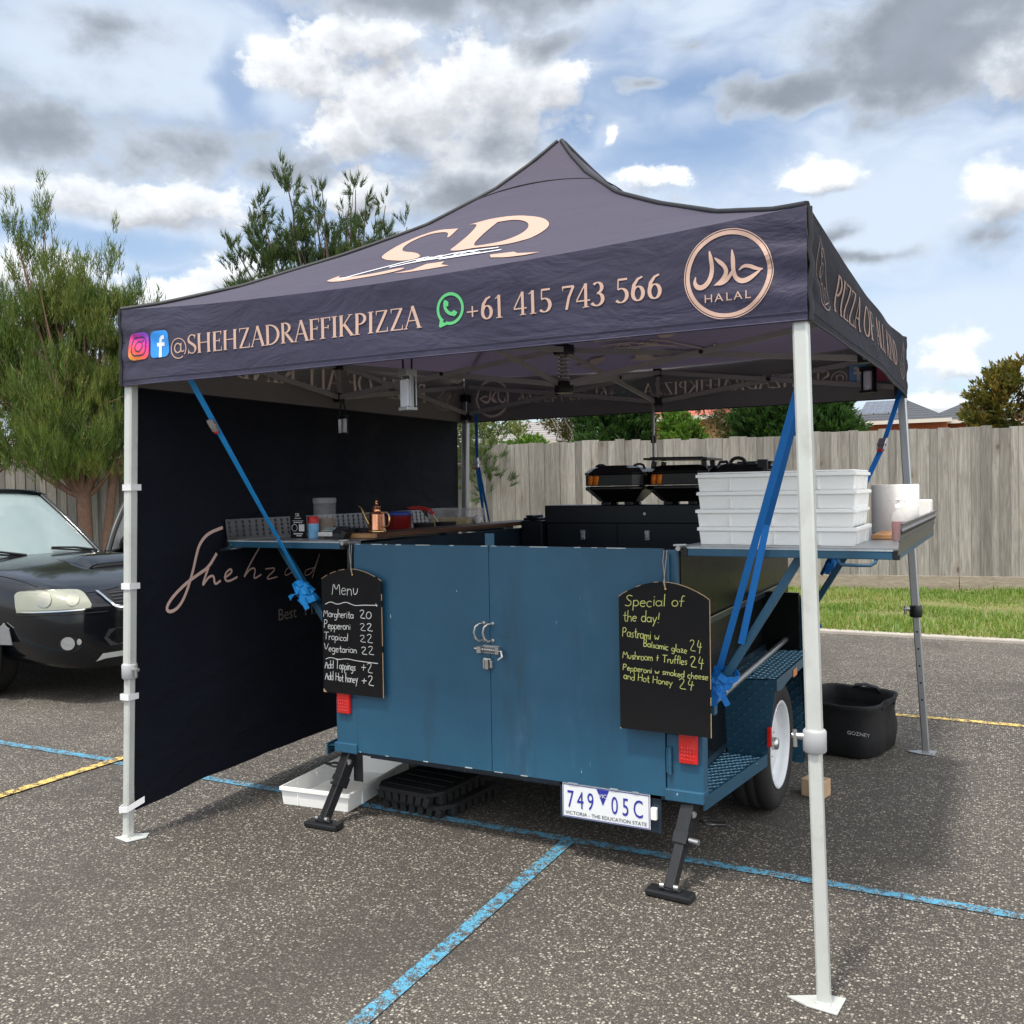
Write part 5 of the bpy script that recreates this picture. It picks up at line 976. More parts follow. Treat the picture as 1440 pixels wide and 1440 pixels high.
        mb = MB(); rot = Matrix.Rotation(R(-4 if s > 0 else 2), 3, 'Z'); mb.box(V(foot.x, foot.y, .016), (.185, .072, .026), rot); mb.box(V(foot.x, foot.y, .035), (.09, .03, .014), rot); mb.build('foot_pad', M['jack'], lg, bevel=.008)
        mb = MB()
        for dx in (-.028, .028): mb.tube([V(foot.x + dx - .008, foot.y - .012, .048), V(foot.x + dx + .008, foot.y - .012, .048)], .011, 8)
        p = top + V(.02, -.045, -.045); mb.tube([p, p + V(0, -.012, 0)], .013, 10); q = mid + V(.032 if s > 0 else -.03, -.02, 0); mb.tube([q, q + V(.04 * s if s > 0 else 0.0, -.01, .0)], .011, 10); mb.build('bolt', M['steel'], lg)
        h = top + V(.03 if s > 0 else -.04, 0, -.085); mb = MB(); e = s; mb.tube([h, h + V(.05 * e, -.03, -.0), h + V(.11 * e, -.02, .005), h + V(.10 * e, .03, -.005), h + V(.03 * e, .03, 0)], .0065, 8); mb.build('winding_eye', M['jack'], lg)
    # fold-out shelves
    def shelf(x0, x1, s):
        mb = MB(); z1 = 1.352; mb.bx(x0, x1, .685, 2.42, z1 - .006, z1); sh = mb.build('side_shelf', M['galv'], tr)
        mb = MB(); mb.bx(x0 + .022, x1 - .022, .672, .70, z1 - .040, z1 - .007); mb.bx(x0 + .022, x1 - .022, 2.39, 2.42, z1 - .040, z1 - .007); ox = x1 if s > 0 else x0; mb.bx(ox - .03, ox - .001, .70, 2.39, z1 - .040, z1 - .0072) if s > 0 else mb.bx(ox + .001, ox + .03, .70, 2.39, z1 - .040, z1 - .0072); mb.build('frame', M['tpaint'], sh, bevel=.003)
        mb = MB()
        for x in (x0 + .010, x1 - .010): mb.bx(x - .0115, x + .0115, .671, .701, z1 - .041, z1 - .0065)
        mb.build('end_cap', M['black_pl'], sh, bevel=.002)
        mb = MB(); mb.bx(x0 + .02, x1 - .02, .6695, .674, z1 - .010, z1 - .0045); mb.build('worn_edge', M['chip'], sh)
        hx = 3.04 if s > 0 else .0; mb = MB(); y = .69
        if s > 0: mb.tube([(2.975, y, z1 - .035), (2.978, y - .02, z1 - .052), (2.992, y - .035, z1 - .060), (3.04, y - .037, z1 - .061), (3.09, y - .035, z1 - .060), (3.104, y - .02, z1 - .052), (3.107, y, z1 - .035)], .0065, 10)
        else: mb.tube([(.055, y, z1 - .035), (.05, y - .04, z1 - .040), (.03, y - .07, z1 - .046), (-.06, y - .07, z1 - .050), (-.065, y - .03, z1 - .048), (-.04, y + .0, z1 - .036)], .006, 10)
        mb.build('handle', M['tpaint'] if s > 0 else M['tpaint_dk'], sh)
        mb = MB(); bx = (2.83, 2.475) if s > 0 else (.225, .66); zz = (1.318, .735) if s > 0 else (1.318, .76); mb.bar((bx[0], .76, zz[0]), (bx[1], .76, zz[1]), .032, .032, up=(0, 1, 0)); mb.build('brace', M['tpaint'], sh, bevel=.003); mb = MB(); mb.bar((bx[0], 2.3, zz[0]), (bx[1], 2.3, zz[1]), .032, .032, up=(0, 1, 0)); mb.build('brace', M['tpaint'], sh, bevel=.003)
        mb = MB(); hx = x0 - .012 if s > 0 else x1 + .004
        for y0 in (.70, 2.3): mb.tube([(hx, y0, z1 - .012), (hx, y0 + .09, z1 - .012)], .012, 10); 
        mb.tube([(hx, .655, z1 - .010), (hx, .70, z1 - .010)], .010, 10); mb.tube([(hx - .02, .665, z1 + .002), (hx + .03, .665, z1 + .004)], .006, 8); mb.build('hinge', M['steel'], sh)
        # embossed splash guard along the outer edge
        mb = MB(); ox = x1 + .004 if s > 0 else x0 - .002
        def g(a, b): y = (.60 if s > 0 else .69) + (1.66 if s > 0 else 2.0) * a; return (ox + s * .012 * b, y, 1.334 + .108 * b if s > 0 else 1.350 + .105 * b)
        mb.sheet(g, 40, 8, smooth=False); n = 40
        for i in range(n):
            for j in range(1 if s > 0 else 4):
                a = (i + .5) / n; c = Vector(g(a, .78 if s > 0 else .18 + .22 * j)); dz = .014 if s > 0 else .010; dy = .010; k = -s * .006
                for kk in (k, -k): mb.add([c + V(0, -dy, 0), c + V(0, 0, dz), c + V(0, dy, 0), c + V(0, 0, -dz), c + V(kk, 0, 0)], [(0, 1, 4), (1, 2, 4), (2, 3, 4), (3, 0, 4)])
        if s > 0: mb.bar(g(0, 1), g(1, 1), .012, .006); mb.bar(g(0, .45), g(1, .45), .010, .006)
        o = mb.build('splash_guard', M['galv_dk'], sh); so = o.modifiers.new('solid', 'SOLIDIFY'); so.thickness = .002
    shelf(2.385, 3.185, 1); shelf(-.07, .70, -1)
    mb = MB(); mb.tube([(2.485, .72, .722), (2.485, 2.42, .782)], .0145, 12); o = mb.build('tie_rail', M['steel'], tr)
    mb = MB()
    for y in (1.4, 2.38): mb.tube([(2.485, y, .722 + .06 * (y - .72) / 1.7), (2.485, y, .705)], .007, 8)
    mb.bx(2.46, 2.50, .70, .74, .68, .74); mb.build('rail_bracket', M['tpaint'], tr)
    # cabinet in the nose
    mb = MB(); mb.bx(.90, 2.32, 2.50, 2.735, .42, 1.470); cb = mb.build('cabinet', M['cab'], tr, bevel=.006)
    mb = MB(); mb.bx(.892, 2.325, 2.488, 2.74, 1.365, 1.480); mb.build('lid', M['cab'], cb, bevel=.006)
    for x in (1.160, 1.585): mb = MB(); mb.bx(x - .016, x + .016, 2.478, 2.499, 1.262, 1.325); mb.bx(x - .010, x + .010, 2.470, 2.480, 1.272, 1.300); mb.build('toggle_latch', M['steel'], cb, bevel=.004)
    mb = MB(); mb.bx(1.380, 1.386, 2.494, 2.4995, .5, 1.362); mb.build('door_gap', M['darkvoid'], cb); mb = MB(); mb.tube([(1.57, 2.489, 1.425), (1.57, 2.483, 1.425)], .009, 12); mb.build('lock_barrel', M['steel'], cb)
    mb = MB(); mb.bx(.74, .89, 2.45, 2.735, .42, 1.385); mb.bx(.745, .86, 2.47, 2.70, 1.385, 1.402); mb.bx(.78, .83, 2.44, 2.6, 1.402, 1.42); mb.build('side_cabinet', M['cab'], tr, bevel=.006)
    mb = MB(); mb.bx(.726, 2.344, .735, 2.44, .405, .43); mb.build('floor_lining', M['mat_rub'], tr)
build_trailer()

# ------------------------------------------------------------------ chalkboards
def chalkboard(name, label, x0, x1, z0, zs, zt, y, tilt, lines, cm, cordtop):
    t = thing(name, label, 'chalkboard', ((x0 + x1) / 2, y, z0), 'chalkboards hanging on the trailer gate'); xc = (x0 + x1) / 2; n = 20
    pts = [(x0 + .004, z0), (x1 - .004, z0), (x1, z0 + .004), (x1, zs)] + [(x1 + (x0 - x1) * i / n, zs + (zt - zs) * math.sin(PI * i / n) ** .85) for i in range(1, n)] + [(x0, zs), (x0, z0 + .004)]
    MB().prism(pts, (0, y, 0), (1, 0, 0), (0, 0, 1), (0, -1, 0), .009).build('board', M['chalk'], t)
    mb = MB(); rnd = random.Random(len(label)); P = pts[3:-1]
    path = [(x1, z0), (x1, zs)] + P[1:]
    for a, b in zip(path, path[1:]):
        q = dens([a, b], .03)
        for u, v in zip(q, q[1:]):
            if rnd.random() < (.9 if a[0] > xc else .35): mb.bar((u[0], y - .0075, u[1]), (v[0], y - .0075, v[1]), .0022, .0042, up=(0, 1, 0))
    mb.prism([(x0 - .0005, z0 - .0005), (x0 + .020, z0 - .0005), (x0 - .0005, z0 + .017)] if cm == 'chalk_w' else [(x0, z0 - .0005), (x0 + .006, z0 - .0005), (x0, z0 + .006)], (0, y - .0088, 0), (1, 0, 0), (0, 0, 1), (0, -1, 0), .0008); mb.build('bare_edge', M['rawwood'], t)
    ink = Ink(lambda x, z, k: (x, y - .0102 - k * .00005, z))
    for l in lines:
        if l[0] == 'w': ink.stroke(smooth2(l[1], 2), .0035)
        else: hand(ink, *l)
    ink.mb.build('chalk_writing', M[cm], t)
    mb = MB(); h = (xc + .01, y - .010, zt - .028); mb.tube([cordtop, (cordtop[0] + .006, y - .004, (cordtop[2] + zt) / 2), (xc + .004, y - .011, zt - .004), h], .0014, 6); mb.tube([(cordtop[0] - .012, cordtop[1], cordtop[2]), (cordtop[0] - .004, y - .004, (cordtop[2] + zt) / 2 + .02), h], .0014, 6); mb.build('cord', M['cord'], t)
    mb = MB(); mb.lathe([(.003, 0), (.006, .001), (.003, .002)], (h[0], y - .0095, h[2]), 12, M=Matrix.Rotation(R(90), 3, 'X')); mb.build('eyelet', M['brass'], t)
x = .616; w = .0031
chalkboard('menu_board', 'chalkboard headed Menu with white chalk prices', .605, .957, .626, 1.172, 1.224, .628, 0, [
    ('Menu', .665, .825, 1.100, .062, w), ('w', [(.625, 1.050), (.66, 1.066), (.70, 1.050), (.75, 1.069), (.80, 1.050), (.85, 1.056), (.935, 1.058)]), ('w', [(.925, 1.066), (.93, 1.052)]),
    ('Margherita', .612, .795, .990, .037, w), ('20', .825, .90, .992, .037, w), ('Pepperoni', .614, .775, .935, .037, w), ('22', .825, .905, .935, .037, w), ('Tropical', .612, .760, .880, .037, w), ('22', .823, .905, .880, .037, w),
    ('Vegetarian', .612, .81, .825, .037, w), ('22', .830, .91, .825, .037, w), ('w', [(.622, .785), (.65, .797), (.70, .788), (.75, .797), (.80, .790), (.93, .786)]),
    ('Add Toppings', .615, .800, .742, .042, w), ('+2', .830, .90, .740, .044, w), ('Add Hot honey', .615, .812, .685, .042, w), ('+2', .830, .905, .680, .044, w)], 'chalk_w', (.775, .640, 1.338))
w = .0029
chalkboard('specials_board', 'larger chalkboard listing the special of the day in yellow chalk', 2.143, 2.516, .617, 1.150, 1.214, .605, 0, [
    ('Special of', 2.168, 2.415, 1.112, .047, w, .03), ('the day!', 2.160, 2.315, 1.052, .043, w), ('Pastrami w', 2.156, 2.312, .990, .040, w, -.05), ('Balsamic glaze', 2.245, 2.425, .956, .027, w, -.10), ('24', 2.432, 2.485, .950, .042, w),
    ('Mushroom & Truffles', 2.156, 2.425, .902, .031, w, -.03), ('24', 2.432, 2.492, .888, .044, w), ('Pepperoni w smoked cheese', 2.156, 2.508, .854, .026, w, -.04), ('and Hot Honey', 2.160, 2.365, .818, .029, w, -.05), ('24', 2.385, 2.452, .800, .042, w)], 'chalk_y', (2.333, .640, 1.336))

# ------------------------------------------------------------------ ratchet straps
def webbing(mb, pts, w, th=.0022, m=0, side=None):
    """flat webbing along a path, its flat face turned by `side`"""
    pts = [Vector(p) for p in pts]; n = len(pts); L = []
    for i, p in enumerate(pts):
        t = (pts[min(i + 1, n - 1)] - pts[max(i - 1, 0)]).normalized(); sd = Vector(side[i] if isinstance(side, list) else side or (1, 0, 0)); sd = (sd - t * sd.dot(t)).normalized(); nn = t.cross(sd)
        L.append([p + sd * w / 2 + nn * th / 2, p - sd * w / 2 + nn * th / 2, p - sd * w / 2 - nn * th / 2, p + sd * w / 2 - nn * th / 2])
    vs = [v for q in L for v in q]
    mb.add(vs, [(4 * i + k, 4 * i + (k + 1) % 4, 4 * i + 4 + (k + 1) % 4, 4 * i + 4 + k) for i in range(n - 1) for k in range(4)] + [(3, 2, 1, 0), tuple(4 * n - 4 + k for k in range(4))], m)
def lerp3(a, b, n, sag=0, tw=0): a = Vector(a); b = Vector(b); return [a.lerp(b, i / n) + V(0, 0, -sag * math.sin(PI * i / n)) for i in range(n + 1)]
def knot(parent, c, ax, r, mat, seed=1, turns=3, w=.030):
    c = Vector(c); ax = Vector(ax).normalized(); rnd = random.Random(seed); x = ax.orthogonal().normalized(); y = ax.cross(x); mb = MB()
    for k in range(turns):
        off = (k - (turns - 1) / 2) * w * .62; tx = rnd.uniform(-.8, .8); ty = rnd.uniform(-.7, .7); pts = []; sd = []
        for i in range(19):
            a = 2 * PI * i / 18; rr = r * (1 + .22 * math.sin(3 * a + 2 * k) + .05 * k); p = c + ax * (off + tx * r * math.cos(a) + ty * r * math.sin(a)) + (x * math.cos(a) + y * math.sin(a)) * rr; pts.append(p); sd.append(tuple(ax + x * .3 * math.sin(a + k)))
        webbing(mb, pts, w, .003, 0, sd)
    for k in range(2):
        d = ax * (-1 if k else .2) + V(rnd.uniform(-.5, .5), -.35, -.9); d.normalize(); q = [c + V(0, -r * .8, 0), c + d * .03 + V(.0, -r * 1.1, 0), c + d * .055 + V(.010, -r, -.003), c + d * .075 + V(.015, -r * .8, -.012)]; webbing(mb, q, w * .9, .0025, 0, (1, 0, .3 * k))
    return mb.build('knot', mat, parent)
def ratchet(parent, c, d, side, sc=1.0):
    c = Vector(c); d = Vector(d).normalized(); s = Vector(side); s = (s - d * s.dot(d)).normalized(); n = d.cross(s); rot = Matrix((s, d, n)).transposed(); mb = MB(); B = lambda x, y, z, a, b, e, m=0: mb.box(c + rot @ V(x * sc, y * sc, z * sc), (a * sc, b * sc, e * sc), rot, m)
    B(-.021, 0, .006, .004, .085, .026); B(.021, 0, .006, .004, .085, .026); B(0, .03, .012, .04, .035, .004); B(0, -.012, .020, .046, .05, .003); B(0, -.036, .012, .05, .012, .010)
    mb.tube([c + rot @ V(-.03 * sc, 0, .006 * sc), c + rot @ V(.03 * sc, 0, .006 * sc)], .009 * sc, 10); B(0, .05, .01, .03, .016, .012, 1)
    return mb.build('ratchet_buckle', [M['steel'], M['red']], parent, bevel=.0015)
GS = 'blue ratchet straps holding the gazebo down'
def strap(label, loc, runs, wd, kn, rat=None, mat='strap', side=(1, 0, .2), turns=5, r=.034):
    t = thing('ratchet_strap', label, 'ratchet strap', loc, GS)
    for i, (a, b, tw) in enumerate(runs):
        mb = MB(); P = lerp3(a, b, 10, .003); sd = [tuple(Matrix.Rotation(tw * j / 10, 3, Vector(b) - Vector(a)) @ Vector(side)) for j in range(11)]; webbing(mb, P, wd, .0024, 0, sd); mb.build('webbing', M[mat if i == 0 or mat != 'strap' else mat], t)
    for k, (c, ax) in enumerate(kn): knot(t, c, ax, r, M['strap_lit'] if mat == 'strap_lit' else M['strap'], k + 3, turns, wd)
    if rat: ratchet(t, *rat)
strap('bright blue ratchet strap from front left truss to left shelf brace', (.40, .70, 1.08), [((.315, .06, 2.16), (.40, .725, 1.13), .5)], .034, [((.405, .735, 1.085), (.435, 0, -.56))], ((.332, .22, 1.855 + .05), (.085, .665, -1.03), (1, 0, .1), .72), 'strap_lit')
strap('doubled blue ratchet strap beside the front right tent leg', (2.50, .74, .78), [((2.952, .10, 1.895), (2.512, .735, .86), .25), ((2.958, .11, 1.875), (2.735, .60, 1.44), .25), ((2.735, .60, 1.44), (2.60, .735, .965), .4)], .026, [((2.508, .74, .80), (.355, 0, .58))], None, 'strap', side=(1, .55, .2), turns=6, r=.036)
strap('blue ratchet strap with red tail at the back right tent leg', (2.51, 2.58, .80), [((2.985, 2.92, 2.14), (2.915, 2.70, 1.83), .3), ((2.905, 2.68, 1.79), (2.70, 2.52, 1.30), .4), ((2.71, 2.52, 1.30), (2.60, 2.50, 1.08), .8), ((2.56, 2.50, .93), (2.53, 2.50, .62), .6)], .030, [((2.66, 2.50, 1.16), (.4, 0, 1)), ((2.55, 2.48, .86), (.4, 0, 1))], ((2.905, 2.68, 1.80), (-.07, -.22, -.31), (1, -.3, 0), .9), 'strap', turns=3, r=.024)
strap('dark blue ratchet strap beside the back left tent leg', (.42, 2.62, 1.36), [((.245, 2.75, 2.12), (.32, 2.62, 1.75), .4), ((.32, 2.62, 1.75), (.385, 2.60, 1.36), .5), ((.325, 2.63, 1.74), (.435, 2.58, 1.36), .8)], .026, [], ((.315, 2.62, 1.77), (.07, -.1, -.38), (1, 0, .1), .8), 'strap')

# ------------------------------------------------------------------ hanging lanterns
def lantern(label, c, w, h, dark, cords, group='battery lanterns hanging under the gazebo', two=False):
    c = Vector(c); t = thing('hanging_lantern', label, 'lantern', tuple(c - V(0, 0, h / 2)), group); fm = M['black_pl'] if dark else M['galv']
    yaw = Matrix.Rotation(R(-22), 3, 'Z'); B = lambda mb, x, y, z, a, b, e: mb.box(c + yaw @ V(x, y, z), (a, b, e), yaw); cs = (-.026, .026) if two else (0,)
    for cx in cs:
        ww = w * .42 if two else w
        mb = MB(); B(mb, cx, 0, h * .40, ww, ww * .8, h * .18); B(mb, cx, 0, -h * .45, ww, ww * .8, h * .09); B(mb, cx, ww * .34, 0, ww * .95, ww * .12, h * .8)
        if not two:
            for s in (-1, 1): B(mb, cx + s * ww * .45, 0, -.01, ww * .09, ww * .3, h * .8)
        mb.build('housing', fm, t, bevel=.004)
        mb = MB(); mb.lathe([(ww * .30, -h * .40), (ww * .33, -h * .38), (ww * .33, h * .30), (ww * .3, h * .32)], c + yaw @ V(cx, -ww * .02, 0), 16) if (dark or two) else B(mb, cx, -.004, -.02, ww * .82, ww * .5, h * .70); mb.build('diffuser', M['lamp_w'], t, bevel=.003 if not (dark or two) else 0)
    mb = MB()
    for p in cords: mb.tube([c + yaw @ V(p[0], 0, h * .45), c + yaw @ V(p[0] * 1.1, 0, h * .5 + .03), c + V(p[1], p[2], p[3])], .004, 6)
    mb.build('handle', M['black_pl'], t)
lantern('silver lantern with a long white lens hanging at the front truss', (1.344, .30, 2.005), .066, .175, False, [(-.03, -.02, 0, .20), (.03, .02, 0, .20)])
lantern('black framed lantern with white lens at the back right corner', (2.807, 2.88, 2.19), .078, .155, True, [(0, .05, -.02, .12)])
lantern('twin black lantern hanging before the sidewall', (.045, 1.52, 1.985), .09, .115, True, [(-.03, -.0, 0, .16), (.03, .0, 0, .16)], two=True)

# ------------------------------------------------------------------ right shelf: dough trays, roll, bottle, board
def tray_mesh(w, d, h, r=.0):
    mb = MB(); t = .004; W2, D2 = w / 2, d / 2; wi, di = W2 - .010, D2 - .010
    for s in (-1, 1):
        mb.add([(-W2 + .006, s * di, 0), (W2 - .006, s * di, 0), (W2, s * D2, h), (-W2, s * D2, h), (-W2 + .008, s * (di - t), t), (W2 - .008, s * (di - t), t), (W2 - t, s * (D2 - t), h), (-W2 + t, s * (D2 - t), h)], [(0, 1, 2, 3)[::s], (7, 6, 5, 4)[::s], (3, 2, 6, 7)[::s]])
        mb.add([(s * wi, -di, 0), (s * wi, di, 0), (s * W2, D2, h), (s * W2, -D2, h), (s * (wi - t), -di, t), (s * (wi - t), di, t), (s * (W2 - t), D2 - t, h), (s * (W2 - t), -D2 + t, h)], [(0, 1, 2, 3)[::s], (7, 6, 5, 4)[::s], (3, 2, 6, 7)[::s]])
    mb.bx(-wi, wi, -di, di, 0, t)
    for z in (h - .012,):
        e = .004 if z > h * .6 else .0015
        for s in (-1, 1): mb.bx(-W2 - e, W2 + e, s * (D2 + (e if z > h * .6 else -.002)) - .003, s * (D2 + (e if z > h * .6 else -.002)) + .003, z - .002, z + (.010 if z > h * .6 else .003)); mb.bx(s * (W2 + (e if z > h * .6 else -.002)) - .003, s * (W2 + (e if z > h * .6 else -.002)) + .003, -D2, D2, z - .002, z + (.010 if z > h * .6 else .003))
    for s in (-1, 1):
        for i in (-.28, 0, .28) if w > .5 else (-.2, .2): mb.bx(i * w - .003, i * w + .003, s * (D2 - .005) - .004, s * (D2 - .005) + .004, .003, h - .012)
        for i in (-.25, .25): mb.bx(s * (W2 - .005) - .004, s * (W2 - .005) + .004, i * d - .003, i * d + .003, .003, h - .012)
    return mb
TM = tray_mesh(.60, .40, .070).mesh('dough_tray', M['white_pl'])
lb = ['white dough tray at the bottom of the stack on the right shelf', 'white dough tray second from the bottom of the right shelf stack', 'white dough tray second from the top of the right shelf stack', 'white dough tray on top of the right shelf stack']
for i in range(4):
    o = bpy.data.objects.new('dough_tray', TM); C.objects.link(o); o.location = (2.722 + (.004, -.003, .003, 0)[i], .965, 1.353 + .0705 * i); o.rotation_euler.z = R((0, .25, -.2, .1)[i]); tag(o, lb[i], 'tray', 'stacked white dough trays')
o = MB().bx(2.423, 3.021, .765, 1.165, 1.6355, 1.641).build('tray_lid', M['white_pl'], None, (2.72, .965, 1.6355), bevel=.002); tag(o, 'flat white lid closing the top dough tray', 'lid')
def solo(mb, name, mats, loc, label, cat, group=None, bevel=0): return tag(mb.build(name, mats, None, loc, bevel), label, cat, group)
t = thing('paper_towel_roll', 'big white paper towel roll behind the dough trays', 'paper roll', (3.06, 1.78, 1.353)); MB().lathe([(.035, 0), (.100, .0), (.104, .004), (.104, .222), (.100, .226), (.035, .226), (.032, .20)], (3.06, 1.78, 1.354), 40).build('roll', M['paper'], t); MB().lathe([(.031, .0), (.033, .0), (.033, .224), (.031, .224)], (3.06, 1.78, 1.354), 20).build('cardboard_core', M['rawwood'], t)
t = thing('soap_bottle', 'pump bottle of red soap at the right shelf end', 'bottle', (3.085, 1.16, 1.353)); c = V(3.135, 1.16, 1.353); MB().lathe([(.022, 0), (.0255, .003), (.0255, .075), (.0255, .078)], c, 20).build('liquid', M['sauce'], t); MB().lathe([(.0262, .0), (.0265, .105), (.020, .118), (.011, .124), (.011, .135)], c, 20).build('bottle', M['clear'], t)
mb = MB(); mb.lathe([(.012, .132), (.013, .145), (.006, .148), (.005, .162), (.012, .164), (.012, .170), (0, .171)], c, 14); mb.tube([c + V(0, 0, .167), c + V(.02, -.02, .168), c + V(.026, -.026, .160)], .004, 6); mb.build('pump', M['white_pl'], t)
solo(MB().bx(3.02, 3.14, 1.24, 1.62, 1.353, 1.373), 'cutting_board', M['boardend'], (3.08, 1.4, 1.353), 'small brown wooden cutting board beside the soap bottle', 'board', bevel=.004)
mb = MB(); mb.bx(3.125, 3.185, 2.16, 2.30, 1.353, 1.50); solo(mb, 'napkin_box', M['paper'], (3.15, 2.2, 1.353), 'small white carton beside the paper towel roll', 'box', bevel=.006)

# ------------------------------------------------------------------ pizza ovens on the cabinet
GO = 'black pizza ovens on the cabinet'
def oct_ring(w, d, c, z): 
    w /= 2; d /= 2; return [(w - c, -d, z), (w, -d + c, z), (w, d - c, z), (w - c, d, z), (-w + c, d, z), (-w, d - c, z), (-w, -d + c, z), (-w + c, -d, z)]
def shell(mb, rings, o, m=0):
    vs = [Vector(p) + o for r in rings for p in r]; n = 8
    mb.add(vs, [(i * n + k, i * n + (k + 1) % n, (i + 1) * n + (k + 1) % n, (i + 1) * n + k) for i in range(len(rings) - 1) for k in range(n)] + [tuple(range(n))[::-1], tuple(range(len(vs) - n, len(vs)))], m)
def oven(x, y, label, sc=1.0, kind=0, hgt=1.0):
    z = 1.481; t = thing('pizza_oven', label, 'pizza oven', (x, y, z), GO); o = V(x, y, z); w, d = .385 * sc, .36 * sc
    mb = MB(); shell(mb, [oct_ring(w * .50, d * .55, .05, .016), oct_ring(w * .62, d * .62, .05, .020), oct_ring(w * .93, d * .94, .06, .085), oct_ring(w * 1.0, d, .06, .092), oct_ring(w * 1.0, d, .06, .112), oct_ring(w * .96, d * .96, .06, .115)], o); b = mb.build('base', M['oven'], t, bevel=.006)
    mb = MB(); shell(mb, [oct_ring(w * .965, d * .965, .05, .118), oct_ring(w * .975, d * .97, .05, .122), oct_ring(w * .975, d * .97, .05, .186), oct_ring(w * 1.0, d, .05, .189), oct_ring(w * .99, d * .99, .05, .200), oct_ring(w * .84, d * .84, .05, .226), oct_ring(w * .62, d * .7, .04, .236)], o); h = mb.build('hood', M['oven'], t, bevel=.007)
    mb = MB()
    for s in (-1, 1): mb.box(o + V(s * w * .2, -d * .2, .008), (.045, .04, .020)); mb.box(o + V(s * w * .2, d * .2, .008), (.045, .04, .020))
    mb.build('foot', M['oven_m'], t, bevel=.004)
    for s in (-1, 1): 
        mb = MB(); q = o + V(-w * .29 + .017 * s, -d * .488, .152); mb.lathe([(.010, -.029), (.016, -.025), (.017, .025), (.010, .029)], q, 14, M=Matrix.Rotation(R(8), 3, 'Y')); mb.build('stripe_grip', M['orange'], t)
    mb = MB(); mb.box(o + V(w * .465, -d * .30, .15), (.03, .04, .07)); mb.lathe([(.026, 0), (.028, .008), (.022, .014), (0, .015)], o + V(w * .478, -d * .16, .152), 18, M=Matrix.Rotation(R(90), 3, 'Y')); mb.build('knob', M['oven_m'], t, bevel=.003)
    mb = MB()
    if kind == 0:
        for s in (-1, 1):
            c = o + V(s * w * .33, -d * .05, .236); mb.tube([c + V(-.035, 0, -.016), c + V(-.03, 0, .006), c + V(-.012, 0, .014), c + V(.012, 0, .014), c + V(.03, 0, .006), c + V(.038, 0, -.016)], .008, 8)
        mb.bx(x - w * .30, x + w * .22, y - d * .36, y + d * .3, z + .2355, z + .243)
    elif kind == 1:
        for s in (-1, 1):
            for r in (-1, 1): mb.bar(o + V(s * w * .42, r * d * .25, .20), o + V(s * w * .40, r * d * .25, .262), .022, .03)
        mb.box(o + V(0, 0, .272), (w * 1.02, d * .95, .014), Matrix.Rotation(R(1.0), 3, 'Y')); mb.box(o + V(0, 0, .281), (w * .86, d * .8, .006), Matrix.Rotation(R(1.0), 3, 'Y'))
    else:
        c = o + V(-.02, -.12, .236); mb.tube([c + V(.042 * math.cos(a), 0, .030 * math.sin(a)) for a in [i * PI / 10 for i in range(11)]], .011, 8); mb.box(o + V(.13, -.155, .215), (.055, .03, .075)); mb.tube([o + V(-.14, -.1, .225), o + V(-.13, -.1, .245), o + V(-.09, -.1, .247), o + V(-.08, -.1, .225)], .009, 8)
        mb.bx(x - w * .1, x + w * .42, y - d * .2, y + d * .3, z + .2355, z + .246)
    mb.build('lid', M['oven'] if kind < 2 else M['oven_m'], t, bevel=.003)
oven(1.375, 2.60, 'black pizza oven with orange grips, first on the left', 1.0, 0)
oven(1.775, 2.62, 'black pizza oven with a raised flat top, middle of three', 1.0, 1)
oven(2.165, 2.60, 'black pizza oven with ring handle, half hidden behind white trays', .98, 2)

# ------------------------------------------------------------------ left shelf: board and small things
ZS = 1.352
bd = thing('serving_board', 'long dark brown wooden board lying along the trailer wall', 'board', (.645, 1.8, ZS)); MB().bx(.548, .735, .90, 2.76, ZS + .001, ZS + .026).build('plank', M['board'], bd, bevel=.003); MB().bx(.5485, .7345, .880, .8995, ZS + .002, ZS + .026).build('end_strip', M['boardend'], bd, bevel=.003)
t = thing('card_stand', 'black counter card with white print and payment square', 'card stand', (.262, .86, ZS)); c = V(.262, .86, ZS); n = 8
pts = [(-.053, 0), (.053, 0), (.053, .125)] + [(.053 * math.cos(PI * i / n) * 1.0, .125 + .024 * math.sin(PI * i / n)) for i in range(1, n)] + [(-.053, .125)]
MB().prism(pts, c, (1, 0, 0), (0, 0, 1), (0, -1, 0), .004).build('card', M['chalk'], t); MB().bx(c.x - .04, c.x + .04, c.y, c.y + .045, ZS, ZS + .006).build('foot', M['black_pl'], t)
plain_text('lettering', 'SR', .026, c + V(-.019, -.004, .112), V(1, 0, 0), V(0, 0, 1), M['lettering_w'], t, 1.1, .0006)
mb = MB(); q = c + V(0, -.0046, 0)
for x0, x1, z0, z1 in ((-.022, .022, .102, .105), (-.036, .036, .0895, .0915), (.006, .042, .036, .072), (-.03, .03, .020, .026), (-.012, .022, .010, .015)): mb.bx(q.x + x0, q.x + x1, q.y - .0006, q.y, q.z + z0, q.z + z1)
for i in range(5): mb.bx(q.x - .028 + i * .012, q.x - .020 + i * .012, q.y - .0006, q.y, q.z + .079, q.z + .085)
mb.tube([q + V(-.024 + .018 * math.cos(a), 0, .054 + .018 * math.sin(a)) for a in [i * PI / 10 for i in range(21)]], .0014, 4); mb.build('print', M['lettering_w'], t)
t = thing('salt_tin', 'round tin with red top and blue label beside black card', 'tin', (.325, .90, ZS)); c = V(.325, .90, ZS); MB().lathe([(.028, 0), (.0295, .003), (.0295, .075)], c, 22).build('label', pm('blue_white_label', (.22, .50, .78), .5, var=.5, vs=22), t); MB().lathe([(.0297, .075), (.0297, .108), (.027, .112), (0, .112)], c, 22).build('cap', M['red'], t)
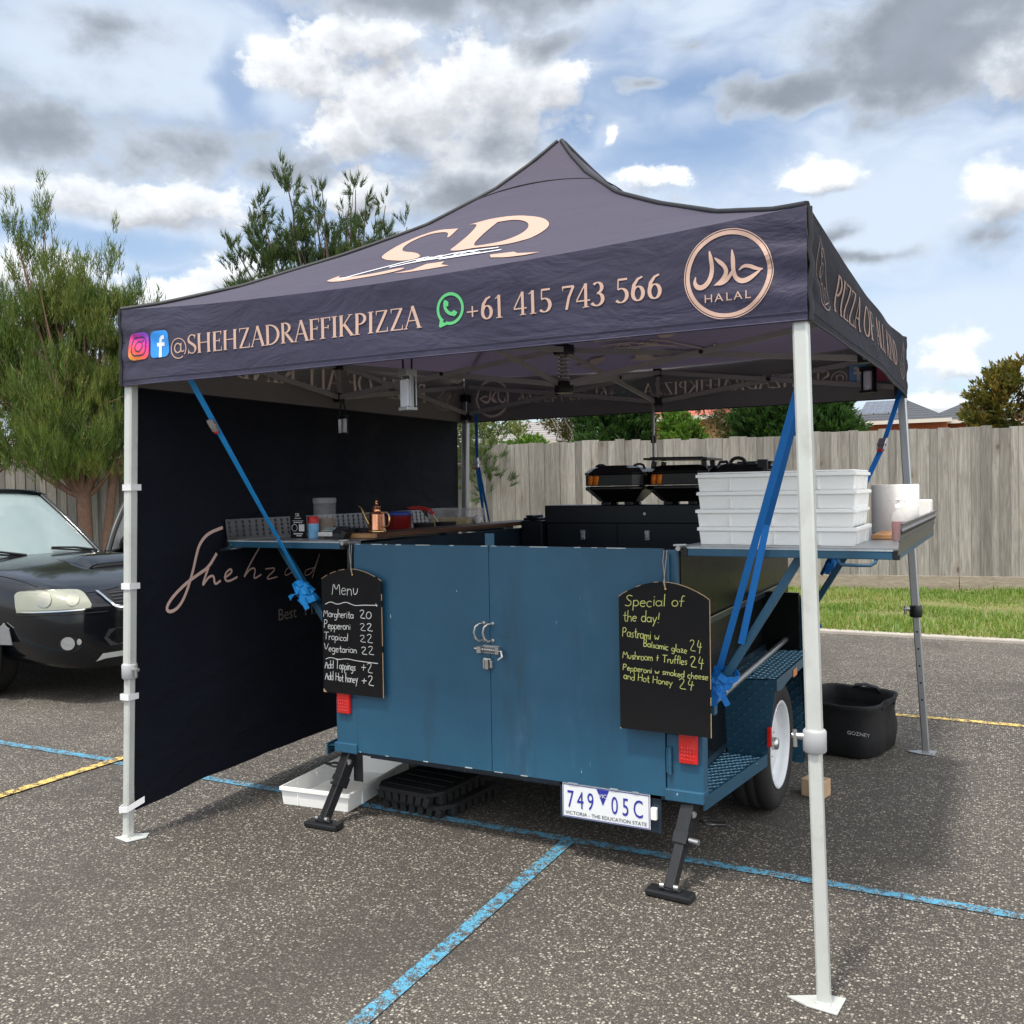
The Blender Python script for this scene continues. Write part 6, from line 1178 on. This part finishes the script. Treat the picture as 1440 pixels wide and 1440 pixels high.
t = thing('spice_jar', 'tall clear plastic jar half full of dried herbs', 'jar', (.305, 1.02, ZS)); c = V(.305, 1.02, ZS); MB().lathe([(.052, 0), (.056, .004), (.056, .09), (.05, .098), (0, .1)], c, 26).build('herbs', M['spice'], t); MB().lathe([(.057, 0), (.059, .003), (.059, .18), (.057, .182)], c, 28).build('jar', M['clear'], t); MB().lathe([(.060, .178), (.062, .182), (.062, .203), (.058, .207), (0, .207)], c, 28).build('lid', M['smoky'], t)
t = thing('card_reader', 'small black and silver card payment terminal', 'card terminal', (.535, .80, ZS)); c = V(.535, .80, ZS); M3 = Matrix.Rotation(R(16), 3, 'X'); yw = Matrix.Rotation(R(15), 3, 'Z')
MB().box(c + V(-.01, .04, .028), (.085, .13, .038), yw @ M3).build('body', M['oven_m'], t, bevel=.008); MB().box(c + V(-.026, .0, .050), (.06, .055, .006), yw @ M3).build('screen', M['glass'], t, bevel=.002); MB().box(c + V(-.026, -.029, .026), (.080, .008, .022), yw).build('front_band', M['steel'], t, bevel=.003); MB().box(c + V(.045, .05, .022), (.03, .11, .042), yw @ Matrix.Rotation(R(30), 3, 'Y')).build('stand', M['black_pl'], t, bevel=.004)
for i, x in enumerate((.33, .42)):
    t0 = MB(); t0.lathe([(.033, 0), (.040, .003), (.043, .032), (.044, .036), (.041, .036), (.038, .008), (0, .006)], (x, 1.22, ZS + .001), 24); solo(t0, 'sauce_bowl', M['oven_m'], (x, 1.22, ZS), ['dark metal bowl on the shelf nearer the herb jar', 'dark metal bowl on the shelf nearer the copper can'][i], 'bowl', 'dark bowls on the left shelf')
t = thing('oil_can', 'copper oil can with a long spout on the wooden board', 'oil can', (.600, 1.08, ZS + .026)); c = V(.600, 1.08, ZS + .026)
MB().lathe([(.047, 0), (.047, .006), (.044, .008), (.043, .010), (.041, .09), (.038, .098), (.022, .104), (.021, .106), (.021, .128), (.023, .130), (.017, .134), (.008, .138), (.006, .150), (.0085, .156), (.007, .164), (0, .167)], c, 26).build('body', M['copper'], t)
MB().lathe([(.0485, -.0), (.0485, .008), (.0455, .009)], c, 26).build('base_ring', M['brass'], t)
MB().tube([c + V(-.036, 0, .022), c + V(-.062, 0, .06), c + V(-.090, 0, .112), c + V(-.100, 0, .126), c + V(-.117, 0, .134)], [.011, .009, .0065, .005, .0035], 10).build('spout', M['brass'], t); MB().tube([c + V(.030, .0, .100), c + V(.068, 0, .100), c + V(.080, 0, .088), c + V(.082, 0, .045), c + V(.072, 0, .028), c + V(.040, 0, .022)], .0052, 8).build('handle', M['brass'], t)
t = thing('sauce_tub', 'clear tub of red tomato sauce under a blue lid', 'tub', (.40, 1.50, ZS)); c = V(.43, 1.52, ZS + .001); MB().lathe([(.062, 0), (.072, .004), (.078, .098)], c, 28, caps=True).build('tub', M['sauce'], t); MB().lathe([(.081, .096), (.082, .100), (.082, .114), (.078, .118), (0, .118)], c, 28).build('lid', M['bluelid'], t)
t = thing('cheese_container', 'long clear box of grated yellow cheese on left shelf', 'container', (.37, 2.22, ZS)); mb = MB(); mb.bx(.24, .52, 2.14, 2.34, ZS + .004, ZS + .06); mb.build('cheese', M['cheese'], t, bevel=.012); mb = MB(); TMc = tray_mesh(.31, .22, .12); mb.add([Vector(v) + V(.38, 2.24, ZS + .001) for v in TMc.v], TMc.f); mb.build('box', M['clear'], t); solo(MB().tube([(.50, 2.26, ZS + .02), (.54, 2.24, ZS + .05), (.56, 2.2, ZS + .045), (.575, 2.18, ZS + .03)], [.02, .03, .025, .01], 8), 'crumpled_bag', M['paper'], (.54, 2.22, ZS), 'crumpled white paper bag beside the cheese box', 'bag')
t = thing('tongs', 'red handled tongs resting beside the sauce tub', 'tongs', (.36, 1.92, ZS)); mb = MB(); mb.tube([(.27, 1.85, ZS + .13), (.32, 1.88, ZS + .128), (.37, 1.91, ZS + .115), (.40, 1.93, ZS + .09)], .006, 8); mb.tube([(.28, 1.87, ZS + .135), (.33, 1.90, ZS + .137), (.385, 1.93, ZS + .12), (.405, 1.95, ZS + .085)], .006, 8); mb.build('grip', M['red'], t); MB().tube([(.40, 1.935, ZS + .09), (.43, 1.96, ZS + .02), (.44, 1.97, ZS)], .004, 6).build('jaw', M['steel'], t)
for i in range(2): solo(MB().lathe([(.05, 0), (.058, .003), (.064, .040), (.066, .043), (.062, .043), (.056, .008), (0, .006)], (.445 + .125 * i if i == 0 else .50, 1.76 + .16 * i, ZS + .001), 26), 'baking_pan', M['oven_m'], (.44 + .06 * i, 1.76 + .16 * i, ZS), ['round dark pan just behind the sauce tub', 'round dark pan before the cheese box'][i], 'pan', 'dark pans on the left shelf')
solo(MB().sheet(lambda a, b: (-.052 + .30 * a, 1.02 + .015 * math.sin(a * 9), ZS + .001 + .098 * b), 20, 6), 'clear_panel', M['smoky'], (.1, 1.02, ZS), 'cloudy clear plastic screen at the front end of left shelf', 'screen') if False else None

# ------------------------------------------------------------------ on the ground around the trailer
o = bpy.data.objects.new('dough_tray', TM); C.objects.link(o); o.location = (.415, 1.03, .002); o.rotation_euler.z = R(96); o.scale = (1.05, 1.0, 1.35); tag(o, 'empty white dough tray on the asphalt behind the left stabiliser', 'tray')
t = thing('paper_sheet', 'sheet of white paper lying inside the ground tray', 'paper', (.42, .95, .01)); MB().box((.42, .98, .012), (.21, .29, .002), Matrix.Rotation(R(10), 3, 'Z')).build('sheet', M['paper'], t)
solo(MB().tube([(.34, 1.0, .022), (.44, .86, .020)], .005, 8), 'blue_pen', M['bluelid'], (.39, .93, .02), 'blue pen lying in the white ground tray', 'pen')
def rubber_mats():
    t = thing('rubber_mats', 'black rubber floor mats piled under the trailer gate', 'rubber mat', (.95, 1.02, 0)); rot = Matrix.Rotation(R(-4), 3, 'Z')
    for j, (cx, cy, w, d, z) in enumerate(((.945, 1.10, .42, .46, .0), (.915, 1.06, .38, .44, .062))):
        mb = MB(); c = V(cx, cy, z)
        P = [(-w / 2 + .04, -d / 2), (w / 2 - .05, -d / 2), (w / 2, -d / 2 + .08), (w / 2, d / 2), (-w / 2, d / 2), (-w / 2, -d / 2 + .06)]; mb.prism(P, c + V(0, 0, .038), rot @ V(1, 0, 0), rot @ V(0, 1, 0), V(0, 0, 1), .022)
        n = 7
        for i in range(n):
            q = c + rot @ V(-w / 2 + .05 + (w - .10) * i / (n - 1), -d / 2 + .02, .021); mb.box(q, (.034, .045, .046), rot @ Matrix.Rotation(R((i - 3) * 6), 3, 'Y'))
            q = c + rot @ V(w / 2 - .02, -d / 2 + .08 + (d - .1) * i / (n - 1), .021); mb.box(q, (.045, .034, .046), rot)
        for i in range(5): mb.box(c + rot @ V(0, -d / 2 + .06 + (d - .12) * i / 4, .062), (w * .8, .012, .006), rot)
        mb.build('mat', M['mat_rub'], t, bevel=.004)
rubber_mats()
def carry_bag():
    t = thing('canvas_bag', 'open black canvas carry bag on the asphalt behind trailer wheel', 'bag', (2.70, 2.98, 0)); c = V(2.655, 3.0, 0); rot = Matrix.Rotation(R(-12), 3, 'Z')
    def ring(w, d, z, n=40, p=5.0): 
        o = []
        for i in range(n):
            a = 2 * PI * i / n; ca, sa = math.cos(a), math.sin(a); f = (abs(ca) ** p + abs(sa) ** p) ** (-1 / p); j = .016 * mnoise.noise(Vector((ca * 2.5, sa * 2.5, z * 7))); o.append(c + rot @ V((w / 2 + j) * f * ca, (d / 2 + j) * f * sa, z + .012 * mnoise.noise(Vector((ca * 2, sa * 2, 5))) * (z > .2)))
        return o
    R_ = [ring(.44, .50, .004), ring(.47, .54, .015), ring(.475, .55, .12), ring(.475, .55, .22), ring(.485, .565, .285), ring(.498, .578, .302), ring(.48, .56, .314), ring(.455, .53, .303), ring(.44, .52, .22), ring(.43, .50, .05)]
    vs = [v for r in R_ for v in r]; n = 40; mb = MB(); mb.add(vs, [(i * n + k, i * n + (k + 1) % n, (i + 1) * n + (k + 1) % n, (i + 1) * n + k) for i in range(len(R_) - 1) for k in range(n)] + [tuple(range(n))[::-1], tuple(range(len(vs) - n, len(vs)))], 0, True); mb.build('bag_body', M['bag'], t)
    mb = MB(); webbing(mb, [c + rot @ V(-.08, .285, .28), c + rot @ V(-.05, .27, .318), c + rot @ V(.02, .26, .332), c + rot @ V(.09, .27, .318), c + rot @ V(.12, .285, .28)], .035, .005, 0, (0, 1, .2)); webbing(mb, [c + rot @ V(.245, -.10, .28), c + rot @ V(.262, -.06, .305), c + rot @ V(.262, .06, .305), c + rot @ V(.245, .10, .28)], .03, .006, 0, (0, 0, 1)); mb.build('handle', M['bag'], t)
    mb = MB(); mb.tube([c + rot @ V(.237 * 1.0 * (1 if k else -1), 0, 0) for k in ()] or [c + V(0, 0, -.2), c + V(0, 0, -.19)], .001, 4)
    plain_text('lettering', 'GOZNEY', .029, c + rot @ V(.11, -.286, .150), rot @ V(1, 0, 0), V(0, 0, 1), M['lettering_w'], t, 1.1, .004)
carry_bag()
solo(MB().box((2.655, 1.98, .046), (.115, .10, .088), Matrix.Rotation(R(-14), 3, 'Z')), 'wood_block', M['rawwood'], (2.635, 1.98, .002), 'rough wooden block chocking the trailer wheel', 'block', bevel=.004)

# ------------------------------------------------------------------ black car
def build_car():
    a0 = R(-3); t = thing('parked_car', 'black four wheel drive with bonnet scoop, its far front door open', 'car', (-3.52, 1.60, 0), None, True, a0)
    # local: x forward from the front axle, y left from the right flank, z up; half width .95, centre y = .95
    HW = .95
    ST = [(-3.75, .72, .55, .62, .98, .98), (-3.65, .86, .36, .66, 1.02, 1.03), (-3.2, .94, .28, .70, 1.05, 1.06), (-2.2, .95, .26, .72, 1.04, 1.08), (-1.0, .95, .26, .72, 1.02, 1.09), (-.45, .95, .26, .72, 1.00, 1.08), (.0, .95, .26, .72, .97, 1.045), (.35, .945, .26, .70, .935, 1.0), (.60, .92, .24, .66, .885, .945), (.76, .86, .24, .62, .83, .89), (.86, .77, .24, .60, .79, .84), (.925, .64, .25, .58, .755, .79), (.955, .50, .27, .56, .72, .74)]
    def ring(s):
        u, hw, zb, zm, zs, zc = s; k = [(0, zb), (hw * .80, zb), (hw * .96, zb + .06), (hw, zm - .10), (hw, zm), (hw * .985, zm + (zs - zm) * .55), (hw * .94, zs), (hw * .78, zs + (zc - zs) * .45), (hw * .45, zs + (zc - zs) * .88), (0, zc)]
        return [(u, HW - y, z) for y, z in k] + [(u, HW + y, z) for y, z in k[-2:0:-1]]
    mb = MB(); rings = [ring(s) for s in ST]; n = len(rings[0]); vs = [p for r in rings for p in r]
    mb.add(vs, [(i * n + k, (i + 1) * n + k, (i + 1) * n + (k + 1) % n, i * n + (k + 1) % n) for i in range(len(ST) - 1) for k in range(n)] + [tuple(range(n)), tuple(range(len(vs) - n, len(vs)))[::-1]], 0, True)
    body = mb.build('body', M['carpaint'], t, sub=2)
    dg = bpy.context.evaluated_depsgraph_get(); bvh = BVHTree.FromObject(body, dg)
    def shoot(org, d, off=.004):
        h = bvh.ray_cast(Vector(org), Vector(d).normalized()); return (h[0] + h[1] * off, h[1]) if h[0] else (None, None)
    dv = V(-.79, .61, 0); sdv = V(.61, .79, 0)          # look-in direction on the front right corner and its sideways axis
    C0 = V(.78, .30, 0)
    def patch(poly, off, th, mat, name, parent, it=2, d=dv, s=sdv, c0=C0, cuts=4):
        tr_ = tessellate_polygon([[Vector((x, y, 0)) for x, y in poly]]); bm = bmesh.new(); vv = [bm.verts.new((x, y, 0)) for x, y in poly]
        for q in tr_:
            try: bm.faces.new([vv[i] for i in q])
            except ValueError: pass
        bmesh.ops.subdivide_edges(bm, edges=bm.edges[:], cuts=cuts, use_grid_fill=True); bm.verts.index_update(); P = []; 
        for v in bm.verts:
            org = c0 + s * v.co.x + V(0, 0, v.co.y) - d * 3; p, nn = shoot(org, d, off); P.append(p if p else org + d * 3)
        fs = [tuple(v.index for v in f.verts) for f in bm.faces]; bm.free(); m = MB()
        if (P[fs[0][1]] - P[fs[0][0]]).cross(P[fs[0][2]] - P[fs[0][0]]).dot(d) > 0: fs = [f[::-1] for f in fs]
        m.add(P, fs, 0, True); return m.build(name, mat, parent)
    # clouded headlamp with two round reflectors
    hl = [(-.505, .835), (-.49, .857), (-.44, .870), (-.24, .878), (-.07, .871), (-.03, .858), (.005, .828), (.056, .746), (-.02, .734), (-.275, .722), (-.475, .704), (-.495, .725)]
    h = patch(smooth2(hl + hl[:1], 1)[:-1], .010, 0, M['headlamp'], 'headlight', t)
    for cx, r in ((-.282, .052), (-.085, .044)):
        patch([(cx + r * math.cos(a), .808 + r * 1.05 * math.sin(a)) for a in [i * PI / 9 for i in range(18)]], .0135, 0, pm('lamp_bowl', (.36, .36, .30), .15, .5, var=.05, coat=.6), 'reflector_bowl', h, cuts=1)
    patch([(-.488, .706), (-.275, .718), (-.02, .728), (.052, .738), (.050, .746), (-.02, .737), (-.275, .728), (-.488, .718)], .013, 0, M['chrome'], 'lower_trim', h, cuts=2)
    fg = patch([(-.108 + .084 * math.cos(a), .478 + .063 * math.sin(a)) for a in [i * PI / 12 for i in range(24)]], .006, 0, M['darkvoid'], 'fog_light', t, cuts=2); patch([(-.122 + .048 * math.cos(a), .486 + .050 * math.sin(a)) for a in [i * PI / 10 for i in range(20)]], .012, 0, M['foglens'], 'lens', fg, cuts=1); patch([(-.046 + .016 * math.cos(a), .495 + .024 * math.sin(a)) for a in [i * PI / 8 for i in range(16)]], .010, 0, M['foglens'], 'side_lens', fg, cuts=1)
    # front: grille, lower intake, skid strip (projected straight from ahead)
    df = V(-1, 0, 0); sf = V(0, 1, 0); cf = V(.9, HW, 0)
    g = patch([(-.55, .848), (-.54, .79), (-.51, .75), (-.46, .735), (.46, .735), (.51, .75), (.54, .79), (.55, .848)], .006, 0, M['darkvoid'], 'grille', t, d=df, s=sf, c0=cf)
    for z in (.758, .780, .802, .824): patch([(-.50, z), (.50, z), (.50, z + .006), (-.50, z + .006)], .014, 0, M['oven_m'], 'grille_slat', g, d=df, s=sf, c0=cf, cuts=3)
    patch([(-.575, .850), (-.555, .850), (-.542, .79), (-.512, .75), (-.46, .737), (.46, .737), (.512, .75), (.542, .79), (.555, .850), (.575, .850), (.56, .785), (.525, .735), (.47, .720), (-.47, .720), (-.525, .735), (-.56, .785)], .013, 0, M['chrome'], 'grille_trim', g, d=df, s=sf, c0=cf, cuts=3)
    patch([(-.57, .572), (-.61, .506), (-.56, .44), (.56, .44), (.61, .506), (.57, .572)], .004, 0, M['oven_m'], 'lower_intake', t, d=df, s=sf, c0=cf); patch([(-.66, .335), (-.62, .39), (.62, .39), (.66, .335), (.60, .350), (-.60, .350)], .012, 0, M['leg'], 'skid_plate', t, d=df, s=sf, c0=cf)
    # panel gaps: bonnet edge and bumper line
    def gap(pts, d, name, w=.006): 
        P = []
        for p in pts:
            q, nn = shoot(Vector(p) - Vector(d) * 3, d, .0015)
            if q: P.append(q)
        if len(P) > 1: MB().tube(P, w * .5, 5).build(name, M['darkvoid'], t)
    gap([(-.5 + .95 * i / 24, .10, 2) for i in range(25)] + [(.48, .105, 2)], (0, 0, -1), 'bonnet_gap'); gap([tuple(C0 + sdv * (-.481 + .636 * i / 20) + V(0, 0, .684 + .021 * min(1, i / 9))) for i in range(21)], dv, 'bumper_gap', .008); gap([tuple(C0 + sdv * (-.005 + .235 * i / 10) + V(0, 0, .847 + .021 * (i / 10) ** 2)) for i in range(11)], dv, 'bonnet_gap', .007)
    # bonnet scoop
    mb = MB(); z0 = .985; P = []
    sc = [(.30, 1.022), (.24, 1.080), (.05, 1.095), (-.20, 1.085)]
    def sco(a, b): 
        x = .32 - .52 * b; w = .30 - .05 * b; hgt = .058 * (math.sin(PI * min(1, b * 1.6 + .0) * .5)) * (1 - b ** 3); y = HW + w * (2 * a - 1); q = bvh.ray_cast(V(x, y, 2), V(0, 0, -1))[0]; e = 1 - abs(2 * a - 1) ** 6; return (x - .02 * e, y, (q.z if q else 1.0) + .002 + (hgt + .030) * e * (1 - b ** 2))
    mb.sheet(sco, 24, 14); s = mb.build('bonnet_scoop', M['carpaint'], t); 
    def mouth(a, b): x = .325; y = HW + .27 * (2 * a - 1); q = bvh.ray_cast(V(x, y, 2), V(0, 0, -1))[0]; return (x - .012 * b, y, (q.z if q else 1) + .004 + .026 * b * (1 - abs(2 * a - 1) ** 6))
    MB().sheet(mouth, 20, 2).build('scoop_mouth', M['darkvoid'], s)
    # cabin
    def prof(y, side): return y
    zb_, zt_ = 1.045, 1.635
    W0 = [(-.76, .30), (-.76, 1.51), (-3.55, 1.76), (-3.55, .14)]; W1 = [(-1.60, .46), (-1.60, 1.42), (-3.25, 1.52), (-3.25, .38)]
    A = [V(x, y, zb_) for x, y in W0]; B = [V(x, y, zt_) for x, y in W1]
    mb = MB()
    def rf(a, b): x = -1.54 - 1.78 * b; hw = .52 + .08 * b; y = HW + hw * (2 * a - 1); return (x + .05 * (1 - (2 * a - 1) ** 2) * (1 - b), y, zt_ - .012 + .055 * (1 - abs(2 * a - 1) ** 2.5) * (.55 + .45 * math.sin(PI * min(1, b * .8 + .2))))
    mb.sheet(rf, 16, 14, flip=True); mb.add([rf(a / 8, 0) for a in range(9)] + [V(p[0] - .02, p[1], p[2] - .05) for p in [rf(a / 8, 0) for a in range(9)]], [(i, i + 1, 10 + i, 9 + i) for i in range(8)]); mb.build('roof', M['carpaint'], t)
    def ws(a, b):
        p = A[0].lerp(A[1], a).lerp(B[0].lerp(B[1], a), b); e = 1 - (2 * a - 1) ** 2; return (p.x + .09 * e * (1 - .4 * b) + .03 * math.sin(PI * b), p.y, p.z + .02 * e * b)
    MB().sheet(ws, 16, 10).build('windscreen', M['glass'], t)
    mb = MB()
    for a in (0, 1): mb.tube([V(*ws(a, i / 8)) + V(0, -.005 if a == 0 else .005, 0) for i in range(9)], .028, 8)
    mb.tube([ws(i / 12, 1.0) for i in range(13)], .022, 8); mb.tube([V(*ws(i / 12, 0)) + V(0, 0, -.004) for i in range(13)], .020, 8); mb.build('pillar', M['carpaint'], t)
    for sgn in (0, 1):
        i0, i1 = (3, 0) if sgn == 0 else (1, 2); mb = MB(); mb.add([A[i0], A[i1], B[i1], B[i0]], [(0, 1, 2, 3)]); mb.build('side_window', M['glass'], t)
    mb = MB(); mb.add([A[2], A[3], B[3], B[2]], [(0, 1, 2, 3)]); mb.build('rear_window', M['glass'], t)
    for (x0, y0), (x1, y1) in (((-.36, .72), (-.42, .33)), ((-.34, 1.46), (-.33, 1.0))):
        mb = MB(); p = V(*ws((y0 - .30) / 1.21, .02)) + V(.03, 0, .02); q = V(*ws((y1 - .30) / 1.21, .10)) + V(.02, 0, .025); mb.tube([p, p.lerp(q, .5) + V(.01, 0, .012), q], [.014, .011, .007], 6); mb.bar(p.lerp(q, .12) + V(0, 0, -.012), q + V(0, 0, -.012), .010, .018); mb.build('wiper', M['black_pl'], t)
    # wheel arch and wheels
    for wx in (-.30, -2.90):
        for wy, sg in ((.0, -1), (1.9, 1)):
            w = bpy.data.objects.new('wheel', None); C.objects.link(w); w.parent = t; w.location = (wx, wy - sg * .10, .36); WL[w.name] = (0, 0, 0); RX = Matrix.Rotation(R(90 * -sg), 3, 'X')
            MB().lathe([(.225, -.10), (.25, -.115), (.33, -.118), (.355, -.10), (.362, -.06), (.362, .06), (.355, .10), (.33, .118), (.25, .115), (.225, .10)], (0, 0, 0), 40, M=RX, caps=False).build('tyre', M['rubber'], w); 
            mb = MB(); mb.lathe([(.228, .098), (.234, .108), (.222, .108), (.21, .075), (.20, .03), (.05, .05), (0, .055)], (0, 0, 0), 36, M=RX, caps=False); mb.build('rim', M['galv'], w)
    for wy, sg in ((-.002, -1), (1.902, 1)):
        for wx in (-.30, -2.90): mb = MB(); mb.tube([(wx + .43 * math.cos(a), wy + sg * .004, .37 + .43 * math.sin(a)) for a in [R(-20) + i * R(220) / 24 for i in range(25)]], .028, 6); mb.prism([(wx + .42 * math.cos(a), .37 + .42 * math.sin(a)) for a in [R(-20) + i * R(220) / 24 for i in range(25)]], V(0, wy + (0.002 if sg < 0 else -.002), 0), V(1, 0, 0), V(0, 0, 1), V(0, sg, 0), .004); mb.build('wheel_arch', M['darkvoid'], t)
    mb = MB(); mb.prism([(.10, .56), (.20, .62), (.27, .58), (.31, .46), (.14, .45)], V(0, -.006, 0), V(1, 0, 0), V(0, 0, 1), V(0, -1, 0), .006); mb.build('arch_trim', M['galv'], t)
    # far (left) front door standing open, and the mirrors
    hinge = V(-.93, 1.66, 0); da = R(66); fx = V(-math.cos(da), math.sin(da), 0); fn_ = V(math.sin(da), math.cos(da), 0); L = 1.12
    dr = MB(); fr = [(0, .35), (L, .35), (L + .02, .75), (L, 1.10), (0, 1.05), (-.02, .7)]; dr.prism(fr, hinge, fx, V(0, 0, 1), fn_, .09); d = dr.build('door', M['carpaint'], t, bevel=.02)
    top = smooth2([(.02, 1.04), (.16, 1.28), (.42, 1.56), (.62, 1.63), (L - .12, 1.655), (L - .02, 1.60), (L, 1.08)], 2); mb = MB(); mb.tube([hinge + fx * x + V(0, 0, z) + fn_ * .045 for x, z in top], .032, 8); mb.build('window_frame', M['black_pl'], d)
    mb = MB(); mb.prism([(x, z) for x, z in top], hinge + fn_ * .044, fx, V(0, 0, 1), fn_, .004); mb.build('window', M['clear'], d)
    c = hinge + fx * .22 + V(0, 0, 1.10) - fn_ * -.16; mb = MB(); mb.lathe([(.0, -.10), (.07, -.095), (.10, -.03), (.10, .03), (.07, .085), (0, .095)], c, 16, M=Matrix.Rotation(da, 3, 'Z') @ Matrix.Rotation(R(90), 3, 'X')); mb.build('mirror', M['carpaint'], d)
    mb = MB(); mb.lathe([(.0, -.10), (.07, -.095), (.09, -.03), (.09, .03), (.07, .085), (0, .095)], V(-.70, -.14, 1.12), 16, M=Matrix.Rotation(R(90), 3, 'X')); mb.build('mirror', M['carpaint'], t)
    # dark seats glimpsed through the screen
    mb = MB()
    for y in (.55, 1.35): mb.box((-1.75, y, 1.10), (.16, .46, .62), Matrix.Rotation(R(-12), 3, 'Y')); mb.box((-1.82, y, 1.42), (.10, .26, .18))
    mb.build('seat', M['bag'], t, bevel=.05)
build_car()
